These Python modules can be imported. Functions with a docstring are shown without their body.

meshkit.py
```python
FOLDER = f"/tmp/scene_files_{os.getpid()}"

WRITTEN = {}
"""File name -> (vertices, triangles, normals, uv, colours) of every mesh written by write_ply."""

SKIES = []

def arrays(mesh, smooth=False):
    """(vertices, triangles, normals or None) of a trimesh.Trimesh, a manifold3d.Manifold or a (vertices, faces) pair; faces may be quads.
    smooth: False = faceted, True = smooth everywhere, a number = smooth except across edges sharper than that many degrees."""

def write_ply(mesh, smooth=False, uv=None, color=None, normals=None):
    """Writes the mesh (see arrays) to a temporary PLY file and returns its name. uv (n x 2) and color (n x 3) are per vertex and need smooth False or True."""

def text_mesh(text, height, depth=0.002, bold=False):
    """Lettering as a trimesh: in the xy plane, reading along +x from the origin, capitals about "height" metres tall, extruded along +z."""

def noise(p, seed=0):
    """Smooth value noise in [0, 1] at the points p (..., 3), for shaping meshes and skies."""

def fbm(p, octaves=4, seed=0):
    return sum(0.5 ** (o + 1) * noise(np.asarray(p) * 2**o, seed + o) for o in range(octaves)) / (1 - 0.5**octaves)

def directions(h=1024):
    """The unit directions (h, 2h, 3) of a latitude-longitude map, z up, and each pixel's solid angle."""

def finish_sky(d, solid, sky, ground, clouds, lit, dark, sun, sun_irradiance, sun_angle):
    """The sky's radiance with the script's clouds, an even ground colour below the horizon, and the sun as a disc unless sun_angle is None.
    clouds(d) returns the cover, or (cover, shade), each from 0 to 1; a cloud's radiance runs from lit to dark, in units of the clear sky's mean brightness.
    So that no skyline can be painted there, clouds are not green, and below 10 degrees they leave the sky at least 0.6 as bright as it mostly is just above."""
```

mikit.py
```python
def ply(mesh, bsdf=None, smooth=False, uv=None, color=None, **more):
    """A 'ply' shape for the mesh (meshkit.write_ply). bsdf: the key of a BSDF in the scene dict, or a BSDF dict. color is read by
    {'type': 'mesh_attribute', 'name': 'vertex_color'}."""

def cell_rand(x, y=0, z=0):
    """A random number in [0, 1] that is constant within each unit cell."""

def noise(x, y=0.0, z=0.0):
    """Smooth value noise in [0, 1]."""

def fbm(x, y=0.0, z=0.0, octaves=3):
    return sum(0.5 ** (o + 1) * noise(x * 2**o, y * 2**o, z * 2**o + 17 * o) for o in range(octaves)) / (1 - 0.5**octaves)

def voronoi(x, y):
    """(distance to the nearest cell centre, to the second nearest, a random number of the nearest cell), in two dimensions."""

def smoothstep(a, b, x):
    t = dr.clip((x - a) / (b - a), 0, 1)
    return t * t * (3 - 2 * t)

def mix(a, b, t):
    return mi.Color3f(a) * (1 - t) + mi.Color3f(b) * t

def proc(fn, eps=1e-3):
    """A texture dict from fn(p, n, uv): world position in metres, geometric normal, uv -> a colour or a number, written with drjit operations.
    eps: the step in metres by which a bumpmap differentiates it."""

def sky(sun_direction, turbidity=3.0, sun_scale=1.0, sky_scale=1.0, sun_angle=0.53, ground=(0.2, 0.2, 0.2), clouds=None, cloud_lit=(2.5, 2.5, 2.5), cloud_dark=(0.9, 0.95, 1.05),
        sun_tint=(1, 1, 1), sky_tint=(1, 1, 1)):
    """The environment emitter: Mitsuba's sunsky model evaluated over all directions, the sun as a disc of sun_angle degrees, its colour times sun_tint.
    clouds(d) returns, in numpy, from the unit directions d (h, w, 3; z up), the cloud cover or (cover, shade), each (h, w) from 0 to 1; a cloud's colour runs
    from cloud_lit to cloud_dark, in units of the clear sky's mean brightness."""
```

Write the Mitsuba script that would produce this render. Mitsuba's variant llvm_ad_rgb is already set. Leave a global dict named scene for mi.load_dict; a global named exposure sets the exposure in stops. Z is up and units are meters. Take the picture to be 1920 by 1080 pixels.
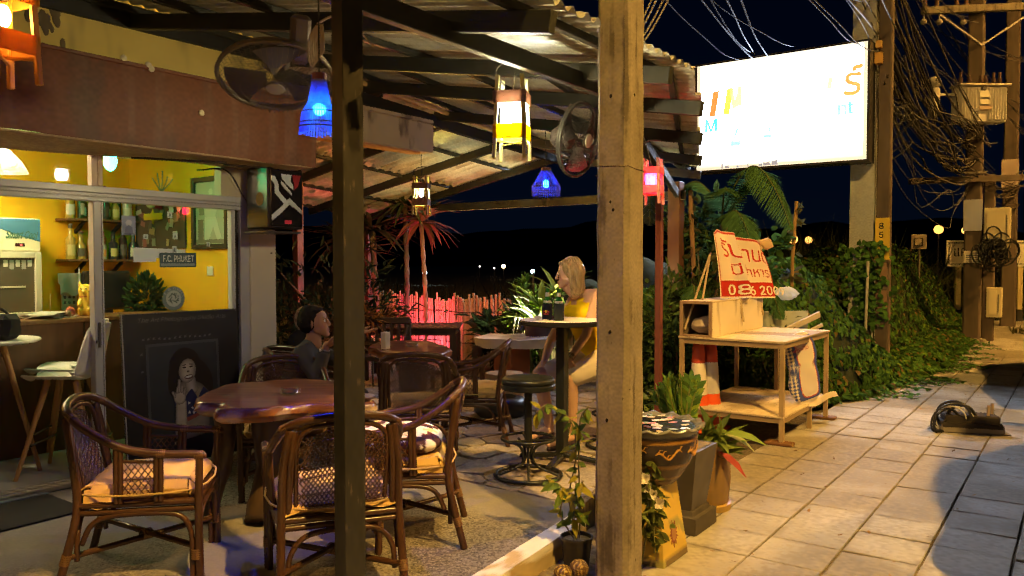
import math, random
import numpy as np, trimesh, shapely, shapely.affinity
import shapely.geometry as sg
import manifold3d as m3
import drjit as dr
import mitsuba as mi
import mikit, meshkit
from mikit import proc, noise, fbm, voronoi, cell_rand, smoothstep, mix

scene, labels = {}, {}
T4 = mi.ScalarTransform4f
rng = np.random.default_rng(7)
random.seed(7)

# ---------------------------------------------------------------- camera, sky, exposure
exposure = 0.4
CAM = np.array([0.0, 0.0, 1.62])
_yaw, _pitch = math.radians(35.7), math.radians(1.8)
_fwd = np.array([-math.sin(_yaw) * math.cos(_pitch), math.cos(_yaw) * math.cos(_pitch), -math.sin(_pitch)])
scene['camera'] = {'type': 'perspective', 'fov': math.degrees(2 * math.atan(960 / 1490.0)), 'fov_axis': 'x', 'near_clip': 0.05, 'far_clip': 1500.0,
                   'to_world': T4().look_at(origin=CAM.tolist(), target=(CAM + _fwd).tolist(), up=[0, 0, 1])}
# a clear tropical night: the sky model dimmed to almost nothing and tinted navy, no sun
scene['sky'] = mikit.sky([0.3, -0.6, 0.25], turbidity=3, sun_scale=0.0, sky_scale=0.030, sky_tint=(0.16, 0.34, 1.0), ground=(0.02, 0.02, 0.02))
scene['sky']['sampling_weight'] = 0.4

# ---------------------------------------------------------------- helpers
def keyfor(name):
    if name not in scene and name not in labels:
        return name
    i = 1
    while f'{name}_{i:03d}' in scene or f'{name}_{i:03d}' in labels:
        i += 1
    return f'{name}_{i:03d}'

class G:
    """Collects primitives with colours and normals into one mesh."""
    def __init__(s):
        s.V, s.F, s.N, s.C, s.n = [], [], [], [], 0
    def raw(s, v, f, n, c):
        s.V.append(v); s.F.append(f + s.n); s.N.append(n); s.C.append(np.broadcast_to(c, v.shape)); s.n += len(v)
        return s
    def add(s, mesh, col=(.5, .5, .5), smooth=False, M=None, jit=0):
        v, f, n = meshkit.arrays(mesh, smooth)
        if n is None:
            v = v[f].reshape(-1, 3); f = np.arange(len(v)).reshape(-1, 3)
            fn = np.cross(v[1::3] - v[0::3], v[2::3] - v[0::3]); fn /= np.linalg.norm(fn, axis=1, keepdims=True) + 1e-20
            n = np.repeat(fn, 3, 0)
        if M is not None:
            M = np.asarray(M, float)
            v = v @ M[:3, :3].T + M[:3, 3]
            n = n @ np.linalg.inv(M[:3, :3]); n = n / (np.linalg.norm(n, axis=1, keepdims=True) + 1e-20)
            if np.linalg.det(M[:3, :3]) < 0: f = f[:, ::-1]
        c = col(v) if callable(col) else np.asarray(col, float)
        if jit: c = c * (1 + jit * (rng.random() * 2 - 1))
        return s.raw(v, f, n, c)
    def merge(s, g, M=None):
        for v, f, n, c in g.chunks():
            if M is not None:
                v2 = v @ M[:3, :3].T + M[:3, 3]; n2 = n @ np.linalg.inv(M[:3, :3])
                n2 /= np.linalg.norm(n2, axis=1, keepdims=True) + 1e-20
                s.raw(v2, f if np.linalg.det(M[:3, :3]) > 0 else f[:, ::-1], n2, c)
            else: s.raw(v, f, n, c)
        return s
    def chunks(s):
        V, F, N, C = s.arr(); yield V, F, N, C
    def arr(s):
        return np.vstack(s.V), np.vstack(s.F), np.vstack(s.N), np.clip(np.vstack(s.C), 0, 1)
    def ply(s, bsdf, **more):
        V, F, N, C = s.arr()
        path = meshkit.write_ply((V, F), False, None, C, normals=N)
        return {'type': 'ply', 'filename': path, 'face_normals': False, 'bsdf': {'type': 'ref', 'id': bsdf}, **more}

def thing(name, label=None, cat=None, group=None, kind=None):
    k = keyfor(name)
    labels[k] = {}
    if label: labels[k]['label'] = label
    if cat: labels[k]['category'] = cat
    if group: labels[k]['group'] = group
    if kind: labels[k]['kind'] = kind
    return k

def put(k, g, bsdf, to_world=None, **more):
    """one mesh under the exact key k (a thing that is one mesh)."""
    scene[k] = g.ply(bsdf, **more) if isinstance(g, G) else {**g, **more}
    if to_world is not None: scene[k]['to_world'] = T4(np.asarray(to_world, float).tolist()) if not isinstance(to_world, T4) else to_world
    return k

def part(holder, name, g, bsdf=None, to_world=None, label=None, kind=None, **more):
    k = keyfor(holder + '__' + name)
    put(k, g, bsdf, to_world, **more)
    if label or kind:
        labels[k] = {}
        if label: labels[k]['label'] = label
        if kind: labels[k]['kind'] = kind
    return k

def one(name, g, bsdf, label=None, cat=None, group=None, kind=None, to_world=None, **more):
    k = thing(name, label, cat, group, kind)
    return put(k, g, bsdf, to_world, **more)

def glow(rgb, s=1.0, weight=None):
    d = {'type': 'area', 'radiance': {'type': 'rgb', 'value': [float(x * s) for x in rgb]}}
    if weight is not None: d['sampling_weight'] = float(weight)
    return d

def rotz(a, t=(0, 0, 0)):
    c, s = math.cos(a), math.sin(a)
    return np.array([[c, -s, 0, t[0]], [s, c, 0, t[1]], [0, 0, 1, t[2]], [0, 0, 0, 1.0]])
def rotx(a):
    c, s = math.cos(a), math.sin(a)
    return np.array([[1, 0, 0, 0], [0, c, -s, 0], [0, s, c, 0], [0, 0, 0, 1.0]])
def roty(a):
    c, s = math.cos(a), math.sin(a)
    return np.array([[c, 0, s, 0], [0, 1, 0, 0], [-s, 0, c, 0], [0, 0, 0, 1.0]])
def tr(x, y, z):
    M = np.eye(4); M[:3, 3] = (x, y, z); return M
def scl(x, y=None, z=None):
    return np.diag([x, x if y is None else y, x if z is None else z, 1.0])
def frame(o, x, y):
    """columns: x axis, y axis, their normal; at o."""
    x = np.asarray(x, float); x /= np.linalg.norm(x)
    y = np.asarray(y, float); y = y - x * (x @ y); y /= np.linalg.norm(y)
    M = np.eye(4); M[:3, 0], M[:3, 1], M[:3, 2], M[:3, 3] = x, y, np.cross(x, y), o
    return M

def box(lo, hi, bevel=0.0):
    lo, hi = np.minimum(lo, hi).astype(float), np.maximum(lo, hi).astype(float)
    if bevel <= 0:
        return trimesh.creation.box(bounds=[lo, hi])
    b = min(bevel, 0.45 * (hi - lo).min()); P = []
    for ax in range(3):
        l, h = lo + b, hi - b
        l[ax], h[ax] = lo[ax], hi[ax]
        P += [[(l, h)[i][0], (l, h)[j][1], (l, h)[k][2]] for i in (0, 1) for j in (0, 1) for k in (0, 1)]
    return trimesh.convex.convex_hull(np.array(P))
def bxc(c, s, bevel=0.0):
    c, s = np.asarray(c, float), np.asarray(s, float)
    return box(c - s / 2, c + s / 2, bevel)

def beam(a, b, w, h, up=(0, 0, 1), bevel=0.0):
    """a box of width w, height h from a to b."""
    a, b = np.asarray(a, float), np.asarray(b, float)
    L = np.linalg.norm(b - a); x = (b - a) / L
    y = np.cross(up, x)
    if np.linalg.norm(y) < 1e-6: y = np.array([0, 1.0, 0])
    m = box((0, -w / 2, -h / 2), (L, w / 2, h / 2), bevel)
    m.apply_transform(frame(a, x, y)); return m

def tube(path, r, n=8, cap=True):
    p = np.asarray(path, float); k = len(p)
    r = np.broadcast_to(r, (k,)).astype(float)
    t = np.gradient(p, axis=0); t /= np.linalg.norm(t, axis=1, keepdims=True) + 1e-12
    ref = np.array([0, 0, 1.0]) if abs(t[0, 2]) < 0.9 else np.array([1.0, 0, 0])
    a = np.cross(t[0], ref); a /= np.linalg.norm(a); A = [a]
    for i in range(1, k):
        a = A[-1] - t[i] * (A[-1] @ t[i]); a /= np.linalg.norm(a) + 1e-12; A.append(a)
    A = np.array(A); B = np.cross(t, A)
    th = np.arange(n) * 2 * np.pi / n
    v = p[:, None] + r[:, None, None] * (np.cos(th)[None, :, None] * A[:, None] + np.sin(th)[None, :, None] * B[:, None])
    i, j = np.meshgrid(np.arange(k - 1), np.arange(n), indexing='ij'); j2 = (j + 1) % n
    q = np.stack([i * n + j, i * n + j2, (i + 1) * n + j2, (i + 1) * n + j], -1).reshape(-1, 4)
    f = np.vstack([q[:, [0, 1, 2]], q[:, [0, 2, 3]]]); v = v.reshape(-1, 3)
    if cap:
        m = len(v); v = np.vstack([v, p[:1], p[-1:]]); J = np.arange(n)
        f = np.vstack([f, np.stack([np.full(n, m), (J + 1) % n, J], 1), np.stack([np.full(n, m + 1), (k - 1) * n + J, (k - 1) * n + (J + 1) % n], 1)])
    return v, f

def spline(P, n=8, closed=False):
    """Catmull-Rom through the points."""
    P = np.asarray(P, float)
    Q = np.vstack([P[-1:], P, P[:2]]) if closed else np.vstack([2 * P[:1] - P[1:2], P, 2 * P[-1:] - P[-2:-1]])
    out = []
    for i in range(len(Q) - 3):
        a, b, c, d = Q[i:i + 4]
        t = np.linspace(0, 1, n, endpoint=False)[:, None]
        out.append(0.5 * (2 * b + (c - a) * t + (2 * a - 5 * b + 4 * c - d) * t**2 + (3 * b - a - 3 * c + d) * t**3))
    if not closed: out.append(P[-1:])
    return np.vstack(out)

def lathe(prof, n=24, ang=None):
    """profile [(r, z)], turned about z."""
    prof = np.asarray(prof, float); k = len(prof)
    th = np.arange(n) * 2 * np.pi / n
    v = np.stack([prof[:, None, 0] * np.cos(th), prof[:, None, 0] * np.sin(th), np.broadcast_to(prof[:, None, 1], (k, n))], -1).reshape(-1, 3)
    i, j = np.meshgrid(np.arange(k - 1), np.arange(n), indexing='ij'); j2 = (j + 1) % n
    q = np.stack([i * n + j, i * n + j2, (i + 1) * n + j2, (i + 1) * n + j], -1).reshape(-1, 4)
    m = trimesh.Trimesh(v, np.vstack([q[:, [0, 1, 2]], q[:, [0, 2, 3]]]), process=False)
    m.update_faces(m.area_faces > 1e-12); return m

def prism(poly, z0, z1):
    if not hasattr(poly, 'geom_type'): poly = sg.Polygon(poly)
    gs = poly.geoms if hasattr(poly, 'geoms') else [poly]
    m = trimesh.util.concatenate([trimesh.creation.extrude_polygon(g, z1 - z0, engine='earcut') for g in gs])
    m.apply_translation((0, 0, z0)); return m

def sphere(c, r, sub=2, s=(1, 1, 1)):
    m = trimesh.creation.icosphere(subdivisions=sub, radius=1.0)
    m.apply_scale(np.asarray(s, float) * r); m.apply_translation(c); return m

def hullm(*spheres, n=12):
    P = []
    for c, r in spheres:
        P.append(m3.Manifold.sphere(r, n).translate(tuple(float(x) for x in c)))
    return m3.Manifold.batch_hull(P) if len(P) > 1 else P[0]

def grid(fn, nu, nv):
    """a sheet from fn(u, v) -> (.., 3), u, v in 0..1."""
    u, v = np.meshgrid(np.linspace(0, 1, nu), np.linspace(0, 1, nv), indexing='ij')
    P = fn(u, v).reshape(-1, 3)
    i, j = np.meshgrid(np.arange(nu - 1), np.arange(nv - 1), indexing='ij')
    q = np.stack([i * nv + j, (i + 1) * nv + j, (i + 1) * nv + j + 1, i * nv + j + 1], -1).reshape(-1, 4)
    return P, np.vstack([q[:, [0, 1, 2]], q[:, [0, 2, 3]]])

def sheet(fn, nu, nv, th):
    """a closed sheet of thickness th along -normal."""
    P, F = grid(fn, nu, nv)
    m = trimesh.Trimesh(P, F, process=False); n = np.zeros_like(P)
    fn_ = np.cross(P[F[:, 1]] - P[F[:, 0]], P[F[:, 2]] - P[F[:, 0]])
    for k in range(3): np.add.at(n, F[:, k], fn_)
    n /= np.linalg.norm(n, axis=1, keepdims=True) + 1e-20
    Q = P - n * th; k = len(P)
    idx = np.arange(k).reshape(nu, nv)
    loop = np.concatenate([idx[:, 0], idx[-1, 1:], idx[-2::-1, -1], idx[0, -2:0:-1]])
    nx = np.roll(loop, -1)
    side = np.vstack([np.stack([loop, loop + k, nx + k], 1), np.stack([loop, nx + k, nx], 1)])
    m = trimesh.Trimesh(np.vstack([P, Q]), np.vstack([F, F[:, ::-1] + k, side]), process=False)
    return m

def leaves(g, pos, d, up, L, W, cols, curl=0.25, kind='leaf', fold=0.15):
    """many leaves at once: base at pos, pointing along d, their face towards up; L, W lengths and widths."""
    pos, d, up = (np.asarray(x, float) for x in (pos, d, up)); k = len(pos)
    L = np.broadcast_to(L, (k,)); W = np.broadcast_to(W, (k,)); cols = np.broadcast_to(cols, (k, 3))
    d = d / (np.linalg.norm(d, axis=1, keepdims=True) + 1e-12)
    s = np.cross(d, up); s /= np.linalg.norm(s, axis=1, keepdims=True) + 1e-12
    u = np.cross(s, d)
    t = {'leaf': [(0, 0), (.3, .42), (.65, .38), (1, 0)], 'blade': [(0, .22), (.35, .5), (.7, .38), (1, 0)], 'heart': [(0, 0), (.1, .45), (.45, .48), (1, 0)]}[kind]
    t = np.array(t); m = len(t)
    x = t[:, 0][None, :, None] * L[:, None, None]; w = t[:, 1][None, :, None] * W[:, None, None]
    bend = -curl * (t[:, 0] ** 2)[None, :, None] * L[:, None, None]
    base = pos[:, None] + d[:, None] * x + u[:, None] * bend
    lift = u[:, None] * w * fold
    vl, vc, vr = base - s[:, None] * w + lift, base, base + s[:, None] * w + lift
    V = np.stack([vl, vc, vr], 2).reshape(-1, 3)
    f = []
    for i in range(m - 1):
        a, b = 3 * i, 3 * (i + 1)
        f += [[a, a + 1, b + 1], [a, b + 1, b], [a + 1, a + 2, b + 2], [a + 1, b + 2, b + 1]]
    f = np.array(f)
    F = (f[None] + (np.arange(k) * 3 * m)[:, None, None]).reshape(-1, 3)
    n = np.stack([u[:, None] + s[:, None] * .3 + 0 * w, u[:, None] + 0 * w, u[:, None] - s[:, None] * .3 + 0 * w], 2)
    slope = (2 * curl * t[:, 0])[None, :, None, None] * d[:, None, None]
    n = (n + slope).reshape(-1, 3); n /= np.linalg.norm(n, axis=1, keepdims=True)
    g.raw(V, F, n, np.repeat(cols, 3 * m, 0)); return g

def rdirs(k, r=None):
    r = rng if r is None else r
    v = r.normal(size=(k, 3)); return v / np.linalg.norm(v, axis=1, keepdims=True)

def text(s, h, depth=0.002, bold=False): return meshkit.text_mesh(s, h, depth, bold)

# ---------------------------------------------------------------- materials
VC = {'type': 'mesh_attribute', 'name': 'vertex_color'}
def pr(**k):
    return {'type': 'twosided', 'bsdf': {'type': 'principled', 'base_color': VC, 'specular': 0.5, **k}}
scene['matte'] = pr(roughness=0.85, specular=0.25)
scene['paint'] = pr(roughness=0.5)
scene['semi'] = pr(roughness=0.33)
scene['gloss'] = pr(roughness=0.15, specular=0.6)
scene['lacquer'] = pr(roughness=0.32, specular=0.5, clearcoat=0.6, clearcoat_gloss=0.85)
scene['metal'] = pr(roughness=0.38, metallic=0.9)
scene['cloth'] = pr(roughness=0.95, specular=0.1, sheen=0.3)
scene['skin'] = pr(roughness=0.5, specular=0.4)
scene['leaf'] = {'type': 'principledthin', 'base_color': VC, 'roughness': 0.4, 'diff_trans': 0.45, 'spec_trans': 0.0, 'eta': 1.4}
scene['glass_pane'] = {'type': 'thindielectric', 'int_ior': 1.5}
scene['glass_solid'] = {'type': 'dielectric', 'int_ior': 1.5}
scene['fabric_shade'] = {'type': 'principledthin', 'base_color': VC, 'roughness': 0.8, 'diff_trans': 1.0, 'spec_trans': 0.0}

def procmat(key, fn, rough=0.85, bump=None, scale=0.003, eps=1e-3, spec=0.3, roughfn=None, **k):
    b = {'type': 'principled', 'base_color': proc(fn), 'roughness': proc(roughfn) if roughfn else rough, 'specular': spec, **k}
    if bump is not None:
        b = {'type': 'bumpmap', 'arbitrary': proc(bump, eps=eps), 'scale': scale, 'bsdf': b}
    scene[key] = {'type': 'twosided', 'bsdf': b}
# ---------------------------------------------------------------- the street's sodium lamps (beside the road, out of frame behind and to the right)
SODIUM = (1.0, 0.565, 0.12)
def street_lamp(x, y, ax, ay, h, power, lab, weight=1.0, size=.16, rgb=SODIUM):
    """pole at x, y, its arm reaching to ax, ay at height h."""
    k = thing('street_lamp', lab, 'street lamp', 'sodium street lamps along the road')
    g = G(); g.add(tube(spline([(x, y, 0), (x, y, h * .5), (x, y, h - .6), (x + .25 * (ax - x), y + .25 * (ay - y), h - .1), (ax, ay, h + .05)], 6), np.linspace(.09, .04, 25), 10), (.3, .3, .3), True)
    part(k, 'pole', g, 'semi')
    d = np.array([ax - x, ay - y]); d = d / np.linalg.norm(d)
    g = G(); M = frame((ax, ay, h), (*d, 0), (-d[1], d[0], 0)); g.add(box((-.3, -.15, .0), (.3, .15, .12), .04), (.3, .3, .3), False, M); part(k, 'lamp_head', g, 'semi')
    g = G(); m = box((-size, -size * .6, -.02), (size, size * .6, -.004)); g.add(m, (1, 1, 1), False, M)
    part(k, 'lamp_lens', g, 'matte', emitter=glow(rgb, power, weight))
street_lamp(4.9, .4, 3.3, .8, 9.6, 9600, 'street lamp by the road behind the viewer', 2.0)
street_lamp(7.6, 17.2, 6.0, 17.0, 11.5, 11500, 'street lamp further up the road, out of the picture to the right', 1.3, rgb=(1.0, .50, .09))
# outlines of the Thai words, in font units of 64 to the em: [word][piece][ring][point]
THAI = {"rab":[[[[177,10],[177,24],[179,30],[183,34],[198,35],[203,32],[205,28],[205,0],[203,0],[203,28],[199,33],[189,34],[185,33],[181,30],[179,25],[179,10],[181,4],[185,1],[193,0],[192,-1],[183,0],[179,4]]],[[[180,41],[181,43],[203,43],[203,49],[205,49],[205,41]]],[[[139,6],[139,35],[141,35],[141,6],[147,1],[156,1],[162,6],[163,35],[165,35],[165,0],[163,0],[162,4],[158,0],[147,-1],[144,0]]],[[[108,32],[111,35],[123,35],[126,32],[127,28],[126,-1],[124,31],[119,34]]],[[[75,32],[76,35],[87,1],[91,1],[95,3],[98,6],[101,15],[101,24],[98,31],[93,34],[87,35],[95,35],[101,30],[103,16],[102,10],[97,2],[89,-1],[85,0]]],[[[41,7],[41,35],[43,35],[43,6],[45,3],[50,1],[59,1],[63,3],[65,6],[65,35],[67,35],[67,7],[65,3],[58,-1],[50,-1],[45,1]]],[[[15,47],[17,47],[17,43],[37,43],[37,41],[17,41],[15,43]]],[[[8,3],[14,1],[24,1],[30,5],[30,11],[28,14],[12,20],[8,25],[9,32],[13,35],[29,34],[30,32],[15,34],[11,32],[10,25],[16,20],[28,16],[31,13],[32,6],[30,2],[24,-1],[14,-1],[8,1]]]],"mee":[[[[211,1],[211,3],[217,1],[228,1],[233,5],[233,11],[231,14],[215,20],[211,25],[212,32],[216,35],[232,34],[233,32],[218,34],[214,32],[213,25],[219,20],[231,16],[234,13],[235,6],[233,2],[227,-1],[217,-1]]],[[[182,32],[185,35],[197,35],[200,32],[201,28],[200,-1],[198,31],[193,34]]],[[[151,35],[153,35],[154,17],[156,17],[173,35],[175,35],[166,25],[171,23],[175,19],[176,-1],[174,0],[174,16],[172,20],[167,22],[162,22],[153,13],[153,0],[151,-1]]],[[[119,32],[122,35],[134,35],[137,32],[138,28],[137,-1],[135,31],[130,34]]],[[[87,9],[87,19],[99,19],[98,17],[89,17],[90,5],[96,1],[105,1],[110,5],[112,12],[112,22],[110,29],[102,34],[95,34],[88,31],[89,34],[92,35],[105,35],[109,33],[112,29],[114,21],[112,5],[107,0],[96,-1],[89,3]]],[[[50,35],[52,35],[53,31],[58,35],[70,35],[74,32],[76,28],[76,-1],[74,0],[74,29],[70,33],[66,34],[56,32],[52,26],[52,0],[50,-1]]],[[[51,41],[52,43],[74,43],[74,53],[76,53],[76,41]]],[[[11,35],[13,35],[13,8],[21,1],[30,1],[35,6],[35,35],[37,35],[37,6],[32,0],[21,-1],[14,4],[13,0],[11,0]]],[[[12,41],[13,43],[35,43],[35,49],[37,49],[37,41]]]],"tae":[[[[28,35],[30,35],[31,31],[36,35],[48,35],[52,32],[54,28],[54,-1],[52,0],[52,29],[48,33],[44,34],[34,32],[30,26],[30,0],[28,-1]]],[[[11,35],[13,35],[13,1],[19,1],[18,-1],[13,-1],[11,1]]]],"raw":[[[[8,3],[14,1],[24,1],[30,5],[30,11],[28,14],[12,20],[8,25],[9,32],[13,35],[29,34],[30,32],[15,34],[11,32],[10,25],[16,20],[28,16],[31,13],[32,6],[30,2],[24,-1],[14,-1],[8,1]]],[[[19,46],[22,48],[31,48],[31,46],[21,46],[21,42],[19,42]]]],"kae":[[[[80,1],[80,3],[86,1],[97,1],[102,5],[102,11],[100,14],[84,20],[80,25],[81,32],[85,35],[101,34],[102,32],[87,34],[83,32],[82,25],[88,20],[100,16],[103,13],[104,6],[102,2],[96,-1],[86,-1]]],[[[43,-1],[44,30],[50,35],[62,35],[66,33],[70,25],[70,0],[68,-1],[68,27],[63,33],[54,34],[48,32],[45,28],[45,16],[53,19],[58,19],[58,17],[51,17],[46,14],[45,0]]],[[[27,1],[27,35],[29,35],[29,1],[35,0],[29,-1]]],[[[11,35],[13,35],[13,1],[19,1],[18,-1],[13,-1],[11,1]]]],"tit":[[[[50,35],[52,35],[53,31],[58,35],[70,35],[74,32],[76,28],[76,-1],[74,0],[74,29],[70,33],[66,34],[56,32],[52,26],[52,0],[50,-1]]],[[[11,35],[13,35],[14,31],[19,35],[31,35],[35,32],[37,28],[37,-1],[35,0],[35,29],[31,33],[27,34],[17,32],[13,26],[13,0],[11,-1]]],[[[11,41],[12,43],[36,43],[36,41]]]],"bag":[[[[190,32],[191,35],[202,1],[206,1],[210,3],[213,6],[216,15],[216,24],[213,31],[208,34],[202,35],[210,35],[216,30],[218,16],[217,10],[212,2],[204,-1],[200,0]]],[[[161,1],[161,3],[167,1],[178,1],[183,5],[183,11],[181,14],[165,20],[161,25],[162,32],[166,35],[182,34],[183,32],[168,34],[164,32],[163,25],[169,20],[181,16],[184,13],[185,6],[183,2],[177,-1],[167,-1]]],[[[156,41],[157,43],[170,43],[173,46],[173,50],[172,51],[166,51],[168,53],[172,53],[175,51],[174,43],[183,43],[183,41]]],[[[116,34],[118,35],[119,33],[123,5],[126,6],[134,35],[136,35],[144,7],[147,5],[152,46],[154,48],[147,-1],[144,2],[135,30],[134,30],[126,1],[123,-1]]],[[[81,32],[82,35],[93,1],[97,1],[101,3],[104,6],[107,15],[107,24],[104,31],[99,34],[93,35],[101,35],[107,30],[109,16],[108,10],[103,2],[95,-1],[91,0]]],[[[52,1],[52,3],[58,1],[69,1],[74,5],[74,11],[72,14],[56,20],[52,25],[53,32],[57,35],[73,34],[74,32],[59,34],[55,32],[54,25],[60,20],[72,16],[75,13],[76,6],[74,2],[68,-1],[58,-1]]],[[[57,41],[64,46],[63,51],[57,51],[59,53],[63,53],[66,51],[65,43],[74,43],[74,41]]],[[[68,-6],[69,-4],[71,-4],[73,-6],[72,-17],[71,-6]]],[[[7,34],[9,35],[10,33],[14,5],[17,6],[25,35],[27,35],[35,7],[38,5],[43,46],[45,48],[38,-1],[35,2],[26,30],[25,30],[17,1],[14,-1]]]]}
def thai(word, h, depth=.002, slant=0.0, bold=1.5):
    """the word as a flat extruded mesh, about h metres per 45 units, starting at the origin."""
    ms = []
    for piece in THAI[word]:
        p = sg.Polygon(piece[0], piece[1:]).buffer(bold)
        for q in getattr(p, 'geoms', [p]):
            m = trimesh.creation.extrude_polygon(q, 1.0, engine='earcut'); v = m.vertices * (h / 45, h / 45, depth); v[:, 0] += slant * v[:, 1]; m.vertices = v; ms.append(m)
    return trimesh.util.concatenate(ms)
# ---------------------------------------------------------------- procedural materials of the place
def f_tile(p, n, uv):
    c = cell_rand(dr.floor((p.x + 1.879) / 0.4), dr.floor((p.y - 4.294) / 0.3974), 3)
    g = fbm(p.x * 3.1, p.y * 3.1, 1.0, 4); h = noise(p.x * 40, p.y * 40, 2); s = fbm(p.x * 1.1, p.y * 1.4, 5.0, 3)
    ux = (p.x + 1.879) / 0.4; uy = (p.y - 4.294) / 0.3974
    ex = dr.minimum(ux - dr.floor(ux), 1 - ux + dr.floor(ux)); ey = dr.minimum(uy - dr.floor(uy), 1 - uy + dr.floor(uy))
    edge = smoothstep(0.12, 0.0, dr.minimum(ex, ey) - 0.05 * noise(p.x * 25, p.y * 25, 7))
    col = mix((0.27, 0.25, 0.215), (0.41, 0.385, 0.34), 0.7 * g + 0.25 * c)
    col = mix(col, (0.20, 0.17, 0.12), 0.8 * smoothstep(0.52, 0.70, s + 0.16 * h))
    col = mix(col, (0.22, 0.19, 0.15), 0.55 * edge * smoothstep(0.3, 0.7, noise(p.x * 7, p.y * 7, 9)))
    return col * (0.82 + 0.3 * h)
procmat('tile_mat', f_tile, rough=0.75, bump=lambda p, n, uv: fbm(p.x * 60, p.y * 60, 3.0, 3), scale=0.0025, spec=0.35)

def f_soil(p, n, uv):
    g = fbm(p.x * 6, p.y * 6, p.z * 6, 4); h = noise(p.x * 60, p.y * 60, 1)
    return mix((0.07, 0.055, 0.035), (0.20, 0.16, 0.10), g) * (0.7 + 0.6 * h)
procmat('soil_mat', f_soil, rough=0.95)

def f_pebble(p, n, uv):
    d1, d2, r = voronoi(p.x * 85, p.y * 85)
    e, _, r2 = voronoi(p.x * 38 + 9, p.y * 38)
    g = fbm(p.x * 1.7, p.y * 1.7, 3.0, 4)
    col = mix((0.05, 0.042, 0.034), (0.245, 0.22, 0.175), r * 0.75 + 0.25 * r2)
    col = mix(col, (0.13, 0.11, 0.09), smoothstep(0.5, 0.75, d1))
    smooth_patch = smoothstep(0.46, 0.60, fbm(p.x * 0.9 + 4, p.y * 0.9, 8.0, 3) + 0.13 * smoothstep(-3.0, -4.4, p.x))
    col = mix(col, mix((0.15, 0.14, 0.13), (0.225, 0.21, 0.195), g), 0.85 * smooth_patch)
    return col * (0.75 + 0.5 * g)
procmat('pebble_mat', f_pebble, rough=0.7, bump=lambda p, n, uv: -voronoi(p.x * 85, p.y * 85)[0], scale=0.004, eps=2e-3, spec=0.35)

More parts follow.
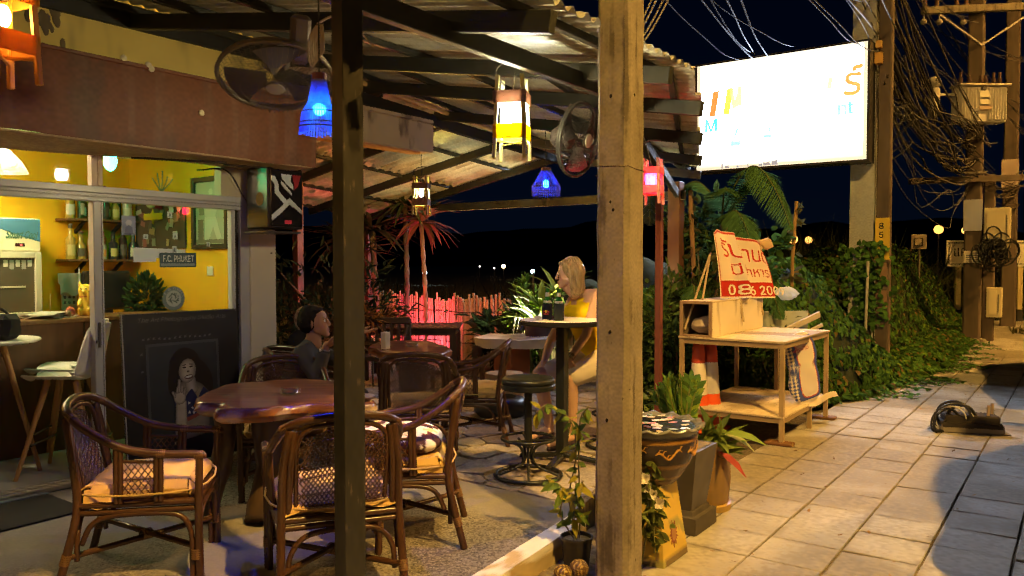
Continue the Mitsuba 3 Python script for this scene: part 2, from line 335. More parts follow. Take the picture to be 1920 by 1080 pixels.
def f_flag(p, n, uv):
    g = fbm(p.x * 5, p.y * 5, 2.0, 4); c = noise(p.x * 2.2, p.y * 2.2, 5); h = noise(p.x * 70, p.y * 70)
    col = mix((0.20, 0.155, 0.125), (0.34, 0.305, 0.265), c)
    return mix(col, (0.17, 0.14, 0.11), 0.8 * smoothstep(0.5, 0.75, g)) * (0.8 + 0.35 * h)
procmat('flag_mat', f_flag, rough=0.7, bump=lambda p, n, uv: fbm(p.x * 22, p.y * 22, 3.0, 4), scale=0.01, spec=0.35)

def f_conc(p, n, uv):
    g = fbm(p.x * 9, p.y * 9, p.z * 3, 4); v = fbm(p.x * 26, p.y * 26, p.z * 1.1, 3); h = noise(p.x * 90, p.y * 90, p.z * 90)
    sp = noise(p.x * 60, p.y * 60, p.z * 22)
    col = mix((0.15, 0.125, 0.09), (0.275, 0.24, 0.185), g)
    col = mix(col, (0.07, 0.055, 0.04), 0.85 * smoothstep(0.48, 0.66, v * 0.6 + 0.4 * fbm(p.x * 12, p.y * 12, p.z * 7, 4)))
    col = mix(col, (0.07, 0.055, 0.045), 0.85 * smoothstep(0.86, 0.93, sp) * smoothstep(0.4, 0.6, g))
    return col * (0.84 + 0.3 * h)
procmat('concrete_mat', f_conc, rough=0.85, bump=lambda p, n, uv: fbm(p.x * 45, p.y * 45, p.z * 18, 4), scale=0.006)

def f_wall(p, n, uv):
    g = fbm(p.x * 1.5, p.y * 1.5, p.z * 1.5, 4); d = fbm(p.x * 7, p.y * 7, p.z * 0.9, 3)
    col = mix((0.66, 0.49, 0.13), (0.76, 0.60, 0.22), g)
    return mix(col, (0.33, 0.25, 0.10), 0.55 * smoothstep(0.56, 0.75, d))
procmat('yellow_wall', f_wall, rough=0.9)
procmat('room_wall', lambda p, n, uv: mix((0.80, 0.42, 0.012), (0.88, 0.52, 0.02), fbm(p.x * 2, p.y * 2, p.z * 2, 3)), rough=0.7)

def f_fascia(p, n, uv):
    g = fbm(p.x * 3, p.y * 3.3, p.z * 1.0, 4); s = fbm(p.x * 14, p.y * 14, p.z * 0.8, 3); h = noise(p.x * 50, p.y * 50, p.z * 50)
    col = mix((0.105, 0.036, 0.018), (0.175, 0.064, 0.034), g)
    col = mix(col, (0.16, 0.095, 0.07), 0.55 * smoothstep(0.5, 0.75, s))
    col = mix(col, (0.085, 0.05, 0.035), 0.8 * smoothstep(0.55, 0.75, fbm(p.x * 5, p.y * 5, p.z * 2.2 + 7, 3)))
    return col * (0.85 + 0.3 * h)
procmat('fascia_mat', f_fascia, rough=0.62, spec=0.4)
procmat('soffit_mat', lambda p, n, uv: mix((0.24, 0.16, 0.10), (0.38, 0.28, 0.18), fbm(p.x * 5, p.y * 2.5, 1.0, 4)) * (0.8 + 0.3 * noise(p.x * 60, p.y * 60, 3)), rough=0.9)

def f_tin(p, n, uv):
    g = fbm(p.x * 2.2, p.y * 2.2, 1.0, 4); s = fbm(p.x * 1.2, p.y * 16, 4.0, 3); h = noise(p.x * 60, p.y * 60)
    col = mix((0.27, 0.28, 0.25), (0.48, 0.48, 0.43), g)
    col = mix(col, (0.15, 0.115, 0.08), 0.75 * smoothstep(0.52, 0.78, s * 0.55 + g * 0.5))
    return col * (0.85 + 0.25 * h)
procmat('tin_mat', f_tin, rough=0.55, spec=0.5)

def f_ply(p, n, uv):
    g = fbm(p.x * 5, p.y * 5, p.z * 5, 4); s = fbm(p.x * 46, p.y * 5, p.z * 16, 3); h = noise(p.x * 70, p.y * 70, p.z * 70); d = fbm(p.x * 2.3, p.y * 2.3, p.z * 2.3 + 5, 4)
    col = mix((0.44, 0.35, 0.22), (0.60, 0.50, 0.36), s)
    col = mix(col, (0.22, 0.16, 0.09), 0.75 * smoothstep(0.50, 0.68, d))
    return mix(col, (0.12, 0.09, 0.06), 0.7 * smoothstep(0.80, 0.88, h) * smoothstep(.4, .6, g))
procmat('ply_mat', f_ply, rough=0.8)
procmat('white_board', lambda p, n, uv: mix(mix((0.62, 0.54, 0.42), (0.76, 0.68, 0.55), fbm(p.x * 3, p.y * 3, p.z * 5, 3)), (0.30, 0.23, 0.15), 0.6 * smoothstep(0.56, 0.72, fbm(p.x * 7, p.y * 7, p.z * 1.6, 4))), rough=0.6)
def f_brown(p, n, uv):
    g = fbm(p.x * 4, p.y * 40, p.z * 40, 3)
    return mix((0.10, 0.045, 0.018), (0.22, 0.11, 0.045), g)
procmat('wood_mat', f_brown, rough=0.5, spec=0.4)

# ---------------------------------------------------------------- ground, pavement
def bump_sheet(x0, x1, y0, y1, z, n, amp, seed):
    def fn(u, v):
        P = np.stack([x0 + (x1 - x0) * u, y0 + (y1 - y0) * v, np.full_like(u, z)], -1)
        P[..., 2] += amp * (meshkit.fbm(P * 0.7, 4, seed) - 0.5); return P
    return trimesh.Trimesh(*grid(fn, n, n), process=False)
g = G(); g.add(bump_sheet(-600, 600, -600, 600, -0.06, 3, 0, 1), (.1, .09, .06))
one('ground', g, 'soil_mat', 'dark bare ground around the bar and beyond the pavement', kind='structure')

g = G(); g.add(box((-2.25, -3.0, -0.05), (2.6, 60.0, -0.012)), (.3, .27, .22))
pav = one('pavement', g, 'soil_mat', 'pavement of square concrete slabs with dirty joints', kind='structure')
variants = []
for k in range(5):
    m = box((-0.1935, -0.1942, -0.012), (0.1935, 0.1942, 0.0), 0.003)
    gg = G(); gg.add(m, (.4, .4, .4), False); variants.append(gg.ply('tile_mat'))
for i in range(-1, 11):
    for j in range(-4, 30):
        cx, cy = -1.879 + 0.4 * (i + .5), 4.294 + 0.3974 * (j + .5)
        if cx > 0.05 + max(0, -0.04 * cy) + 0.35 or (i > 4): continue
        M = tr(cx, cy, 0.002 * rng.normal()) @ rotx(0.007 * rng.normal()) @ roty(0.007 * rng.normal()) @ rotz(0.006 * rng.normal())
        part(pav, 'slab', variants[rng.integers(5)], to_world=M)
g = G()
g.add(box((-2.25, 16.2, -0.012), (2.6, 60, -0.002)), (.35, .3, .25))
part(pav, 'far_slabs', g, 'tile_mat', kind='stuff')
g = G(); g.add(box((2.6, -30, -0.2), (2.78, 60, 0.02), 0.02), (.42, .4, .36)); one('kerb', g, 'concrete_mat', 'concrete kerb between pavement and road', kind='structure')
g = G(); g.add(box((2.78, -60, -0.2), (12, 120, -0.055)), (.05, .05, .05)); one('road', g, 'matte', 'dark asphalt road beside the pavement', kind='structure')

# strip of soil and rubble along the terrace edge
def soilstrip(u, v):
    y = 1.0 + 3.4 * v; x = -2.36 + 0.42 * u
    P = np.stack([x, y, np.zeros_like(x)], -1)
    P[..., 2] = 0.004 + 0.05 * (1 - u) ** 1.2 * meshkit.fbm(P * 6, 4, 3) + 0.02 * meshkit.noise(P * 30, 5); P[..., 2] -= 0.03 * (u > .97)
    return P
g = G(); g.add(grid(soilstrip, 30, 140), (.15, .12, .08), True)
one('soil_strip', g, 'soil_mat', 'strip of dirt and rubble between the white kerb and the pavement', kind='structure')

# ---------------------------------------------------------------- terrace floor
edge = [(-2.24, -2.0), (-2.24, 2.2), (-2.30, 2.9), (-2.40, 3.9), (-3.05, 6.8), (-3.95, 9.6)]
poly = [(-5.34, -2.0)] + edge + [(-9.6, 9.6), (-9.6, 4.25), (-5.34, 4.25)]
cut_y = lambda x: 4.10 + 0.03 * math.sin(x * 5)
near = sg.Polygon(poly).intersection(sg.box(-12, -5, 0, 4.12))
far = sg.Polygon(poly).intersection(sg.box(-12, 4.12, 0, 12))
g = G(); g.add(prism(near, -0.05, 0.15), (.3, .25, .2))
ter = one('terrace_floor', g, 'pebble_mat', 'washed pebble floor of the bar terrace', kind='structure')
g = G(); g.add(prism(far, -0.05, 0.139), (.1, .09, .07)); part(ter, 'mortar_bed', g, 'soil_mat', label='dark mortar between the flagstones')
# flagstones: voronoi stones
r2 = np.random.default_rng(11)
pts = np.array([(x + r2.uniform(-.11, .11), y + r2.uniform(-.1, .1)) for i, x in enumerate(np.arange(-9.4, -2.2, .33)) for j, y in enumerate(np.arange(4.2, 9.6, .3))])
cells = shapely.voronoi_polygons(sg.MultiPoint(pts))
stones = []
for c in cells.geoms:
    c = c.intersection(far.buffer(-0.02))
    if c.is_empty or c.geom_type != 'Polygon': continue
    c = c.buffer(-0.012).buffer(-0.02, join_style=1, quad_segs=1).buffer(0.02, quad_segs=1)
    if c.is_empty or c.geom_type != 'Polygon' or c.area < 0.008: continue
    stones.append(c.simplify(0.006))
stones.sort(key=lambda c: c.centroid.distance(sg.Point(0, 0)))
for c in stones[:260]:
    g = G(); h = 0.150 + 0.004 * r2.normal()
    top = prism(c, 0.135, h); v = top.vertices; v[:, 2] += (v[:, 2] > .142) * (0.02 * r2.normal() * (v[:, 0] - c.centroid.x) + 0.02 * r2.normal() * (v[:, 1] - c.centroid.y)); top.vertices = v
    g.add(top, (.3, .3, .3)); part(ter, 'flagstone', g, 'flag_mat')
g = G()
for c in stones[260:]: g.add(prism(c, 0.135, 0.150), (.3, .3, .3))
part(ter, 'far_flagstones', g, 'flag_mat', kind='stuff')
# white painted kerb of the terrace
g = G()
def kerbtop(inset0, inset1, z0, z1, upto=3.95):
    ring = [(x + inset0, y) for x, y in edge[:3]] + [(-2.405 + inset0, upto)]
    return sg.Polygon(ring + [(x + inset1, y) for x, y in reversed(ring)])
ring = np.array([(-2.24, 0.2), (-2.24, 2.2), (-2.30, 2.9), (-2.395, 3.9)])
m = prism(sg.Polygon(np.vstack([ring, (ring + (0.115, 0))[::-1]])), -0.05, 0.157)
v, f = trimesh.remesh.subdivide_to_size(m.vertices, m.faces, 0.06)
v = v + 0.006 * (meshkit.fbm(v * 14, 3, 3)[:, None] - .5)
def kerbcol(p):
    chip = meshkit.fbm(p * np.array([9, 9, 14]), 4, 8)
    top = np.clip((p[:, 2] - 0.10) / 0.03, 0, 1) * np.clip((0.62 - chip) / 0.08, 0, 1)
    return top[:, None] * np.array([.62, .60, .56]) + (1 - top[:, None]) * (np.array([.42, .33, .18]) * (0.6 + .6 * chip[:, None]))
g.add((v, f), kerbcol, 30)
one('terrace_kerb', g, 'matte', 'kerb with chipped white top along the terrace edge', kind='structure')

# ---------------------------------------------------------------- restaurant building
bld = thing('bar_building', 'yellow single storey bar with a brown canopy and aluminium glass front', 'building')
XW = -5.38
g = G()
g.add(box((XW - .14, -3.0, 2.86), (XW, 4.16, 3.235)), (1, 1, 1)); part(bld, 'upper_wall', g, 'yellow_wall')
g = G(); g.add(box((XW - .14, -3.0, 3.235), (XW + .03, 4.05, 3.395), .004), (.012, .012, .013)); part(bld, 'black_beam', g, 'paint', label='black steel beam along the top of the yellow wall')
g = G(); g.add(box((XW - .14, -3.0, 3.395), (XW, 4.16, 3.95)), (1, 1, 1)); part(bld, 'gable_wall', g, 'yellow_wall')
# stains hanging under a broken bracket at the left
g = G()
for k in range(26):
    y = 2.42 + .05 * rng.normal(); z = 3.24 - abs(rng.normal()) * .12
    g.add(trimesh.creation.icosphere(1, .012 + .012 * rng.random()), (.16, .12, .07), True, tr(XW + .002, y, z) @ scl(.25, 1.0, 1.8))
part(bld, 'dirt_nest', g, 'matte', label='clump of dirt stuck on the wall', kind='stuff')
# canopy: fascia, soffit
def fascia(u, v):
    y = -3 + 7.13 * v; z = 2.365 + .50 * u
    x = -4.85 + .012 * np.sin(y * 1.7) + .02 * np.sin(u * 3.1) + .006 * np.sin(y * 9)
    z = z + (1 - u) * (.012 * np.sin(y * 1.1 + 1) + .005 * np.sin(y * 13)) ; return np.stack([x, y, z], -1)
g = G(); g.add(sheet(lambda u, v: fascia(v, u), 120, 8, 0.015), (.2, .1, .05), 40)
g.add(box((XW, 4.115, 2.37), (-4.84, 4.135, 2.865)), (.2, .1, .05))
g.add(box((XW, -3, 2.85), (-4.83, 4.13, 2.872), .003), (.2, .1, .05))
part(bld, 'canopy_fascia', g, 'fascia_mat', label='stained red-brown canopy fascia')
g = G()
def soff(u, v):
    y = -3 + 7.1 * v; x = XW + .53 * u
    z = 2.352 + .02 * np.sin(y * 2.3) * (1 - u) + .012 * np.sin(y * 11 + x * 4) * np.sin(u * 3.14) + .01 * u; return np.stack([x, y, z], -1)
g.add(sheet(soff, 10, 150, 0.012), (.3, .2, .1), 40)
part(bld, 'canopy_soffit', g, 'soffit_mat', label='sagging brown soffit board')
for a, b in (((-5.28, 2.9), (-5.0, 3.45)), ((-5.1, 3.5), (-5.02, 3.75)), ((-5.2, 3.85), (-5.05, 4.05))):
    g = G(); g.add(beam((*a, 2.338), (*b, 2.336), .03, .012), (.05, .035, .025)); part(bld, 'loose_strip', g, 'matte')
g = G()
for y, z in ((2.62, 2.885), (2.78, 2.875), (2.8, 2.855), (3.15, 2.63)):
    g = G(); g.add(sphere((-4.835, y, z), .022, 1, (.5, 1, 1)), (.55, .5, .38), True); part(bld, 'plaster_blob', g, 'matte', label='pale blob stuck on the fascia')
# column, end wall
g = G(); g.add(box((XW - .16, 3.915, 0.1), (XW + .005, 4.165, 2.36), .006), (.58, .53, .42)); g.add(sphere((XW + .006, 4.12, 1.70), .008, 1), (.1, .08, .06))
part(bld, 'column', g, 'concrete_mat' if False else 'matte', label='cream painted corner column')
g = G(); g.add(box((-8.0, 4.10, 0.1), (XW - .16, 4.20, 3.2)), (1, 1, 1)); part(bld, 'side_wall', g, 'room_wall', label='bright yellow side wall of the bar room')
g = G(); g.add(box((-7.6, -3, 0.1), (-7.5, 4.10, 3.2)), (1, 1, 1)); part(bld, 'back_wall', g, 'room_wall', label='orange yellow back wall behind the bar shelves')
g = G(); g.add(box((-7.5, -3.1, 0.1), (XW - .14, -3, 3.2)), (1, 1, 1)); part(bld, 'far_wall', g, 'room_wall')
g = G(); g.add(box((-7.5, -3, 2.62), (XW - .14, 4.10, 2.70)), (.62, .6, .4)); part(bld, 'ceiling', g, 'matte')
g = G(); g.add(box((-7.5, 2.12, 1.2), (-7.47, 2.30, 2.6)), (.03, .035, .03)); part(bld, 'dark_pilaster', g, 'matte', label='dark vertical strip on the back wall')
g = G(); g.add(box((-7.5, -3, .05), (XW, 4.10, .178)), (.34, .36, .38)); part(bld, 'room_floor', g, 'semi', label='pale smooth floor inside the bar')
# roof cap of the building so no light leaks
g = G(); g.add(box((-8.2, -3.2, 3.95), (XW + .0, 4.3, 4.05)), (.2, .2, .2)); part(bld, 'roof_slab', g, 'matte')
# aluminium frame
AL = (.46, .48, .52)
g = G()
g.add(box((XW - .09, -3, 2.09), (XW + .01, 3.84, 2.135), .004), AL); g.add(box((XW - .08, -3, 2.035), (XW + .0, 3.84, 2.09), .004), (.40, .42, .46))
g.add(box((XW - .06, -3, 2.062), (XW + .012, 3.84, 2.07)), (.25, .26, .29))
part(bld, 'door_head_rail', g, 'semi', label='grey aluminium door head rail')
g = G(); g.add(box((XW - .07, 2.69, .19), (XW + .0, 2.757, 2.034), .004), AL); g.add(box((XW - .0, 2.742, .19), (XW + .004, 2.746, 2.034)), (.2, .2, .22))
st = part(bld, 'sliding_door_stile', g, 'semi', label='aluminium stile of the open sliding door')
g = G(); g.add(box((XW + .0, 2.708, 1.05), (XW + .012, 2.728, 1.22), .004), (.09, .09, .10)); g.add(box((XW, 2.695, 1.08), (XW + .009, 2.702, 1.10)), (.03, .03, .03)); part(st, 'handle', g, 'semi', label='dark recessed pull on the door stile')
g = G(); g.add(box((XW - .075, 3.765, .19), (XW - .02, 3.80, 2.034), .003), AL); g.add(box((XW - .09, 3.83, .15), (XW + .0, 3.915, 2.15), .004), (.42, .43, .47)); g.add(box((XW - .06, 3.80, .19), (XW - .03, 3.83, 2.034)), (.03, .03, .03))
part(bld, 'door_jamb', g, 'semi', label='aluminium jamb beside the column')
g = G(); g.add(box((XW - .07, 2.757, .19), (XW - .02, 3.765, .25), .003), AL); part(bld, 'bottom_rail', g, 'semi')
g = G(); g.add(box((XW - .12, -3, .15), (XW + .02, 3.83, .181), .003), (.5, .47, .42)); g.add(box((XW - .02, -3, .181), (XW + .0, 3.83, .192)), (.62, .58, .5)); g.add(box((XW - .09, -3, .181), (XW - .07, 3.83, .192)), (.55, .53, .5))
part(bld, 'door_track', g, 'metal', label='shiny aluminium floor track')
g = G(); g.add(box((XW - .06, 2.685, 2.135), (XW + .002, 2.722, 2.36), .003), (.58, .46, .36)); g.add(box((XW - .06, 2.726, 2.135), (XW - .002, 2.76, 2.36), .003), (.50, .38, .28))
part(bld, 'transom_mullion', g, 'paint', label='cream post between the transom panes')
def pane(name, y0, y1, z0, z1, x, lab):
    gg = G(); gg.add(trimesh.Trimesh([(x, y0, z0), (x, y1, z0), (x, y1, z1), (x, y0, z1)], [(0, 1, 2), (0, 2, 3)], process=False), (1, 1, 1)); return part(bld, name, gg, 'glass_pane', label=lab)
pane('window_pane', 2.757, 3.765, .25, 2.036, XW - .045, 'large fixed window pane with stickers')
pane('transom_pane', -1.0, 2.685, 2.135, 2.36, XW - .03, 'left transom pane'); pane('transom_pane', 2.76, 3.84, 2.135, 2.36, XW - .03, 'right transom pane lit green')
g = G(); g.add(box((XW - .08, 3.66, 2.135), (XW + .005, 3.9, 2.36)), (.50, .45, .33)); part(bld, 'wall_patch', g, 'matte')
g = G(); g.add(tube(spline([(XW + .01, 3.60, 2.34), (XW + .012, 3.72, 2.31), (XW + .012, 3.78, 2.22), (XW + .014, 3.86, 2.16)], 6), .008), (.60, .55, .45), True); g.add(tube(spline([(XW + .02, 3.45, 2.31), (XW + .02, 3.7, 2.33), (XW + .02, 3.85, 2.14), (XW + .02, 3.93, 2.06)], 6), .005), (.04, .035, .03), True)
part(bld, 'wall_cable', g, 'matte')
procmat('cream_concrete', lambda p, n, uv: mix(mix((0.38, 0.31, 0.20), (0.52, 0.44, 0.30), fbm(p.x * 4, p.y * 4, p.z * 4, 4)), (0.10, 0.07, 0.05), 0.8 * smoothstep(0.60, 0.72, fbm(p.x * 6, p.y * 6, p.z * 2, 4))), rough=0.9)
# concrete beam running on from the column, with orange soffit under it
g = G(); g.add(box((-5.62, 4.17, 2.74), (-5.40, 6.15, 3.03), .01), (.45, .4, .32)); g.add(box((-5.405, 4.20, 3.03), (-5.36, 6.1, 3.06)), (.05, .045, .04))
cb = part(bld, 'concrete_beam', g, 'cream_concrete', label='rough concrete beam sticking out past the column')
g = G(); g.add(beam((-5.52, 4.2, 2.725), (-5.52, 6.0, 2.735), .14, .02), (.55, .27, .10)); part(cb, 'soffit_board', g, 'matte')

# ---------------------------------------------------------------- terrace roof
roof = thing('terrace_roof', 'corrugated tin terrace roof on black steel beams and purlins', 'roof')
XE = -1.95
def z1(x, y): return 2.80 + .175 * (XE - x) - np.where(y > 4.65, .079 * (y - 4.65), 0.0)
def corr(s, rear=False): return .026 * np.sin(s * 2 * np.pi / .155) if rear else .019 * np.sin(s * 2 * np.pi / .100)
def sheet_roof(x0f, x1f, y0, y1, zf, along='x', name='roof_sheet', lift=0):
    nv = max(3, int((y1 - y0) / .082 * 8) + 1)
    def fn(u, v):
        y = y0 + (y1 - y0) * v; xa, xb = x0f(y), x1f(y); x = xa + (xb - xa) * u
        return np.stack([x, y, zf(x, y) + corr(y, 'rear' in name) + lift], -1)
    gg = G(); gg.add(grid(fn, 9, nv), (.4, .4, .4), True); part(roof, name, gg, 'tin_mat')
eave = lambda y: np.where(y < 4.65, XE, XE - (y - 4.65) * .4138)
ys = np.arange(-2.0, 8.97, .66)
for k, y in enumerate(ys):
    y1_ = min(y + .70, 9.0); jit = .03 * rng.normal()
    ridge = lambda yy: np.full_like(yy, -5.37) if y < 4.1 else np.full_like(yy, -5.62)
    sheet_roof(lambda yy: eave(yy) + jit * .6, lambda yy: 0 * yy - 3.9, y, y1_, z1, lift=.004 * (k % 2))
    sheet_roof(lambda yy: 0 * yy - 3.75, lambda yy: ridge(yy), y, y1_, lambda a, b: z1(a, b) + .018, lift=.004 * (k % 2))
def z2(x, y): return z1(-5.62, y) - .19 * (-5.62 - x) + .01
for k, y in enumerate(np.arange(4.3, 8.97, .66)):
    y1_ = min(y + .70, 9.0)
    sheet_roof(lambda yy: 0 * yy - 5.60, lambda yy: 0 * yy - 7.6, y, y1_, z2, name='rear_roof_sheet', lift=.004 * (k % 2))
    sheet_roof(lambda yy: 0 * yy - 7.4, lambda yy: 0 * yy - 9.4, y, y1_, lambda a, b: z2(a, b) - .018, name='rear_roof_sheet', lift=.004 * (k % 2))
BK = (.014, .016, .015)
def steel(name, a, b, w, h, up=(0, 0, 1), lab=None, col=BK):
    gg = G(); gg.add(beam(a, b, w, h, up, .004), col); return part(roof, name, gg, 'paint', label=lab)
# rafters along x, purlins along y
for y in (-.6, .75, 2.1, 2.97, 4.2, 5.2, 6.4, 7.7, 8.9):
    xe = float(eave(np.array(y))) + .04; xr = -5.36 if y < 4.1 else -5.6
    steel('rafter', (xe, y, float(z1(xe, y)) - .115), (xr, y, float(z1(xr, y)) - .115), .05, .10)
for x in (-2.12, -3.1, -3.85, -4.6, -5.3):
    for (ya, yb) in ((-2, 4.65), (4.65, 9.0)):
        if x > -3 and ya > 4: 
            xa, xb = x, x - 1.80
        else: xa = xb = x
        if x == -3.1 and ya > 4: xb = -3.95
        steel('purlin', (xa, ya, float(z1(xa, ya + 1e-3)) - .042), (xb, yb, float(z1(xb, yb)) - .042), .04, .045)
steel('main_beam', (-2.5, -2.0, 2.735), (-2.5, 4.6, 2.725), .05, .10, lab='black main beam over the black post')
steel('main_beam', (-2.5, 4.6, 2.715), (-4.0, 9.0, 2.45), .05, .10)
for y in (4.5, 5.6, 6.75, 7.9, 8.95):
    steel('rear_rafter', (-5.6, y, float(z2(-5.6, y)) - .09), (-9.4, y, float(z2(-9.4, y)) - .09), .05, .10)
for x in (-6.5, -7.5, -8.5, -9.3):
    steel('rear_purlin', (x, 4.3, float(z2(x, 4.3)) - .035), (x, 9.0, float(z2(x, 9.0)) - .035), .04, .045)
steel('ridge_beam', (-5.58, 4.2, 3.24), (-5.58, 9.0, 2.96), .06, .12)
steel('tie_beam', (-3.9, 9.0, 2.44), (-9.5, 9.0, 2.44), .05, .11, lab='dark tie beam across the open far end')
g = G(); g.add(beam((-3.9, 8.97, 2.383), (-9.5, 8.97, 2.383), .02, .006), (.35, .34, .32)); part(roof, 'tie_beam_edge', g, 'semi')
g = G(); g.add(tube([(-5.36, 5.0, 3.27), (-5.5, 9.05, 2.99)], .022, 10), (.62, .42, .17), True); part(roof, 'drain_pipe', g, 'semi', label='pale orange pipe along the ridge')
# posts
g = G(); g.add(box((-2.418, 2.145, .15), (-2.352, 2.255, 2.69), .003), (.045, .046, .048)); 
def postcol(p): 
    n = meshkit.fbm(p * np.array([40, 40, 14]), 4, 6)[:, None]; c = np.where((p[:, 2:3] > 2.47 + .012 * np.sin(p[:, 1:2] * 130)), [[.012, .012, .013]], np.where(n > .76, [[.055, .042, .032]], [[.015, .0145, .014]] * (.6 + .8 * n))); return c
g = G(); mm = box((-2.418, 2.145, .15), (-2.352, 2.255, 2.69), .003); v, f = trimesh.remesh.subdivide_to_size(mm.vertices, mm.faces, .022); g.add((v, f), postcol)
part(roof, 'front_post', g, 'paint', label='dark square steel post at the terrace front, black at the top')
steel('post', (-3.25, 6.9, .15), (-3.25, 6.9, 2.6), .06, .06, up=(1, 0, 0), lab='thin reddish steel post behind the red lantern', col=(.16, .05, .045))
steel('post', (-4.02, 9.0, .15), (-4.02, 9.0, 2.6), .15, .15, up=(1, 0, 0), lab='reddish brown far corner post', col=(.12, .055, .035))
steel('post', (-9.3, 9.0, .15), (-9.3, 9.0, 2.4), .09, .09, up=(1, 0, 0), col=(.08, .03, .02))
steel('post', (-8.2, 6.7, .15), (-8.2, 6.7, 2.68), .10, .10, up=(1, 0, 0), lab='reddish wooden post in the garden', col=(.12, .045, .03))
# ---------------------------------------------------------------- rattan armchairs (local: facing +x, origin on the floor under the seat)
TZ = 0.152
def mirror(P): P = np.array(P, float); P[:, 1] *= -1; return P
def rat(p):
    n = meshkit.fbm(p * np.array([14, 14, 14]), 3, 4)[:, None]; s = meshkit.noise(p * 60, 9)[:, None]
    return np.array([.050, .020, .0095]) * (0.55 + .9 * n) * (0.8 + .4 * s)
def wrap(g, c, axis, r, w=.04):
    axis = np.asarray(axis, float) / np.linalg.norm(axis)
    for k in range(5):
        t = (k - 2) / 5 * w
        g.add(tube([np.array(c) + axis * (t - w * .09), np.array(c) + axis * t, np.array(c) + axis * (t + w * .09)], [r * .97, r * 1.09, r * .97], 8, False), (.15, .075, .03), True)

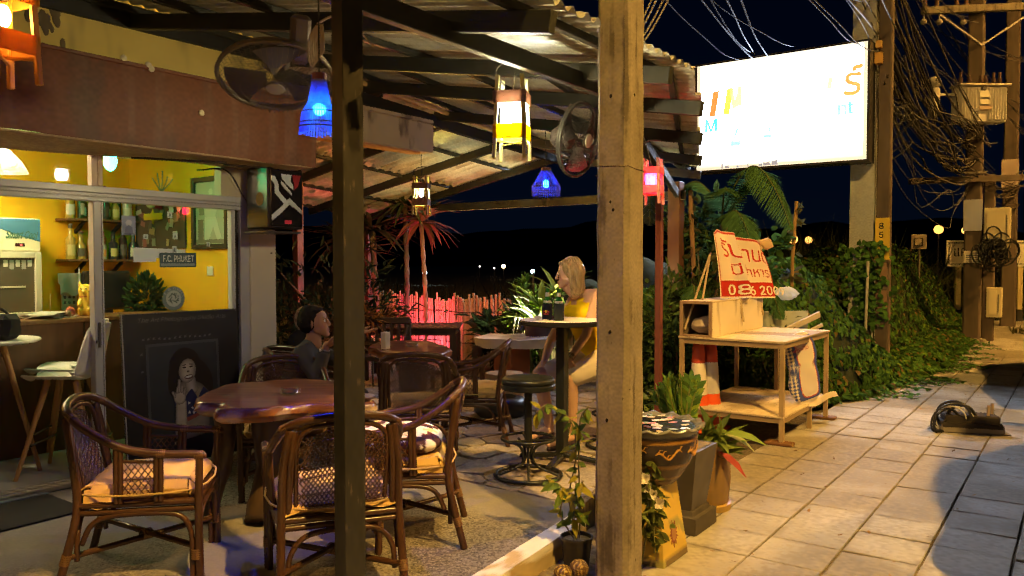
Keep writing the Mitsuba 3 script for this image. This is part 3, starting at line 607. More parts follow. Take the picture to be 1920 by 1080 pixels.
def chair_parts():
    P = {}
    hoop = [(.285, .275, .575), (.27, .278, .592), (.11, .285, .603), (-.05, .283, .635), (-.19, .268, .71), (-.275, .235, .775), (-.315, .165, .808), (-.328, .07, .822)]
    full = hoop + [(-.33, 0, .824)] + [tuple(x) for x in mirror(hoop)[::-1]]
    g = G(); g.add(tube(spline(full, 7), .0195, 9), rat, True); P['arm_hoop'] = g
    wrap(g, (-.275, .235, .775), (-.5, -.5, .3), .0195); wrap(g, (-.275, -.235, .775), (-.5, .5, .3), .0195)
    wrap(g, (.11, .285, .603), (1, 0, 0), .0195); wrap(g, (.11, -.285, .603), (1, 0, 0), .0195); wrap(g, (.27, .278, .59), (1, 0, 0), .0195); wrap(g, (.27, -.278, .59), (1, 0, 0), .0195)
    g = G()
    inner = [(-.235, .19, .42), (-.275, .192, .60), (-.298, .185, .72), (-.312, .14, .772), (-.322, .06, .788)]
    g.add(tube(spline(inner + [(-.323, 0, .79)] + [tuple(x) for x in mirror(inner)[::-1]], 6), .011, 7), rat, True)
    g.add(tube([(-.236, .2, .425), (-.245, 0, .425), (-.236, -.2, .425)], .014, 7), rat, True)
    for s in (1, -1):
        g.add(tube([(-.24, .225 * s, .40), (-.283, .215 * s, .62), (-.30, .20 * s, .765)], .016, 8), rat, True)
    P['back_frame'] = g
    # woven back: crossing strands on the curved back surface
    g = G()
    def bp(a, b):  # a across -1..1, b up 0..1
        hh = .425 + b * (.345 * (1 - .14 * a * a))
        return np.stack([-.236 - .082 * b - .008 + .0 * a - .010 * (1 - a * a), a * .188 + 0 * b, hh], -1)
    N = 22
    for k in range(-N, N + 1):
        for sgn in (1, -1):
            a0 = k / N * 2.2; tt = np.linspace(0, 1, 9); a = a0 + sgn * .62 * (tt * 2 - 1) * 1.0; ok = (np.abs(a) <= 1)
            if ok.sum() < 2: continue
            lo, hi = tt[ok][0], tt[ok][-1]
            t2 = np.linspace(lo, hi, max(3, ok.sum())); aa = a0 + sgn * .62 * (t2 * 2 - 1)
            p = bp(aa, t2); p[:, 0] += sgn * .0018
            g.add(tube(p, .0029, 4, False), (.075, .034, .016), True, jit=.4)
    for b in (.18, .42, .66, .86):
        a = np.linspace(-1, 1, 9); g.add(tube(bp(a, np.full(9, b)), .0024, 4, False), (.07, .032, .015), True)
    # dense woven band in the upper middle
    for b in np.linspace(.88, .99, 4):
        a = np.linspace(-.80, .80, 9) * (1 if b < .8 else .9); g.add(tube(bp(a, np.full(9, b)) + (.003, 0, 0), .0036, 4, False), (.085, .036, .016), True, jit=.4)
    P['woven_back'] = g
    for s, nm in ((1, 'side_panel'), (-1, 'side_panel')):
        g = G()
        for x in (.105, .085, -.065, -.083):
            g.add(tube([(x, .272 * s, .385), (x + .004, .283 * s, .60 + (.03 if x < 0 else 0))], .0125, 7), rat, True)
        g.add(tube([(.08, .276 * s, .565), (-.06, .276 * s, .575)], .008, 6), rat, True); g.add(tube([(.08, .272 * s, .41), (-.06, .272 * s, .41)], .008, 6), rat, True)
        for k in range(-5, 6):
            for sg_ in (1, -1):
                x0 = .01 + k * .028; tt = np.linspace(0, 1, 7); x = x0 + sg_ * .055 * (tt * 2 - 1); ok = (x < .08) & (x > -.06)
                if ok.sum() >= 2: 
                    q = np.stack([x[ok], np.full(ok.sum(), (.274 + .0015 * sg_) * s), .415 + .15 * tt[ok]], -1); g.add(tube(q, .0023, 4, False), (.075, .034, .016), True, jit=.3)
        g.add(tube([(.08, .275 * s, .49), (-.06, .275 * s, .49)], .003, 4), (.07, .03, .015), True)
        P.setdefault(nm, []).append(g)
    g = G()
    for z, r in ((.375, .0165), (.342, .014)):
        rp = [(.262, .262, z), (.262, -.262, z), (-.245, -.25, z), (-.245, .25, z)]
        for a, b in zip(rp, rp[1:] + rp[:1]): g.add(tube([a, b], r, 8), rat, True)
    g.add(box((-.24, -.25, .362), (.255, .25, .378)), (.06, .028, .014))
    for s in (1, -1):
        g.add(tube(spline([(.235, .26 * s, .10), (.232, .26 * s, .22), (.20, .26 * s, .295), (.12, .26 * s, .325), (-.1, .257 * s, .325), (-.19, .255 * s, .29), (-.235, .25 * s, .20)], 6), .0125, 7), rat, True)
    for x, yy in ((.262, .24), (-.262, .23)):
        g.add(tube(spline([(x, yy, .12), (x, yy - .01, .22), (x, yy - .06, .295), (x, 0.08, .32), (x, -.08, .32), (x, -yy + .06, .295), (x, -yy + .01, .22), (x, -yy, .12)], 6), .012, 7), rat, True)
    P['seat_frame'] = g
    P['leg'] = []
    for s in (1, -1):
        g = G(); g.add(tube([(.268, .268 * s, 0), (.265, .272 * s, .3), (.272, .276 * s, .585)], [.019, .018, .017], 9), rat, True); g.add(tube([(.238, .262 * s, 0), (.236, .262 * s, .2)], .014, 7), rat, True)
        wrap(g, (.255, .266 * s, .13), (0, 0, 1), .026, .05); P['leg'].append(g)
        g = G(); g.add(tube(spline([(-.335, .262 * s, 0), (-.285, .258 * s, .2), (-.25, .252 * s, .38), (-.272, .243 * s, .6), (-.30, .218 * s, .77)], 5), .0185, 9), rat, True); wrap(g, (-.30, .26 * s, .14), (.3, 0, 1), .021, .05); P['leg'].append(g)
    g = G()
    g.add(tube([(.255, .26, .135), (-.30, -.255, .145)], .0145, 8), rat, True); g.add(tube([(.255, -.26, .16), (-.30, .255, .17)], .0145, 8), rat, True); wrap(g, (-.02, 0, .152), (1, .9, 0), .026, .05)
    P['stretcher'] = g
    return P
_cp = chair_parts()
CHAIR = []
for nm, gs in _cp.items():
    for gg in (gs if isinstance(gs, list) else [gs]):
        CHAIR.append((nm, gg.ply('lacquer')))
def cushion_mesh(seed, w=.50, d=.49, th=.085, sag=.5):
    r = np.random.default_rng(seed)
    m = box((-d / 2, -w / 2, 0), (d / 2, w / 2, th), .03); v, f = trimesh.remesh.subdivide_to_size(m.vertices, m.faces, .03)
    m = trimesh.Trimesh(v, f); trimesh.smoothing.filter_taubin(m, iterations=6); v = m.vertices.copy()
    nz = meshkit.fbm(v * 9, 4, seed) - .5
    v[:, 2] += (v[:, 2] > th * .5) * (.03 * nz + .018 * (1 - (2 * v[:, 0] / d) ** 2) * (1 - (2 * v[:, 1] / w) ** 2))
    v[:, 0] += .022 * (meshkit.fbm(v * 8, 3, seed + 1) - .5); v[:, 1] += .022 * (meshkit.fbm(v * 8, 3, seed + 2) - .5)
    m.vertices = v; return m
def tan(p): return np.array([.56, .37, .14]) * (0.8 + .4 * meshkit.fbm(p * 7, 3, 2)[:, None])
CUSH = []
for sd in (3, 5, 8):
    g = G(); g.add(cushion_mesh(sd), tan, True)
    # piping seam and a loose fold hanging at the back
    e = [(.235, .24), (.235, -.24), (-.235, -.24), (-.235, .24)]
    g.add(tube(spline([(x, y, .045) for x, y in e], 4, True), .005, 5), (.40, .28, .13), True)
    fold = sheet(lambda u, v: np.stack([-.20 - .06 * u, -.24 + .48 * v, .075 - .05 * u ** 2 + .012 * np.sin(v * 14 + u * 3)], -1), 6, 24, .006)
    g.add(fold, tan, 40)
    for s in (1, -1): g.add(sheet(lambda u, v: np.stack([-.1 - .13 * v, s * (.235 + .025 * u), .06 - .075 * u + .008 * np.sin(v * 9)], -1), 6, 10, .005), tan, 40)
    CUSH.append(g.ply('cloth'))
def rattan_chair(x, y, deg, label, cl=None, cush=0, z=TZ):
    k = thing('rattan_armchair', label, 'armchair', 'rattan armchairs on the terrace'); M = rotz(math.radians(deg), (x, y, z))
    for nm, d in CHAIR: part(k, nm, d, to_world=M, **({'kind': 'stuff'} if nm == 'woven_back' else {}))
    if cl: one('seat_cushion', CUSH[cush], None, cl, 'cushion', 'tan seat cushions on the rattan armchairs', to_world=M @ tr(.005, 0, .378))
    return M
rattan_chair(-3.665, 2.085, 48, 'rattan armchair at the left front, turned side-on in front of the poster', 'tan cushion on the rattan armchair nearest the doormat', 0)
rattan_chair(-2.80, 2.475, 147, 'rattan armchair seen from behind right behind the black post', 'tan cushion on the rattan armchair behind the black post', 1)
MC = rattan_chair(-2.985, 3.135, 219, 'rattan armchair just right of the black post with a patterned pillow on it', 'tan cushion with a hanging corner under the patterned pillow', 2)
rattan_chair(-4.22, 3.33, -37, 'rattan armchair on the far side of the slab table, its back arch lit purple', 'tan cushion on the armchair beyond the slab table', 0)
rattan_chair(-4.02, 4.40, 128, 'rattan armchair with its back to the viewer at the second slab table', 'tan cushion on the armchair at the second slab table', 1)
rattan_chair(-4.12, 5.14, 212, 'rattan armchair on the flagstones left of the round bar stool', 'tan cushion on the armchair left of the bar stool', 2)
rattan_chair(-5.00, 4.22, 100, 'rattan armchair against the cream column, mostly hidden', None)
rattan_chair(-4.72, 3.98, 62, 'rattan armchair under the seated man', None)
# patterned pillow
def hexcol(p):
    q = p[:, :2] @ np.array([[1, 0], [0, 1.0]]); s = .052
    a = q[:, 0] / s; b = q[:, 1] / (s * .87); row = np.floor(b); cx = np.floor(a + .5 * (row % 2)); h = (cx * 3 + row * 2) % 5
    c = np.where((h < 2)[:, None], [[.72, .70, .66]], np.where((h < 3)[:, None], [[.16, .05, .05]], np.where((h < 4)[:, None], [[.66, .55, .30]], [[.07, .035, .04]])))
    return c
m = trimesh.creation.icosphere(5, 1.0); v = m.vertices.copy()
rr = np.abs(v[:, :2]); sq = (rr ** 4).sum(1) ** .25 + 1e-9; v[:, :2] *= (np.linalg.norm(v[:, :2], axis=1) / sq)[:, None] ** 1.0
m.vertices = v * np.array([.235, .235, .075]) + .01 * (meshkit.fbm(v * 3, 3, 5)[:, None] - .5)
g = G(); g.add(m, hexcol, True)
one('patterned_pillow', g, 'cloth', 'pillow with brown, white and yellow hexagons on the tan cushion', 'pillow', to_world=MC @ tr(.02, 0, .525) @ roty(-.05))

# ---------------------------------------------------------------- tree slab tables
def slab_table(name, outline, ztop, th, lab, legs, seed, top_mat='slab_mat'):
    k = thing(name, lab, 'table')
    o = np.array(spline(outline, 6, True)); c = o.mean(0); r = np.random.default_rng(seed)
    nz = meshkit.fbm(np.c_[o * 6, o[:, :1] * 0], 4, seed) - .5
    d = o - c; d /= np.linalg.norm(d, axis=1, keepdims=True)
    o = o + d * nz[:, None] * .09
    rings = [(0.96, ztop), (0.995, ztop - .006), (1.02, ztop - .02), (1.03, ztop - .045), (.99, ztop - th * .75), (.93, ztop - th)]
    V = []; n = len(o)
    for i, (s, z) in enumerate(rings):
        p = c + (o - c) * s; bump = (meshkit.fbm(np.c_[p * 14, np.full((n, 1), z * 22)], 4, seed + 3) - .5) * (.07 if i > 1 else .0)
        V.append(np.c_[p + d * bump[:, None], np.full(n, z) + (.6 * bump * .3 if i > 1 else 0)])
    V = np.vstack(V); F = []
    for i in range(len(rings) - 1):
        a = np.arange(n) + i * n; b = np.roll(np.arange(n), -1) + i * n
        F += [np.stack([a, a + n, b + n], 1), np.stack([a, b + n, b], 1)]
    F = np.vstack(F); top = trimesh.creation.triangulate_polygon(sg.Polygon(V[:n, :2]).buffer(0), engine='earcut')
    m = trimesh.Trimesh(V, F, process=False)
    if m.volume < 0: m.invert()
    def edgecol(p):
        t = np.clip((ztop - .012 - p[:, 2]) / .02, 0, 1)[:, None]; nn = meshkit.fbm(p * 11, 4, seed)[:, None]
        e = np.where(nn > .58, [[.45, .36, .26]], [[.26, .10, .03]]) * (.5 + nn)
        return (1 - t) * np.array([.08, .028, .016]) + t * e
    g = G(); g.add(m, edgecol, 50); part(k, 'live_edge', g, 'lacquer', label='knobbly live edge of the slab')
    tv = np.c_[top[0], np.full(len(top[0]), ztop)]; tf = top[1]
    if np.cross(tv[tf[0, 1]] - tv[tf[0, 0]], tv[tf[0, 2]] - tv[tf[0, 0]])[2] < 0: tf = tf[:, ::-1]
    g = G(); g.add((tv, tf), (.2, .08, .04)); part(k, 'table_top', g, top_mat)
    for L in legs:
        g = G(); pth = spline(L[0], 6); rad = np.interp(np.linspace(0, 1, len(pth)), np.linspace(0, 1, len(L[1])), L[1])
        v, f = tube(pth, rad, 14); v = v + .02 * (meshkit.fbm(v * 12, 4, seed)[:, None] - .5); g.add((v, f), lambda p: np.array([.075, .045, .03]) * (.5 + meshkit.fbm(p * 8, 4, 2)[:, None]), True); part(k, 'leg', g, 'lacquer')
    return k
procmat('slab_mat', lambda p, n, uv: mix((0.06, 0.020, 0.012), (0.135, 0.058, 0.034), fbm((p.x * .82 + p.y * .57) * 3, (p.y * .82 - p.x * .57) * 30, 1.0, 4)), roughfn=lambda p, n, uv: 0.09 + 0.28 * smoothstep(0.42, 0.7, fbm(p.x * 7, p.y * 7, 3.0, 4)), spec=0.55, clearcoat=0.8, clearcoat_gloss=0.93)
slab_table('slab_table', [(-4.18, 2.74), (-4.30, 2.98), (-4.22, 3.22), (-4.12, 3.40), (-3.85, 3.42), (-3.55, 3.32), (-3.28, 3.18), (-3.10, 3.02), (-3.22, 2.90), (-3.36, 2.74), (-3.44, 2.55), (-3.60, 2.42), (-3.72, 2.52), (-3.88, 2.50), (-4.02, 2.60)], .87, .082,
           'polished tree slab table with a knobbly live edge in the foreground', [([(-3.75, 2.85, .15), (-3.8, 2.9, .45), (-3.75, 2.9, .8)], [.15, .085, .15]), ([(-4.05, 2.62, .15), (-3.98, 2.70, .5), (-4.0, 2.74, .8)], [.055, .06, .07])], 21)
slab_table('slab_table', [(-4.93, 4.86), (-5.25, 5.1), (-5.45, 5.45), (-5.2, 5.75), (-4.9, 5.62), (-4.62, 5.42), (-4.42, 5.22), (-4.36, 5.0), (-4.55, 4.86), (-4.75, 4.75)], .87, .08,
           'second tree slab table beyond the chairs with a tissue box on it', [([(-4.85, 5.2, .15), (-4.8, 5.2, .5), (-4.85, 5.2, .8)], [.17, .10, .16])], 34)
# ashtrays
def ashtray(x, y, z, lab, s=1.0):
    g = G(); n = 48; th = np.arange(n) * 2 * np.pi / n; wob = 1 + .05 * np.cos(th * 12)
    prof = [(.001, 0), (.050, 0), (.054, .004), (.056, .030), (.050, .034), (.044, .031), (.040, .010), (.001, .008)]
    m = lathe(prof, n); v = m.vertices.copy(); a = np.arctan2(v[:, 1], v[:, 0]); v[:, :2] *= (1 + .035 * np.cos(a * 12) * (v[:, 2] > .002))[:, None]
    for q in range(4): v[:, 2] -= .009 * np.exp(-((np.angle(np.exp(1j * (a - q * np.pi / 2)))) / .16) ** 2) * (v[:, 2] > .029)
    m.vertices = v * s; g.add(m, (1, 1, 1), 40, tr(x, y, z)); one('glass_ashtray', g, 'glass_solid', lab, 'ashtray')
ashtray(-3.68, 2.94, .871, 'clear glass ashtray on the slab table in the foreground', 1.05)
ashtray(-4.90, 5.28, .871, 'glass ashtray on the second slab table', 1.0)
g = G(); g.add(box((-4.95, 4.93, .871), (-4.89, 4.99, 1.02), .004), (.75, .72, .66)); one('tissue_box', g, 'paint', 'white upright napkin holder beside the black post on the second slab table', 'napkin holder')
# steel dish on the table's right tip
g = G(); g.add(lathe([(.001, .0), (.05, .0), (.085, .018), (.088, .018), (.052, -.004)], 28), (.5, .5, .52), True, tr(-3.20, 3.02, .878)); one('steel_dish', g, 'metal', 'small shiny steel dish at the right end of the slab table', 'dish')

# ---------------------------------------------------------------- round padded bar stools
def ring_of(r, z, rad, n=32):
    th = np.linspace(0, 2 * np.pi, n + 1); P = np.stack([r * np.cos(th), r * np.sin(th), np.full(n + 1, z)], -1); return tube(P, rad, 8, False)
def bar_stool(x, y, z, lab, a=0.3):
    k = thing('bar_stool', lab, 'bar stool', 'black round bar stools'); M = rotz(a, (x, y, z))
    g = G(); g.add(lathe([(.001, .685), (.14, .69), (.175, .683), (.185, .67), (.185, .655), (.178, .648), (.178, .642), (.186, .636), (.186, .612), (.176, .604), (.001, .602)], 40), lambda p: np.array([.010, .012, .012]) * (.8 + .6 * meshkit.noise(p * 30, 2)[:, None]), 45); part(k, 'seat', g, 'semi', to_world=M, label='black vinyl padded seat')
    g = G(); g.add(tube([(0, 0, .20), (0, 0, .61)], .027, 14), BK, True); part(k, 'column', g, 'semi', to_world=M)
    g = G(); g.add(ring_of(.18, .265, .011), BK, True)
    for q in range(3):
        b = q * 2.094; g.add(tube([(.02 * math.cos(b), .02 * math.sin(b), .25), (.18 * math.cos(b), .18 * math.sin(b), .265)], .009, 7), BK, True)
    part(k, 'foot_ring', g, 'semi', to_world=M)
    g = G(); g.add(ring_of(.225, .016, .015), BK, True)
    part(k, 'base_ring', g, 'semi', to_world=M)
    for q in range(5):
        b = q * 2 * math.pi / 5; c, s = math.cos(b), math.sin(b)
        g = G(); g.add(tube(spline([(.115 * c, .115 * s, .245), (.05 * c, .05 * s, .20), (.035 * c, .035 * s, .12), (.08 * c, .08 * s, .07), (.22 * c, .22 * s, .025)], 5), .009, 7), BK, True); part(k, 'base_leg', g, 'semi', to_world=M)
bar_stool(-3.075, 4.47, .152, 'empty round bar stool with black padded seat in front of the high table')
bar_stool(-3.02, 5.62, .152, 'bar stool behind the concrete pole, its seat edge peeking out on the right', .8)
# ---------------------------------------------------------------- high table
hx, hy = -3.12, 4.98
k = thing('high_table', 'round high table with white top and black pedestal', 'table')
g = G(); g.add(lathe([(.001, 1.085), (.315, 1.085), (.321, 1.08), (.321, 1.058), (.315, 1.052), (.001, 1.052)], 56), (.015, .013, .013), 40, tr(hx, hy, .114)); part(k, 'table_edge', g, 'semi', label='black edged tabletop')
g = G(); g.add(lathe([(.3145, 1.0875), (.001, 1.0875)], 56), (.66, .63, .62), True, tr(hx, hy, .114)); part(k, 'table_top', g, 'semi', label='white laminate surface')
g = G(); g.add(box((hx - .035, hy - .035, .19), (hx + .035, hy + .035, 1.165), .004), BK); part(k, 'pedestal', g, 'semi')
for q in range(4):
    b = .25 + q * math.pi / 2; c, s = math.cos(b), math.sin(b)
    g = G(); g.add(beam((hx, hy, .20), (hx + .33 * c, hy + .33 * s, .165), .05, .03, bevel=.006), BK); g.add(tube([(hx + .31 * c, hy + .31 * s, .152), (hx + .31 * c, hy + .31 * s, .166)], .02, 10), BK, True); part(k, 'foot', g, 'semi')
# bottles in sleeves, small things on the table
def beer(x, y, z, lab, sl, a=0):
    k = thing('beer_bottle', lab, 'bottle', 'green beer bottles in drink sleeves')
    g = G(); g.add(lathe([(.001, 0), (.030, 0), (.0305, .12), (.027, .145), (.0155, .175), (.0135, .215), (.0145, .218), (.0145, .228), (.012, .229), (.001, .229)], 20), (.012, .10, .02), 50, tr(x, y, z)); part(k, 'glass', g, 'gloss')
    g = G(); g.add(lathe([(.0165, .172), (.0146, .2), (.0142, .203)], 20), (.55, .55, .5), True, tr(x, y, z)); g.add(lathe([(.0305, .124), (.028, .143)], 20), (.5, .5, .42), True, tr(x, y, z)); part(k, 'neck_label', g, 'paint')
    g = G(); g.add(lathe([(.031, -.0), (.038, .0), (.0385, .118), (.034, .12), (.0315, .118)], 24), sl, 40, tr(x, y, z)); s = part(k, 'drink_sleeve', g, 'cloth', label='dark drink sleeve')
    return s
zt = 1.202
s1 = beer(-3.20, 4.90, zt, 'green beer bottle in a navy sleeve with a red and yellow emblem', (.012, .014, .03))
s2 = beer(-3.095, 4.89, zt, 'green beer bottle in a plain charcoal sleeve, nearer the woman', (.028, .034, .036))
def decal(cx, cy, z0, R, shape, col, ang, rad=.0388):
    """flat print wrapped on a sleeve: shape polygons in metres, centred."""
    g = G()
    for s_ in getattr(shape, 'geoms', [shape]):
        m = trimesh.creation.extrude_polygon(s_, .0006, engine='earcut'); v, f = trimesh.remesh.subdivide_to_size(m.vertices, m.faces, .008)
        a = ang + v[:, 0] / rad; r = rad + v[:, 2]; g.add((np.stack([cx + r * np.cos(a), cy + r * np.sin(a), z0 + v[:, 1]], -1), f), col)
    return g
ang = math.atan2(-4.9, 3.2)
for q, (shp, col) in enumerate(((sg.Point(0, .002).buffer(.011), (.70, .5, .05)), (sg.Polygon([(-.026, -.004), (-.016, .008), (-.004, .002), (-.012, -.006)]), (.5, .04, .03)), (sg.Polygon([(.026, -.004), (.016, .008), (.004, .002), (.012, -.006)]), (.5, .04, .03)), (sg.box(-.02, -.022, .02, -.013), (.6, .05, .05)))):
    part('beer_bottle', 'drink_sleeve__print', decal(-3.20, 4.90, zt + .062, .0388, shp, col, ang - .25, .0390 + .0006 * q), 'paint')
g = G(); g.add(lathe([(.001, 0), (.055, 0), (.06, .012), (.056, .012), (.001, .005)], 24), (.10, .035, .02), 40, tr(-3.25, 5.08, zt)); one('brown_saucer', g, 'semi', 'small brown saucer behind the bottles on the high table', 'saucer')
g = G(); g.add(lathe([(.001, 0), (.016, 0), (.024, .028), (.021, .028), (.014, .004), (.001, .004)], 20), (.72, .72, .74), 40, tr(-3.245, 4.84, zt)); one('white_cup', g, 'semi', 'small white cup left of the bottles on the high table', 'cup')
g = G(); g.add(box((-.035, -.02, 0), (.035, .02, .008), .003), (.62, .62, .64), False, rotz(.4, (-3.165, 4.80, zt))); one('white_lighter', g, 'semi', 'flat white packet lying before the bottles on the high table', 'packet')

# ---------------------------------------------------------------- dark slatted garden table and its benches
DK = (.022, .014, .012)
k = thing('slatted_garden_table', 'dark wooden slatted garden table in front of the red lit fence', 'table')
A = frame((-7.0, 7.55, 0), (.81, .58, 0), (-.58, .81, 0))
for q in range(7):
    g = G(); g.add(box((-.62, -.40 + q * .117, .80), (.62, -.30 + q * .117, .825), .004), (.05, .022, .018), False, A); part(k, 'slat', g, 'lacquer')
g = G(); g.add(box((-.58, -.38, .72), (.58, .38, .80)), DK, False, A); part(k, 'apron', g, 'semi')
for sx in (-.55, .55):
    for sy in (-.34, .34):
        g = G(); g.add(box((sx - .04, sy - .04, .15), (sx + .04, sy + .04, .72)), DK, False, A); part(k, 'leg', g, 'semi')
def slat_bench(o, ex, lab, w=.9):
    k = thing('garden_chair', lab, 'chair', 'dark slatted garden chairs'); A = frame(o, ex, np.cross((0, 0, 1), ex))
    g = G(); g.add(box((-w / 2, -.24, .38), (w / 2, .24, .43), .006), DK, False, A); part(k, 'seat', g, 'semi')
    B = A @ tr(0, -.24, .40) @ rotx(.18)
    g = G(); g.add(box((-w / 2, -.02, .36), (w / 2, .02, .44), .008), DK, False, B); g.add(box((-w / 2, -.02, .10), (w / 2, .02, .16), .008), DK, False, B); part(k, 'back_rail', g, 'semi')
    n = int(w / .085)
    for q in range(n):
        x = -w / 2 + .05 + q * (w - .1) / (n - 1); g = G(); g.add(box((x - .018, -.012, .15), (x + .018, .012, .37)), DK, False, B); part(k, 'back_slat', g, 'semi')
    for sx in (-1, 1):
        g = G(); g.add(box((sx * (w / 2 - .03) - .03, -.26, 0), (sx * (w / 2 - .03) + .03, -.20, .40)), DK, False, A); part(k, 'leg', g, 'semi'); g = G(); g.add(box((sx * (w / 2 - .03) - .03, .18, 0), (sx * (w / 2 - .03) + .03, .24, .40)), DK, False, A); part(k, 'leg', g, 'semi')
        g = G(); g.add(box((sx * (w / 2 - .03) - .03, -.03, .40), (sx * (w / 2 - .03) + .03, .03, .82), .006), DK, False, A @ tr(0, -.24, 0) @ rotx(.18)); part(k, 'back_post', g, 'semi')
slat_bench((-6.62, 6.35, .15), (-.81, -.58, 0), 'dark slatted garden chair seen from behind, left before the garden table', .95)
slat_bench((-6.2, 8.22, .15), (-.5, .86, 0), 'dark garden chair side-on at the right end of the garden table', .55)
# ---------------------------------------------------------------- lanterns, fans, speaker under the roof
def stool_lantern(o, s, lab, body, band, bulb_rgb, bulb_s, H=.40, W=.15, tilt=0.0, upside=False, hang=None, rotd=0.2, weight=1.0, bulb=.03, lit_band=None):
    """a lantern made like a little four legged stool frame, hung on a wire."""
    k = thing('stool_lantern', lab, 'lantern'); M = tr(*o) @ rotz(rotd) @ rotx(tilt) @ scl(s)
    w = W / 2
    for sx in (-1, 1):
        for sy in (-1, 1):
            g = G(); g.add(beam((sx * w * 1.08, sy * w * 1.08, -H * .52), (sx * w * .86, sy * w * .86, H * .52), .022, .022, up=(1, 0, 0), bevel=.003), body, False, M); part(k, 'post', g, 'paint')
    bands = [(.17, .32, band[0]), (-.27, -.09, band[1])]
    for a, b, c in bands:
        g = G()
        q = w * 1.16
        for (l, h) in (((-q, -q, a * H), (q, -q + .012, b * H)), ((-q, q - .012, a * H), (q, q, b * H)), ((-q, -q + .012, a * H), (-q + .012, q - .012, b * H)), ((q - .012, -q + .012, a * H), (q, q - .012, b * H))):
            g.add(box(l, h, .003), c, False, M)
        part(k, 'frame_band', g, 'fabric_shade' if lit_band else 'paint')
    g = G(); g.add(tube([(0, 0, .20 * H), (0, 0, .30 * H)], .022, 12), (.03, .03, .03), True, M); part(k, 'socket', g, 'paint')
    g = G(); g.add(trimesh.creation.icosphere(1, 1.0), (1, 1, 1), True, M @ tr(0, 0, .06 * H) @ scl(bulb, bulb, bulb * 1.5)); part(k, 'bulb', g, 'matte', emitter=glow(bulb_rgb, bulb_s, weight), label='glowing bulb')
    g = G(); top = np.array(o) + (0, 0, s * H * .3); hang = np.array(hang if hang is not None else (o[0], o[1], o[2] + .5))
    g.add(tube([top, hang], .004, 5), (.03, .03, .03), True)
    if s > .9: g.add(tube(spline([top + (-.03, -.03, .05), top + (-.07, -.07, .12), top + (-.03, -.03, .19), top + (.05, .03, .2)], 6), .006, 6), (.03, .03, .03), True)
    part(k, 'wire', g, 'paint')
    for a, b, z in (((-w, -w), (w, w), -.30), ((-w, w), (w, -w), -.31)): g = G(); g.add(beam((*a, z * H), (*b, z * H), .01, .01), body, False, M); part(k, 'cross_bar', g, 'paint')
    return k
stool_lantern((-2.70, 3.76, 2.455), 1.0, 'lit white and yellow lantern like an upturned stool hanging under the main beam', (.42, .36, .12), ((.16, .11, .10), (.80, .42, .02)), (1.0, .82, .40), 430, H=.46, W=.165, hang=(-2.68, 3.76, 2.72), rotd=.42, weight=2.2, bulb=.062, lit_band=True)
stool_lantern((-6.30, 6.95, 2.41), 1.0, 'small lit yellow stool lantern hanging by the red cordyline', (.30, .22, .06), ((.10, .055, .03), (.16, .07, .035)), (1.0, .45, .06), 2000, H=.44, W=.16, hang=(-6.3, 6.95, 2.98), rotd=.5, weight=1.3, bulb=.032)
stool_lantern((-2.505, 5.20, 2.20), .92, 'lit pink-red stool lantern half hidden by the concrete pole', (.45, .16, .14), ((.66, .24, .30), (.72, .30, .42)), (1.0, .005, .045), 26, H=.34, W=.13, hang=(-2.6, 5.2, 2.62), rotd=.2, weight=.8, bulb=.062, lit_band=True)
stool_lantern((-3.235, 1.30, 2.50), 1.0, 'orange stool lantern cut off by the upper left corner', (.62, .26, .05), ((.6, .3, .06), (.62, .28, .06)), (1.0, .45, .10), 90, H=.42, W=.15, hang=(-3.2, 1.3, 2.95), rotd=.2, weight=.8, lit_band=True)
# blue rattan shade lamps
def blue_shade(o, lab, prof, bulb_s, sticks, hang, wt=1.0, cap=(.16, .05, .04)):
    k = thing('blue_lamp', lab, 'hanging lamp'); M = tr(*o)
    rng_ = np.random.default_rng(4)
    n = sticks; P = np.array(prof)
    for q in range(n):
        a = q * 2 * np.pi / n; c, s_ = math.cos(a), math.sin(a)
        g = G(); g.add(tube([(r * c, r * s_, z + .004 * rng_.normal() * (i == 0)) for i, (r, z) in enumerate(P)], .0042, 5), (.30, .34, .60), True, M); part(k, 'rattan_stick', g, 'fabric_shade')
    for r, z in (P[0] + (0, .03), P[1], (P[0] + P[1]) / 2, P[-1]): g = G(); g.add(ring_of(r * 1.02, z, .003, 24), (.12, .10, .1), True, M); part(k, 'binding', g, 'paint')
    g = G(); g.add(lathe([(P[-1][0] + .004, P[-1][1] - .01), (P[-1][0] + .004, P[-1][1] + .03), (.001, P[-1][1] + .03)], 16), cap, 40, M); g.add(tube([np.array(o) + (0, 0, P[-1][1]), hang], .004, 5), (.03, .03, .03), True); part(k, 'cap', g, 'paint')
    g = G(); g.add(trimesh.creation.icosphere(1, 1.0), (1, 1, 1), True, M @ tr(0, 0, P[1][1] + .03) @ scl(.034, .034, .044)); part(k, 'bulb', g, 'matte', emitter=glow((.0012, .032, 1.0), bulb_s, wt))
blue_shade((-2.90, 2.50, 2.22), 'blue lit rattan stick lampshade beside the black post', [(.093, 0), (.078, .10), (.050, .14), (.038, .21), (.03, .25)], 900, 44, (-2.9, 2.5, 2.85), 1.3)
blue_shade((-4.59, 7.0, 2.32), 'blue lit bell shaped lamp hanging far back under the tie beam', [(.145, 0), (.15, .10), (.062, .25), (.05, .27)], 150, 40, (-4.6, 7.0, 3.0), .8)
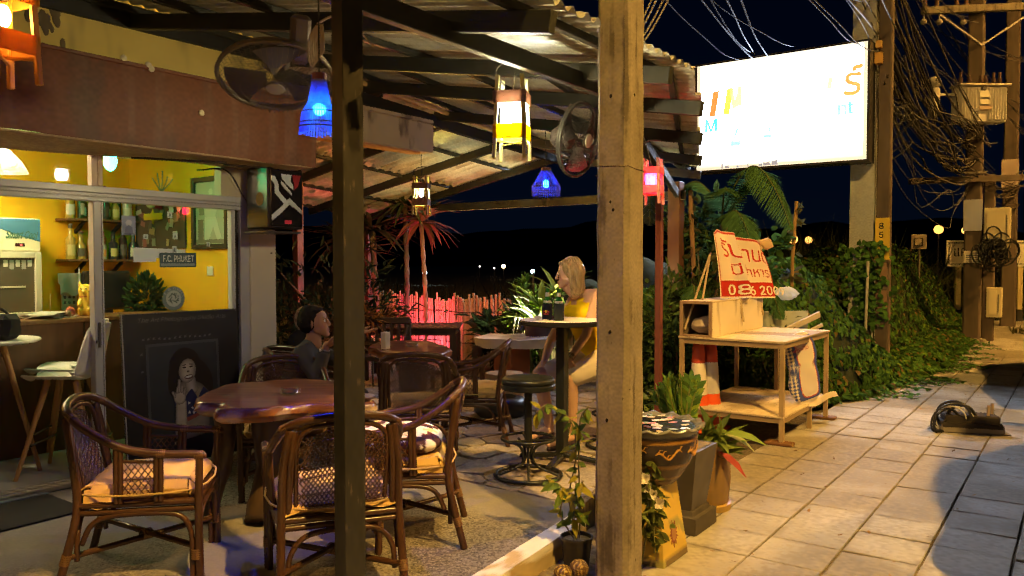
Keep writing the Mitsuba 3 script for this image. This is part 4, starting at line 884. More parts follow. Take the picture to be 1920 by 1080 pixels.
# fans
def wall_fan(o, axis, lab, R, mount, col=(.035, .035, .036), hub=(.3, .3, .3), side_up=(0, 0, 1)):
    k = thing('wall_fan', lab, 'fan', 'black caged fans under the terrace roof'); ax = np.array(axis, float); ax /= np.linalg.norm(ax)
    x = np.cross(side_up, ax); M = frame(o, x, np.cross(ax, x))
    g = G(); g.add(ring_of(R, 0, .011, 40), col, True, M); g.add(ring_of(R * .99, -.02, .008, 40), col, True, M); part(k, 'cage_rim', g, 'semi')
    for side, dep in (('front_cage', .075), ('rear_cage', -.085)):
        g = G()
        for q in range(64):
            a = q * 2 * np.pi / 64; c, s_ = math.cos(a), math.sin(a)
            g.add(tube([(.05 * c, .05 * s_, dep), (.55 * R * c, .55 * R * s_, dep * .98), (.85 * R * c, .85 * R * s_, dep * .75), (R * c, R * s_, 0)], .0015, 3, False), col, True, M)
        for rr in (.3, .6): g.add(ring_of(R * rr, dep, .0018, 28), col, True, M)
        part(k, side, g, 'semi', kind='stuff')
    g = G(); g.add(lathe([(.001, .083), (.045, .08), (.052, .07), (.05, .06), (.001, .06)], 24), hub, 40, M); part(k, 'hub_badge', g, 'semi')
    for q in range(3):
        a0 = q * 2.094 + .6
        def bl(u, v):
            a = a0 + (v - .5) * (.75 + .35 * u) + .1 * u; r = .05 + (R * .88 - .05) * u; return np.stack([r * np.cos(a), r * np.sin(a), .03 * (v - .5) * 2 * (1 - .3 * u)], -1)
        g = G(); g.add(sheet(bl, 10, 8, .004), (.05, .045, .05), 50, M); part(k, 'blade', g, 'semi')
    g = G(); g.add(lathe([(.001, -.06), (.05, -.06), (.075, -.085), (.08, -.17), (.06, -.205), (.001, -.21)], 24), (.09, .08, .085), 40, M); part(k, 'motor', g, 'semi')
    b = np.array(o) - ax * .16
    g = G(); g.add(tube([b, (b + np.array(mount)) / 2 + (0, 0, -.02), mount], .022, 10), (.14, .11, .10), True); part(k, 'bracket', g, 'semi')
    return k
wall_fan((-3.55, 2.76, 2.62), (.30, -.25, -.92), 'black fan tilted face down above the canopy', .30, (-3.35, 2.99, 2.95), side_up=(.8, .58, 0), col=(.085, .07, .055))
k = 'wall_fan'
g = G(); M = frame((-3.40, 2.80, 2.78), (.5, .86, 0), (-.86, .5, 0)) @ rotx(.35); g.add(box((-.05, -.05, -.10), (.05, .05, .15), .02), (.11, .085, .08), False, M); part(k, 'gear_box', g, 'semi', label='grey-brown swivel box of the fan')
g = G()
for q in range(5): g.add(tube(spline([(-3.20 + .012 * q, 2.74, 2.83), (-3.24 + .015 * q, 2.73, 2.76), (-3.23 + .013 * q, 2.72 + .004 * q, 2.66), (-3.20 + .012 * q, 2.72, 2.62 + .01 * q), (-3.17 + .01 * q, 2.73, 2.70), (-3.19 + .01 * q, 2.74, 2.82)], 6), .005, 6), (.40, .33, .24), True)
g.add(tube(spline([(-3.19, 2.74, 2.84), (-3.08, 2.76, 2.86), (-2.98, 2.8, 2.80), (-2.9, 2.85, 2.70)], 6), .006, 6), (.40, .33, .24), True)
part(k, 'coiled_cable', g, 'paint', label='tied coil of beige cable')
wall_fan((-2.86, 4.78, 2.475), (.98, .02, -.20), 'black fan side-on left of the concrete pole', .255, (-3.15, 5.15, 2.80), hub=(.45, .45, .4))
# speaker hung under the canopy corner
k = thing('loudspeaker', 'black loudspeaker with silver angular trim under the canopy corner', 'speaker')
MS = frame((-5.03, 3.83, 1.885), (0, 1, 0), (0, 0, 1))   # local x along +y, y up, z towards the road
g = G(); g.add(box((0, 0, -.27), (.335, .47, 0), .012), (.016, .015, .017), False, MS); part(k, 'cabinet', g, 'semi')
g = G(); g.add(box((.015, .02, -.002), (.32, .45, .012), .006), (.010, .010, .012), False, MS); part(k, 'grille', g, 'gloss', label='black shiny front grille')
def flat(poly, d, col, M, z=.0, mat='semi', name=None, holder=None, lab=None):
    gg = G(); gg.add(prism(poly, z, z + d), col, False, M); return part(holder, name, gg, mat, label=lab)
SV = (.50, .58, .66)
for poly in ([(.02, .37), (.05, .33), (.05, .27), (.16, .17), (.18, .20), (.085, .29), (.085, .34), (.05, .40), (.02, .40)], [(.02, .10), (.10, .16), (.16, .215), (.19, .19), (.12, .13), (.03, .06), (.02, .07)], [(.16, .215), (.19, .24), (.31, .145), (.31, .115)], [(.19, .19), (.22, .165), (.22, .215), (.19, .24)]):
    flat(poly, .006, SV, MS, .011, 'semi', 'trim', k)
for poly, c in (([(.11, .42), (.21, .42), (.20, .37), (.225, .34), (.225, .305), (.16, .345), (.12, .385)], (.55, .66, .72)), ([(.11, .37), (.15, .34), (.21, .28), (.21, .26), (.14, .31), (.11, .345)], (.6, .66, .7)), ([(.215, .42), (.30, .42), (.27, .33), (.23, .30), (.235, .35)], (.22, .02, .03))):
    flat(poly, .004, c, MS, .011, 'semi', 'emblem_piece', k)
flat(sg.box(.15, .045, .20, .06).buffer(.008), .004, (.55, .05, .10), MS, .011, 'semi', 'badge', k, 'small red badge')
for l, h in (((-.03, -.035, -.27), (.30, -.02, .02)), ((-.02, .47, -.2), (.0, .53, -.17)), ((.28, .47, -.2), (.30, .53, -.17))): g = G(); g.add(box(l, h, .004), (.04, .04, .04), False, MS); part(k, 'bracket', g, 'semi')
g = G(); g.add(trimesh.creation.icosphere(2, .045), (.25, .13, .05), True, MS @ tr(-.002, .225, -.10) @ scl(.15, 1.2, 1)); part(k, 'handle_cup', g, 'matte')
# small light bulb / garden spots
def garden_spot(o, d, rgb, s, lab, wt=.8, r=.04):
    k = thing('garden_spotlight', lab, 'spotlight'); d = np.array(d, float); d /= np.linalg.norm(d)
    M = frame(o, np.cross(d, (0, .3, 1)), np.cross(d, np.cross(d, (0, .3, 1)))); M[:3, 2] = d
    M = frame(o, np.cross((0.01, .3, 1), d), np.cross(d, np.cross((0.01, .3, 1), d)))
    g = G(); g.add(lathe([(.001, -.10), (.03, -.10), (.05, -.02), (.052, .01), (.046, .01), (.044, -.01), (.001, -.012)], 20), (.02, .02, .02), 40, M); g.add(tube([np.array(o) - d * .06, (o[0], o[1], .1)], .01, 6), (.02, .02, .02), True); part(k, 'housing', g, 'semi')
    g = G(); g.add(lathe([(r, .0), (.001, .0)], 16), (1, 1, 1), False, M); part(k, 'lens', g, 'matte', emitter=glow(rgb, s, wt))
garden_spot((-8.0, 8.70, .30), (-.25, .6, .6), (1.0, .06, .12), 2600, 'red garden spotlight at the foot of the bamboo fence', 1.2)
garden_spot((-5.60, 8.02, .84), (-.05, .75, .65), (1.0, .93, .42), 5200, 'white garden spotlight under the bright plant', .9)
garden_spot((-7.35, 6.95, .40), (.05, .15, 1.0), (1.0, .15, .09), 8000, 'red garden spotlight hidden behind the dark garden chair, lighting the rear roof', 1.0)
# ---------------------------------------------------------------- people
V3 = lambda *a: np.array(a, float)
def unit(v): v = np.asarray(v, float); return v / (np.linalg.norm(v) + 1e-12)
def flesh(bones, fine=.014, it=8, n=14):
    ms = [hullm(*b, n=n) for b in bones]
    m = m3.Manifold.batch_boolean(ms, m3.OpType.Add).refine_to_length(fine)
    mm = m.to_mesh(); t = trimesh.Trimesh(np.array(mm.vert_properties[:, :3], float), np.array(mm.tri_verts), process=True)
    trimesh.smoothing.filter_taubin(t, lamb=.5, nu=.52, iterations=it); return t
def hand(wrist, fdir, pnorm, thumb_side, curl=(.35, .4, .45, .5), s=1.0, spread=.10):
    """bones of a hand: palm and five fingers. fdir along the fingers, pnorm out of the palm, thumb_side +1 or -1 along cross(pnorm, fdir)."""
    f = unit(fdir); p = unit(pnorm - f * (pnorm @ f)); side = np.cross(p, f) * thumb_side; B = []
    w = np.asarray(wrist, float); pc = w + f * .085 * s
    B.append([(w, .022 * s), (w + f * .03 * s, .022 * s)])
    B.append([(w + f * .02 * s + side * .018 * s, .016 * s), (w + f * .02 * s - side * .018 * s, .015 * s), (pc + side * .032 * s, .012 * s), (pc - side * .030 * s, .011 * s)])
    for q, (off, L) in enumerate(((.030, .074), (.010, .082), (-.010, .076), (-.029, .060))):
        d = unit(f + side * spread * (off / .03)); a = pc + side * off * s; r = .0095 * s; c = curl[q]
        for seg, fr in enumerate((.42, .32, .26)):
            ang = c * (seg * .9 + .35); dd = d * math.cos(ang) + p * math.sin(ang); b = a + dd * L * fr * s
            B.append([(a, r), (b, r * .92)]); a, r = b, r * .92
    a = w + f * .03 * s + side * .024 * s; d = unit(f * .62 + side * .75 + p * .25); r = .0125 * s
    for L in (.036, .030, .024):
        b = a + d * L * s; B.append([(a, r), (b, r * .88)]); a, r = b, r * .88; d = unit(d + f * .45 + p * .12)
    return B
def head_mesh(M, skin, lip=(.42, .12, .10), brow=(.10, .06, .04), s=1.0, jaw=1.0):
    """M: frame at the head's centre, x to the face, y to its left, z up."""
    H = m3.Manifold.sphere(.088, 40).scale((1.04, .86, 1.0)).translate((-.012, 0, .030))
    add = [H, hullm(((.040, .026, .045), .038), ((.040, -.026, .045), .038), ((.048, .030, -.028), .030), ((.048, -.030, -.028), .030), ((-.02, 0, 0), .05), n=18),
           hullm(((.048, .024, -.03), .030), ((.048, -.024, -.03), .030), ((.066, .010, -.094 * jaw), .018), ((.066, -.010, -.094 * jaw), .018), ((.0, .046, -.05), .018), ((.0, -.046, -.05), .018), n=18),
           hullm(((.082, 0, .018), .008), ((.088, 0, -.012), .010), ((.103, 0, -.030), .0095), n=12), hullm(((.090, .011, -.034), .007), ((.103, 0, -.031), .0085), ((.090, -.011, -.034), .007), n=12),
           hullm(((.079, .016, -.063), .007), ((.086, 0, -.058), .0075), ((.079, -.016, -.063), .007), n=12), hullm(((.078, .014, -.071), .007), ((.084, 0, -.072), .008), ((.078, -.014, -.071), .007), n=12),
           hullm(((.074, .030, .022), .010), ((.078, .012, .020), .008), n=10), hullm(((.074, -.030, .022), .010), ((.078, -.012, .020), .008), n=10)]
    for e in (1, -1): add.append(m3.Manifold.sphere(.030, 20).scale((.62, .28, 1.0)).rotate((0, 12, e * 20)).translate((-.010, e * .080, -.005)))
    add.append(hullm(((-.02, 0, -.05), .05), ((-.035, 0, -.15), .050), n=18))
    m = m3.Manifold.batch_boolean(add, m3.OpType.Add).refine_to_length(.0075); mm = m.to_mesh()
    t = trimesh.Trimesh(np.array(mm.vert_properties[:, :3], float), np.array(mm.tri_verts), process=True)
    trimesh.smoothing.filter_taubin(t, lamb=.5, nu=.52, iterations=5)
    sk, lp, bw = np.array(skin), np.array(lip), np.array(brow); v0 = t.vertices.copy()
    c = np.tile(sk, (len(v0), 1)) * (1 + .08 * (meshkit.fbm(v0 * 30, 3, 2)[:, None] - .5))
    a = np.exp(-((v0[:, 1] / .021) ** 2) - ((v0[:, 2] + .0665) / .0085) ** 2) * (v0[:, 0] > .07); c = c * (1 - a[:, None]) + lp * a[:, None]
    for e in (1, -1):
        a = np.exp(-(((v0[:, 1] - e * .030) / .017) ** 2) - ((v0[:, 2] - .030 + .1 * (np.abs(v0[:, 1]) - .03)) / .0045) ** 2) * (v0[:, 0] > .05); c = c * (1 - .8 * a[:, None]) + .8 * bw * a[:, None]
        a = np.exp(-(((v0[:, 1] - e * .045) / .018) ** 2) - ((v0[:, 2] + .032) / .016) ** 2) * (v0[:, 0] > .04); c = c * (1 + np.array([.10, -.08, -.08]) * a[:, None])
    t.vertices = v0 * s; MM = M
    return t, c, MM
def put_head(g, M, skin, s=1.0, **k):
    t, c, MM = head_mesh(M, skin, s=s, **k); g.add(t, c, True, MM)
    for e in (1, -1):
        g.add(sphere((.0735 * s, e * .030 * s, .006 * s), .0125 * s, 2), (.62, .60, .57), True, MM); g.add(sphere((.0815 * s, e * .0305 * s, .006 * s), .0058 * s, 2), (.02, .015, .012), True, MM)
        g.add(hullm(((.0795 * s, e * .020 * s, .0165 * s), .003 * s), ((.0835 * s, e * .031 * s, .0185 * s), .003 * s), ((.076 * s, e * .043 * s, .0145 * s), .003 * s), n=8), np.array(skin) * .6, True, MM)
# ---- woman in yellow
SK = (.58, .36, .26)
W = dict(sh=[V3(-3.035, 5.36, 1.375), V3(-3.325, 5.50, 1.345)], el=[V3(-3.068, 5.232, 1.070), V3(-3.420, 5.285, 1.005)], wr=[V3(-3.131, 5.095, .895), V3(-3.350, 5.085, .868)], hip=[V3(-2.962, 5.337, .865), V3(-3.117, 5.520, .855)],
         kn=[V3(-3.127, 5.105, .755), V3(-3.362, 5.042, .772)], an=[V3(-3.175, 5.207, .318), V3(-3.414, 5.258, .330)])
chest, belly, hip, neck = V3(-3.205, 5.390, 1.235), V3(-3.115, 5.425, 1.04), V3(-3.03, 5.43, .885), V3(-3.22, 5.39, 1.41)
hd = V3(-3.262, 5.300, 1.535)
wom = thing('person', 'blonde woman in a sleeveless yellow top and pale shorts sitting at the high table', 'person')
B = []
lat = unit(W['sh'][0] - W['sh'][1])
B += [[(chest + lat * .07, .085), (chest - lat * .07, .085), (belly + lat * .05, .09), (belly - lat * .05, .09)], [(belly + lat * .05, .09), (belly - lat * .05, .09), (hip + lat * .07, .105), (hip - lat * .07, .105)],
      [(chest + lat * .08, .075), (chest - lat * .08, .075), (W['sh'][0] - lat * .02, .048), (W['sh'][1] + lat * .02, .048), (neck - (0, 0, .05), .055)], [(neck - (0, 0, .06), .055), (hd + (-.02, .02, -.10), .048)]]
for q in (0, 1):
    B += [[(W['sh'][q], .049), (W['sh'][q] * .45 + W['el'][q] * .55, .041)], [(W['sh'][q] * .45 + W['el'][q] * .55, .041), (W['el'][q], .036)], [(W['el'][q], .036), (W['el'][q] * .6 + W['wr'][q] * .4, .035)], [(W['el'][q] * .6 + W['wr'][q] * .4, .035), (W['wr'][q], .025)],
          [(W['hip'][q], .10), (W['hip'][q] * .3 + W['kn'][q] * .7, .07)], [(W['hip'][q] * .3 + W['kn'][q] * .7, .07), (W['kn'][q], .058)], [(W['kn'][q], .058), (W['kn'][q] * .65 + W['an'][q] * .35, .056)], [(W['kn'][q] * .65 + W['an'][q] * .35, .056), (W['an'][q], .036)],
          [(W['an'][q] + (0, 0, -.03), .036), (W['an'][q] + (-.05, -.11, -.06), .03), (W['an'][q] + (-.08, -.19, -.075), .022)]]
    kdir = unit(W['kn'][q] - W['wr'][q] + (-.02, -.02, -.08))
    B += hand(W['wr'][q], V3(-.03, -.06, -1.0) if q == 0 else V3(-.12, -.35, -.75), V3(-.2, .9, -.1) if q == 0 else V3(.1, .75, -.6), -1 if q == 0 else 1, curl=(.12, .12, .15, .2), s=.98, spread=.16)
g = G(); t = flesh(B, .011, 6)
g.add(t, lambda p: np.array(SK) * (1 + .12 * (meshkit.fbm(p * 14, 3, 2)[:, None] - .5)), True)
Mh = frame(hd, (-.86, -.50, -.04), (.50, -.86, 0))
put_head(g, Mh, SK, 1.0, brow=(.25, .15, .08)); part(wom, 'body', g, 'skin')
# hair: cap with strands to the shoulders
g = G(); r = np.random.default_rng(5)
def hairmass(Mh, pts, fine=.009, it=3):
    m = m3.Manifold.batch_boolean([hullm(*[((x, y, z), rr) for x, y, z, rr in b], n=14) for b in pts], m3.OpType.Add).refine_to_length(fine).to_mesh()
    t = trimesh.Trimesh(np.array(m.vert_properties[:, :3], float), np.array(m.tri_verts)); trimesh.smoothing.filter_taubin(t, iterations=it); return t
HB = [[(-.02, 0, .045, .094), (-.04, 0, .02, .092)], [(-.055, .035, .0, .062), (-.055, -.035, .0, .062), (-.075, .03, -.11, .05), (-.075, -.03, -.11, .05)],
      [(-.015, .078, .03, .022), (-.03, .082, -.08, .024), (-.035, .070, -.14, .020), (-.07, .05, -.14, .03)], [(-.0, -.078, .03, .022), (-.01, -.082, -.08, .022), (-.02, -.075, -.14, .018)], [(.035, .045, .085, .028), (.0, .07, .06, .03)], [(.035, -.045, .085, .028), (.0, -.07, .06, .03)], [(.06, .02, .082, .018), (.05, -.03, .085, .018)]]
t = hairmass(Mh, HB); v = t.vertices; v += .006 * (meshkit.noise(v * np.array([60, 60, 8]), 4)[:, None] - .5)
hc = lambda p: np.array([.40, .29, .15]) * (.55 + .9 * meshkit.noise(np.c_[p[:, :2] * 150, p[:, 2:] * 12], 3)[:, None])
t.vertices = v; g.add(t, hc, True, Mh)
for q in range(420):
    a = r.uniform(1.3, 4.98); x0, y0 = .090 * math.cos(a) - .018, .086 * math.sin(a); L = r.uniform(.13, .21) if x0 < .02 else r.uniform(.05, .12)
    zz = np.linspace(0, 1, 9); rad = np.minimum(1.0, .12 + 2.1 * zz) ** .7; p = np.stack([(x0 + .018) * rad * (1 - .12 * zz) - .02 - .012 * zz + .005 * np.sin(zz * 6 + q), y0 * rad * (1.03 - .12 * zz) + .004 * np.sin(zz * 5 + 2 * q), .142 - .02 * (zz < .1) - (L + .12) * zz ** 1.5], -1)
    g.add(tube(p, np.linspace(.0032, .0012, 9), 4, False), np.array([.50, .38, .21]) * r.uniform(.5, 1.35), True, Mh)
part(wom, 'hair', g, 'semi', label='shoulder length blonde hair with a fringe')
# yellow top
g = G(); up = lambda z: np.array([0, 0, z])
TB = [[(chest + lat * .085, .092), (chest - lat * .085, .092), (belly + lat * .06, .102), (belly - lat * .06, .102)], [(belly + lat * .06, .102), (belly - lat * .06, .102), (hip + lat * .08 + up(.0), .122), (hip - lat * .08, .122)],
      [(chest + lat * .095, .080), (chest - lat * .095, .080), (W['sh'][0] - lat * .045 + up(-.015), .048), (W['sh'][1] + lat * .045 + up(-.015), .048)], [(W['sh'][0] - lat * .045 + up(.0), .046), (chest + lat * .05 + up(.06), .07)], [(W['sh'][1] + lat * .045, .046), (chest - lat * .05 + up(.06), .07)]]
t = flesh(TB, .016, 8); v = t.vertices; nrm = t.vertex_normals
v = v + nrm * (.012 * (meshkit.fbm(v * np.array([14, 14, 5]), 4, 3)[:, None] - .35)); t.vertices = v
g.add(t, (.78, .56, .012), True); part(wom, 'yellow_top', g, 'cloth', label='loose sleeveless yellow top')
g = G(); SB = []
for q in (0, 1): SB += [[(W['hip'][q], .115), (W['hip'][q] * .35 + W['kn'][q] * .65, .088)], [(W['hip'][q] * .35 + W['kn'][q] * .65, .088), (W['hip'][q] * .16 + W['kn'][q] * .84, .083)]]
SB += [[(W['hip'][0], .115), (W['hip'][1], .115), (hip + up(.03), .11)]]
t = flesh(SB, .016, 5); v = t.vertices; t.vertices = v + t.vertex_normals * (.010 * (meshkit.fbm(v * 12, 4, 5)[:, None] - .4)); g.add(t, (.62, .56, .45), True); part(wom, 'shorts', g, 'cloth', label='pale shorts')
g = G()
for q in range(4):
    c = W['wr'][0] + unit(W['el'][0] - W['wr'][0]) * (.012 + .011 * q); ax = unit(W['el'][0] - W['wr'][0]); x = unit(np.cross(ax, (0, 0, 1))); g.add(ring_of(.029, 0, .004, 20), ((.08, .03, .015), (.25, .2, .18), (.06, .03, .02), (.12, .05, .03))[q], True, frame(c, x, np.cross(ax, x)))
part(wom, 'bracelet', g, 'semi')
for q in (0, 1):
    g = G(); t = flesh([[(W['an'][q] + (0, .015, -.075), .032), (W['an'][q] + (-.05, -.11, -.095), .030), (W['an'][q] + (-.08, -.19, -.1), .026)]], .015, 3); g.add(t, (.05, .035, .05), True); part(wom, 'shoe', g, 'cloth')
# ---- man in dark shirt talking, both palms up
MK = (.33, .17, .10); man = thing('person', 'man in a dark grey long sleeved shirt leaning forward with both palms raised', 'person')
mh = V3(-4.463, 3.799, 1.192); J = dict(sh=[V3(-4.44, 3.655, .985), V3(-4.575, 3.905, .965)], el=[V3(-4.30, 3.665, .835), V3(-4.34, 3.94, .90)], wr=[V3(-4.245, 3.705, 1.055), V3(-4.225, 3.945, 1.115)])
ch, hp = V3(-4.545, 3.765, .905), V3(-4.66, 3.80, .66)
B = [[(ch, .07), (V3(-4.50, 3.79, 1.06), .05)], [(V3(-4.50, 3.79, 1.03), .052), (mh + (-.02, -.005, -.09), .05)]]
for q in (0, 1):
    B += [[(J['el'][q] * .25 + J['wr'][q] * .75, .028), (J['wr'][q], .024)]]
    B += hand(J['wr'][q], V3(.75, .45, .22) if q == 0 else V3(.80, .50, .14), V3(-.35, .1, .9) if q == 0 else V3(-.2, -.25, .95), -1 if q == 0 else 1, curl=(.22, .18, .3, .45) if q == 0 else (.05, .12, .2, .3), s=1.0, spread=.12)
g = G(); g.add(flesh(B, .010, 5), MK, True)
Mh2 = frame(mh, (.80, .50, .16), (-.53, .85, 0)); put_head(g, Mh2, MK, .98, lip=(.30, .10, .08), jaw=1.04); part(man, 'body', g, 'skin')
g = G(); t = hairmass(Mh2, [[(-.03, 0, .05, .090), (-.045, 0, .015, .088)], [(.03, .04, .085, .03), (.03, -.04, .085, .03), (-.02, 0, .07, .06)], [(-.02, .074, .03, .022), (-.025, .078, -.02, .016)], [(-.02, -.074, .03, .022), (-.025, -.078, -.02, .016)]])
t.vertices = t.vertices + .008 * (meshkit.noise(t.vertices * 70, 4)[:, None] - .5); g.add(t, (.014, .011, .011), True, Mh2); part(man, 'hair', g, 'cloth', label='short black hair')
g = G(); lt = unit(J['sh'][0] - J['sh'][1])
SB = [[(ch + lt * .08, .10), (ch - lt * .08, .10), (hp + lt * .07, .13), (hp - lt * .07, .13)], [(ch + lt * .09, .09), (ch - lt * .09, .09), (J['sh'][0], .062), (J['sh'][1], .062), (V3(-4.51, 3.785, 1.02), .062)]]
for q in (0, 1): SB += [[(J['sh'][q], .064), (J['el'][q], .052)], [(J['el'][q], .052), (J['el'][q] * .3 + J['wr'][q] * .7, .038)]]
SB += [[(hp + lt * .08, .12), (hp + lt * .10 + (.38, .2, -.02), .075)], [(hp - lt * .08, .12), (hp - lt * .10 + (.38, .2, -.02), .075)]]
t = flesh(SB, .016, 6); v = t.vertices; t.vertices = v + t.vertex_normals * (.016 * (meshkit.fbm(v * 10, 4, 7)[:, None] - .4)); g.add(t, (.050, .047, .050), True); part(man, 'shirt', g, 'cloth', label='creased dark grey shirt')
g = G(); c = J['el'][0] * .16 + J['wr'][0] * .84; ax = unit(J['wr'][0] - J['el'][0]); x = unit(np.cross(ax, (0, 0, 1.01))); g.add(ring_of(.032, 0, .005, 20), (.35, .33, .33), True, frame(c, x, np.cross(ax, x))); g.add(sphere(c + (-.005, -.033, 0), .011, 1), (.75, .75, .78), True); part(man, 'wrist_watch', g, 'metal')
g = G()
for q in (0, 1):
    k0 = hp + lt * (.10 if q == 0 else -.10) + V3(.38, .2, -.02); a0 = k0 + V3(.02, .02, -.40); a0[2] = .23
    g.add(flesh([[(k0, .066), (a0, .046)], [(a0 + (0, 0, -.03), .045), (a0 + (.15, .09, -.05), .035)]], .02, 3), (.03, .03, .035), True)
part(man, 'trousers', g, 'cloth')
# dark draped figure left of the man
k = thing('garden_figure', 'dark figure with a pale mottled oval head beside the cream column', 'garden ornament')
g = G(); g.add(lathe([(.001, .15), (.14, .15), (.13, .4), (.15, .7), (.15, .92), (.12, 1.02), (.05, 1.08), (.001, 1.085)], 24), lambda p: np.array([.012, .011, .012]) * (1 + meshkit.noise(p * 12)[:, None]), True, tr(-5.20, 4.30, 0)); part(k, 'robe', g, 'cloth')
g = G(); g.add(trimesh.creation.icosphere(3, 1.0), lambda p: np.where(meshkit.fbm(p * 40, 3, 3)[:, None] > .52, [[.34, .24, .15]], [[.16, .10, .06]]), True, tr(-5.19, 4.29, 1.16) @ scl(.075, .075, .105)); part(k, 'head', g, 'matte', label='pale mottled oval head')
# ---------------------------------------------------------------- concrete pole in the foreground
def sqpole(cx, cy, w0, w1, h, ch, groove=0.0):
    c = ch; base = [(-.5 + c, -.5), (.5 - c, -.5), (.5, -.5 + c), (.5, .5 - c), (.5 - c, .5), (-.5 + c, .5), (-.5, .5 - c), (-.5, -.5 + c)]
    if groove: base = [(-.5, -.5), (.5, -.5), (.5, -.5 + .28), (.5 - groove, -.5 + .34), (.5 - groove, .5 - .34), (.5, .5 - .28), (.5, .5), (-.5, .5), (-.5, .5 - .28), (-.5 + groove, .5 - .34), (-.5 + groove, -.5 + .34), (-.5, -.5 + .28)]
    b = np.array(base); n = len(b); zs = np.concatenate([np.linspace(-.1, 3.2, 60), np.linspace(3.4, h, 12)]); V = []
    for z in zs:
        w = w0 + (w1 - w0) * max(z, 0) / h; V.append(np.c_[b * w + (cx, cy), np.full(n, z)])
    V = np.vstack(V); F = []
    for i in range(len(zs) - 1):
        a = np.arange(n) + i * n; d = np.roll(np.arange(n), -1) + i * n; F += [np.stack([a, d, d + n], 1), np.stack([a, d + n, a + n], 1)]
    v, f = V, np.vstack(F)
    return trimesh.Trimesh(v, f, process=False)
k = thing('concrete_pole', 'weathered square concrete utility pole in the foreground with drilled holes', 'utility pole')
m = sqpole(-1.885, 3.55, .190, .165, 8.0, .13); v, f = trimesh.remesh.subdivide_to_size(m.vertices, m.faces, .09)
sel = v[:, 2] < 3.5; v = v + sel[:, None] * (.011 * (meshkit.fbm(v * np.array([9, 9, 5]), 4, 3)[:, None] - .5)) * [1, 1, 0]
g = G(); g.add((v, f), (.4, .35, .3), 25); part(k, 'shaft', g, 'concrete_mat')
for (dx, z, face) in ((-.005, 2.435, 0), (-.005, 1.98 - .06, 0), (.0, 2.44, 1), (.01, 1.88, 0), (-.004, 1.28, 0), (-.02, .84, 0)):
    g = G(); w = .095 - .0012 * z * 1.6
    c = (-1.885 + dx, 3.55 - w - .0005, z) if face == 0 else (-1.885 + w + .0005, 3.55 - .03, z)
    g.add(trimesh.creation.icosphere(2, 1.0), (.012, .010, .009), True, tr(*c) @ scl(.008 if face == 0 else .003, .003 if face == 0 else .008, .009)); part(k, 'bolt_hole', g, 'matte')
g = G(); w = .092; P = [(-w, -w), (w, -w), (w, w), (-w, w)]; g.add(tube([(-1.885 + x, 3.55 + y, 2.10 - .012 * i) for i, (x, y) in enumerate(P + P[:1])], .0022, 5), (.05, .03, .02), True); part(k, 'tie_wire', g, 'semi')

# ---------------------------------------------------------------- lit sign on its pole
YS = 12.3
k = thing('lit_sign', 'bright white lit restaurant sign box with washed out orange and green letters', 'sign')
X0, X1, Z0, Z1 = -5.14, -2.56, 3.115, 4.80
g = G(); F_ = .03
for l, h in (((X0 - F_, YS - .006, Z0 - F_), (X1 + F_, YS + .37, Z0)), ((X0 - F_, YS - .006, Z1), (X1 + F_, YS + .37, Z1 + F_)), ((X0 - F_, YS - .006, Z0), (X0, YS + .37, Z1)), ((X1, YS - .006, Z0), (X1 + F_, YS + .37, Z1)), ((X0, YS + .34, Z0), (X1, YS + .37, Z1))): g.add(box(l, h), (.035, .033, .035))
part(k, 'casing', g, 'semi', label='dark casing of the sign box')
def signglow(x, z):
    """brightness of the lit face: tubes behind the middle, falling off towards the edges."""
    u = (x - X0) / (X1 - X0); v = (z - Z0) / (Z1 - Z0)
    e = min(u, 1 - u) * 1.53; 
    return .60 + 21 * min(1, max(0, (min(e * 1.3, v * .75, (1 - v) * 2.2) - .02) / .25)) ** 1.3
nx, nz = 52, 36; cells = {}
for i in range(nx):
    for j in range(nz):
        xa, xb = X0 + (X1 - X0) * i / nx, X0 + (X1 - X0) * (i + 1) / nx; za, zb = Z0 + (Z1 - Z0) * j / nz, Z0 + (Z1 - Z0) * (j + 1) / nz
        b = signglow((xa + xb) / 2, (za + zb) / 2); lev = min(7, int(math.log(max(b, .61) / .6) / math.log(36) * 7.99)); cells.setdefault(lev, []).append((xa, xb, za, zb, b))
for lev, cs in sorted(cells.items()):
    V = []; F = []; bs = np.mean([c[4] for c in cs])
    for xa, xb, za, zb, b in cs:
        n = len(V); V += [(xa, YS, za), (xb, YS, za), (xb, YS, zb), (xa, YS, zb)]; F += [(n, n + 1, n + 2), (n, n + 2, n + 3)]
    g = G(); g.add(trimesh.Trimesh(V, F, process=False), (.8, .8, .8)); t = min(1, (bs - .6) / 5)
    part(k, 'lit_face', g, 'matte', kind='stuff', emitter=glow((1.0 - .22 * t, .90 + .02 * t, .66 + .54 * t), bs * (1 + .9 * t), .15 + .4 * (lev > 5)))
def signletters(m, x, z, trans, name, lab, sc=1.0):
    """ink on the face lets part of the light through; where the box is brightest even the ink burns out."""
    v = np.array(m.vertices); cx, cz = x + v[:, 0].mean(), z + v[:, 1].mean(); b = min(signglow(cx, cz), 3.2 * sc)
    M = frame((x, YS - .003, z), (1, 0, 0), (0, 0, 1)); g = G(); g.add(m, (.5, .5, .5), False, M); part(k, name, g, 'matte', label=lab, emitter=glow(trans, b, .03))
def bar(pts, d=.0015): return prism(sg.Polygon(pts), 0, d)
OR = (.82, .16, .02)
def sl(x, z0, w, h, s=.16): return [(x, z0), (x + w, z0), (x + w + s * h, z0 + h), (x + s * h, z0 + h)]
signletters(bar(sl(0, 0, .10, .40)), -4.93, 3.965, (.80, .10, .015), 'letter_bar', 'orange letter stroke', .7); signletters(bar(sl(0, 0, .10, .40)), -4.70, 3.975, (.95, .42, .04), 'letter_bar', 'amber letter stroke', .62)
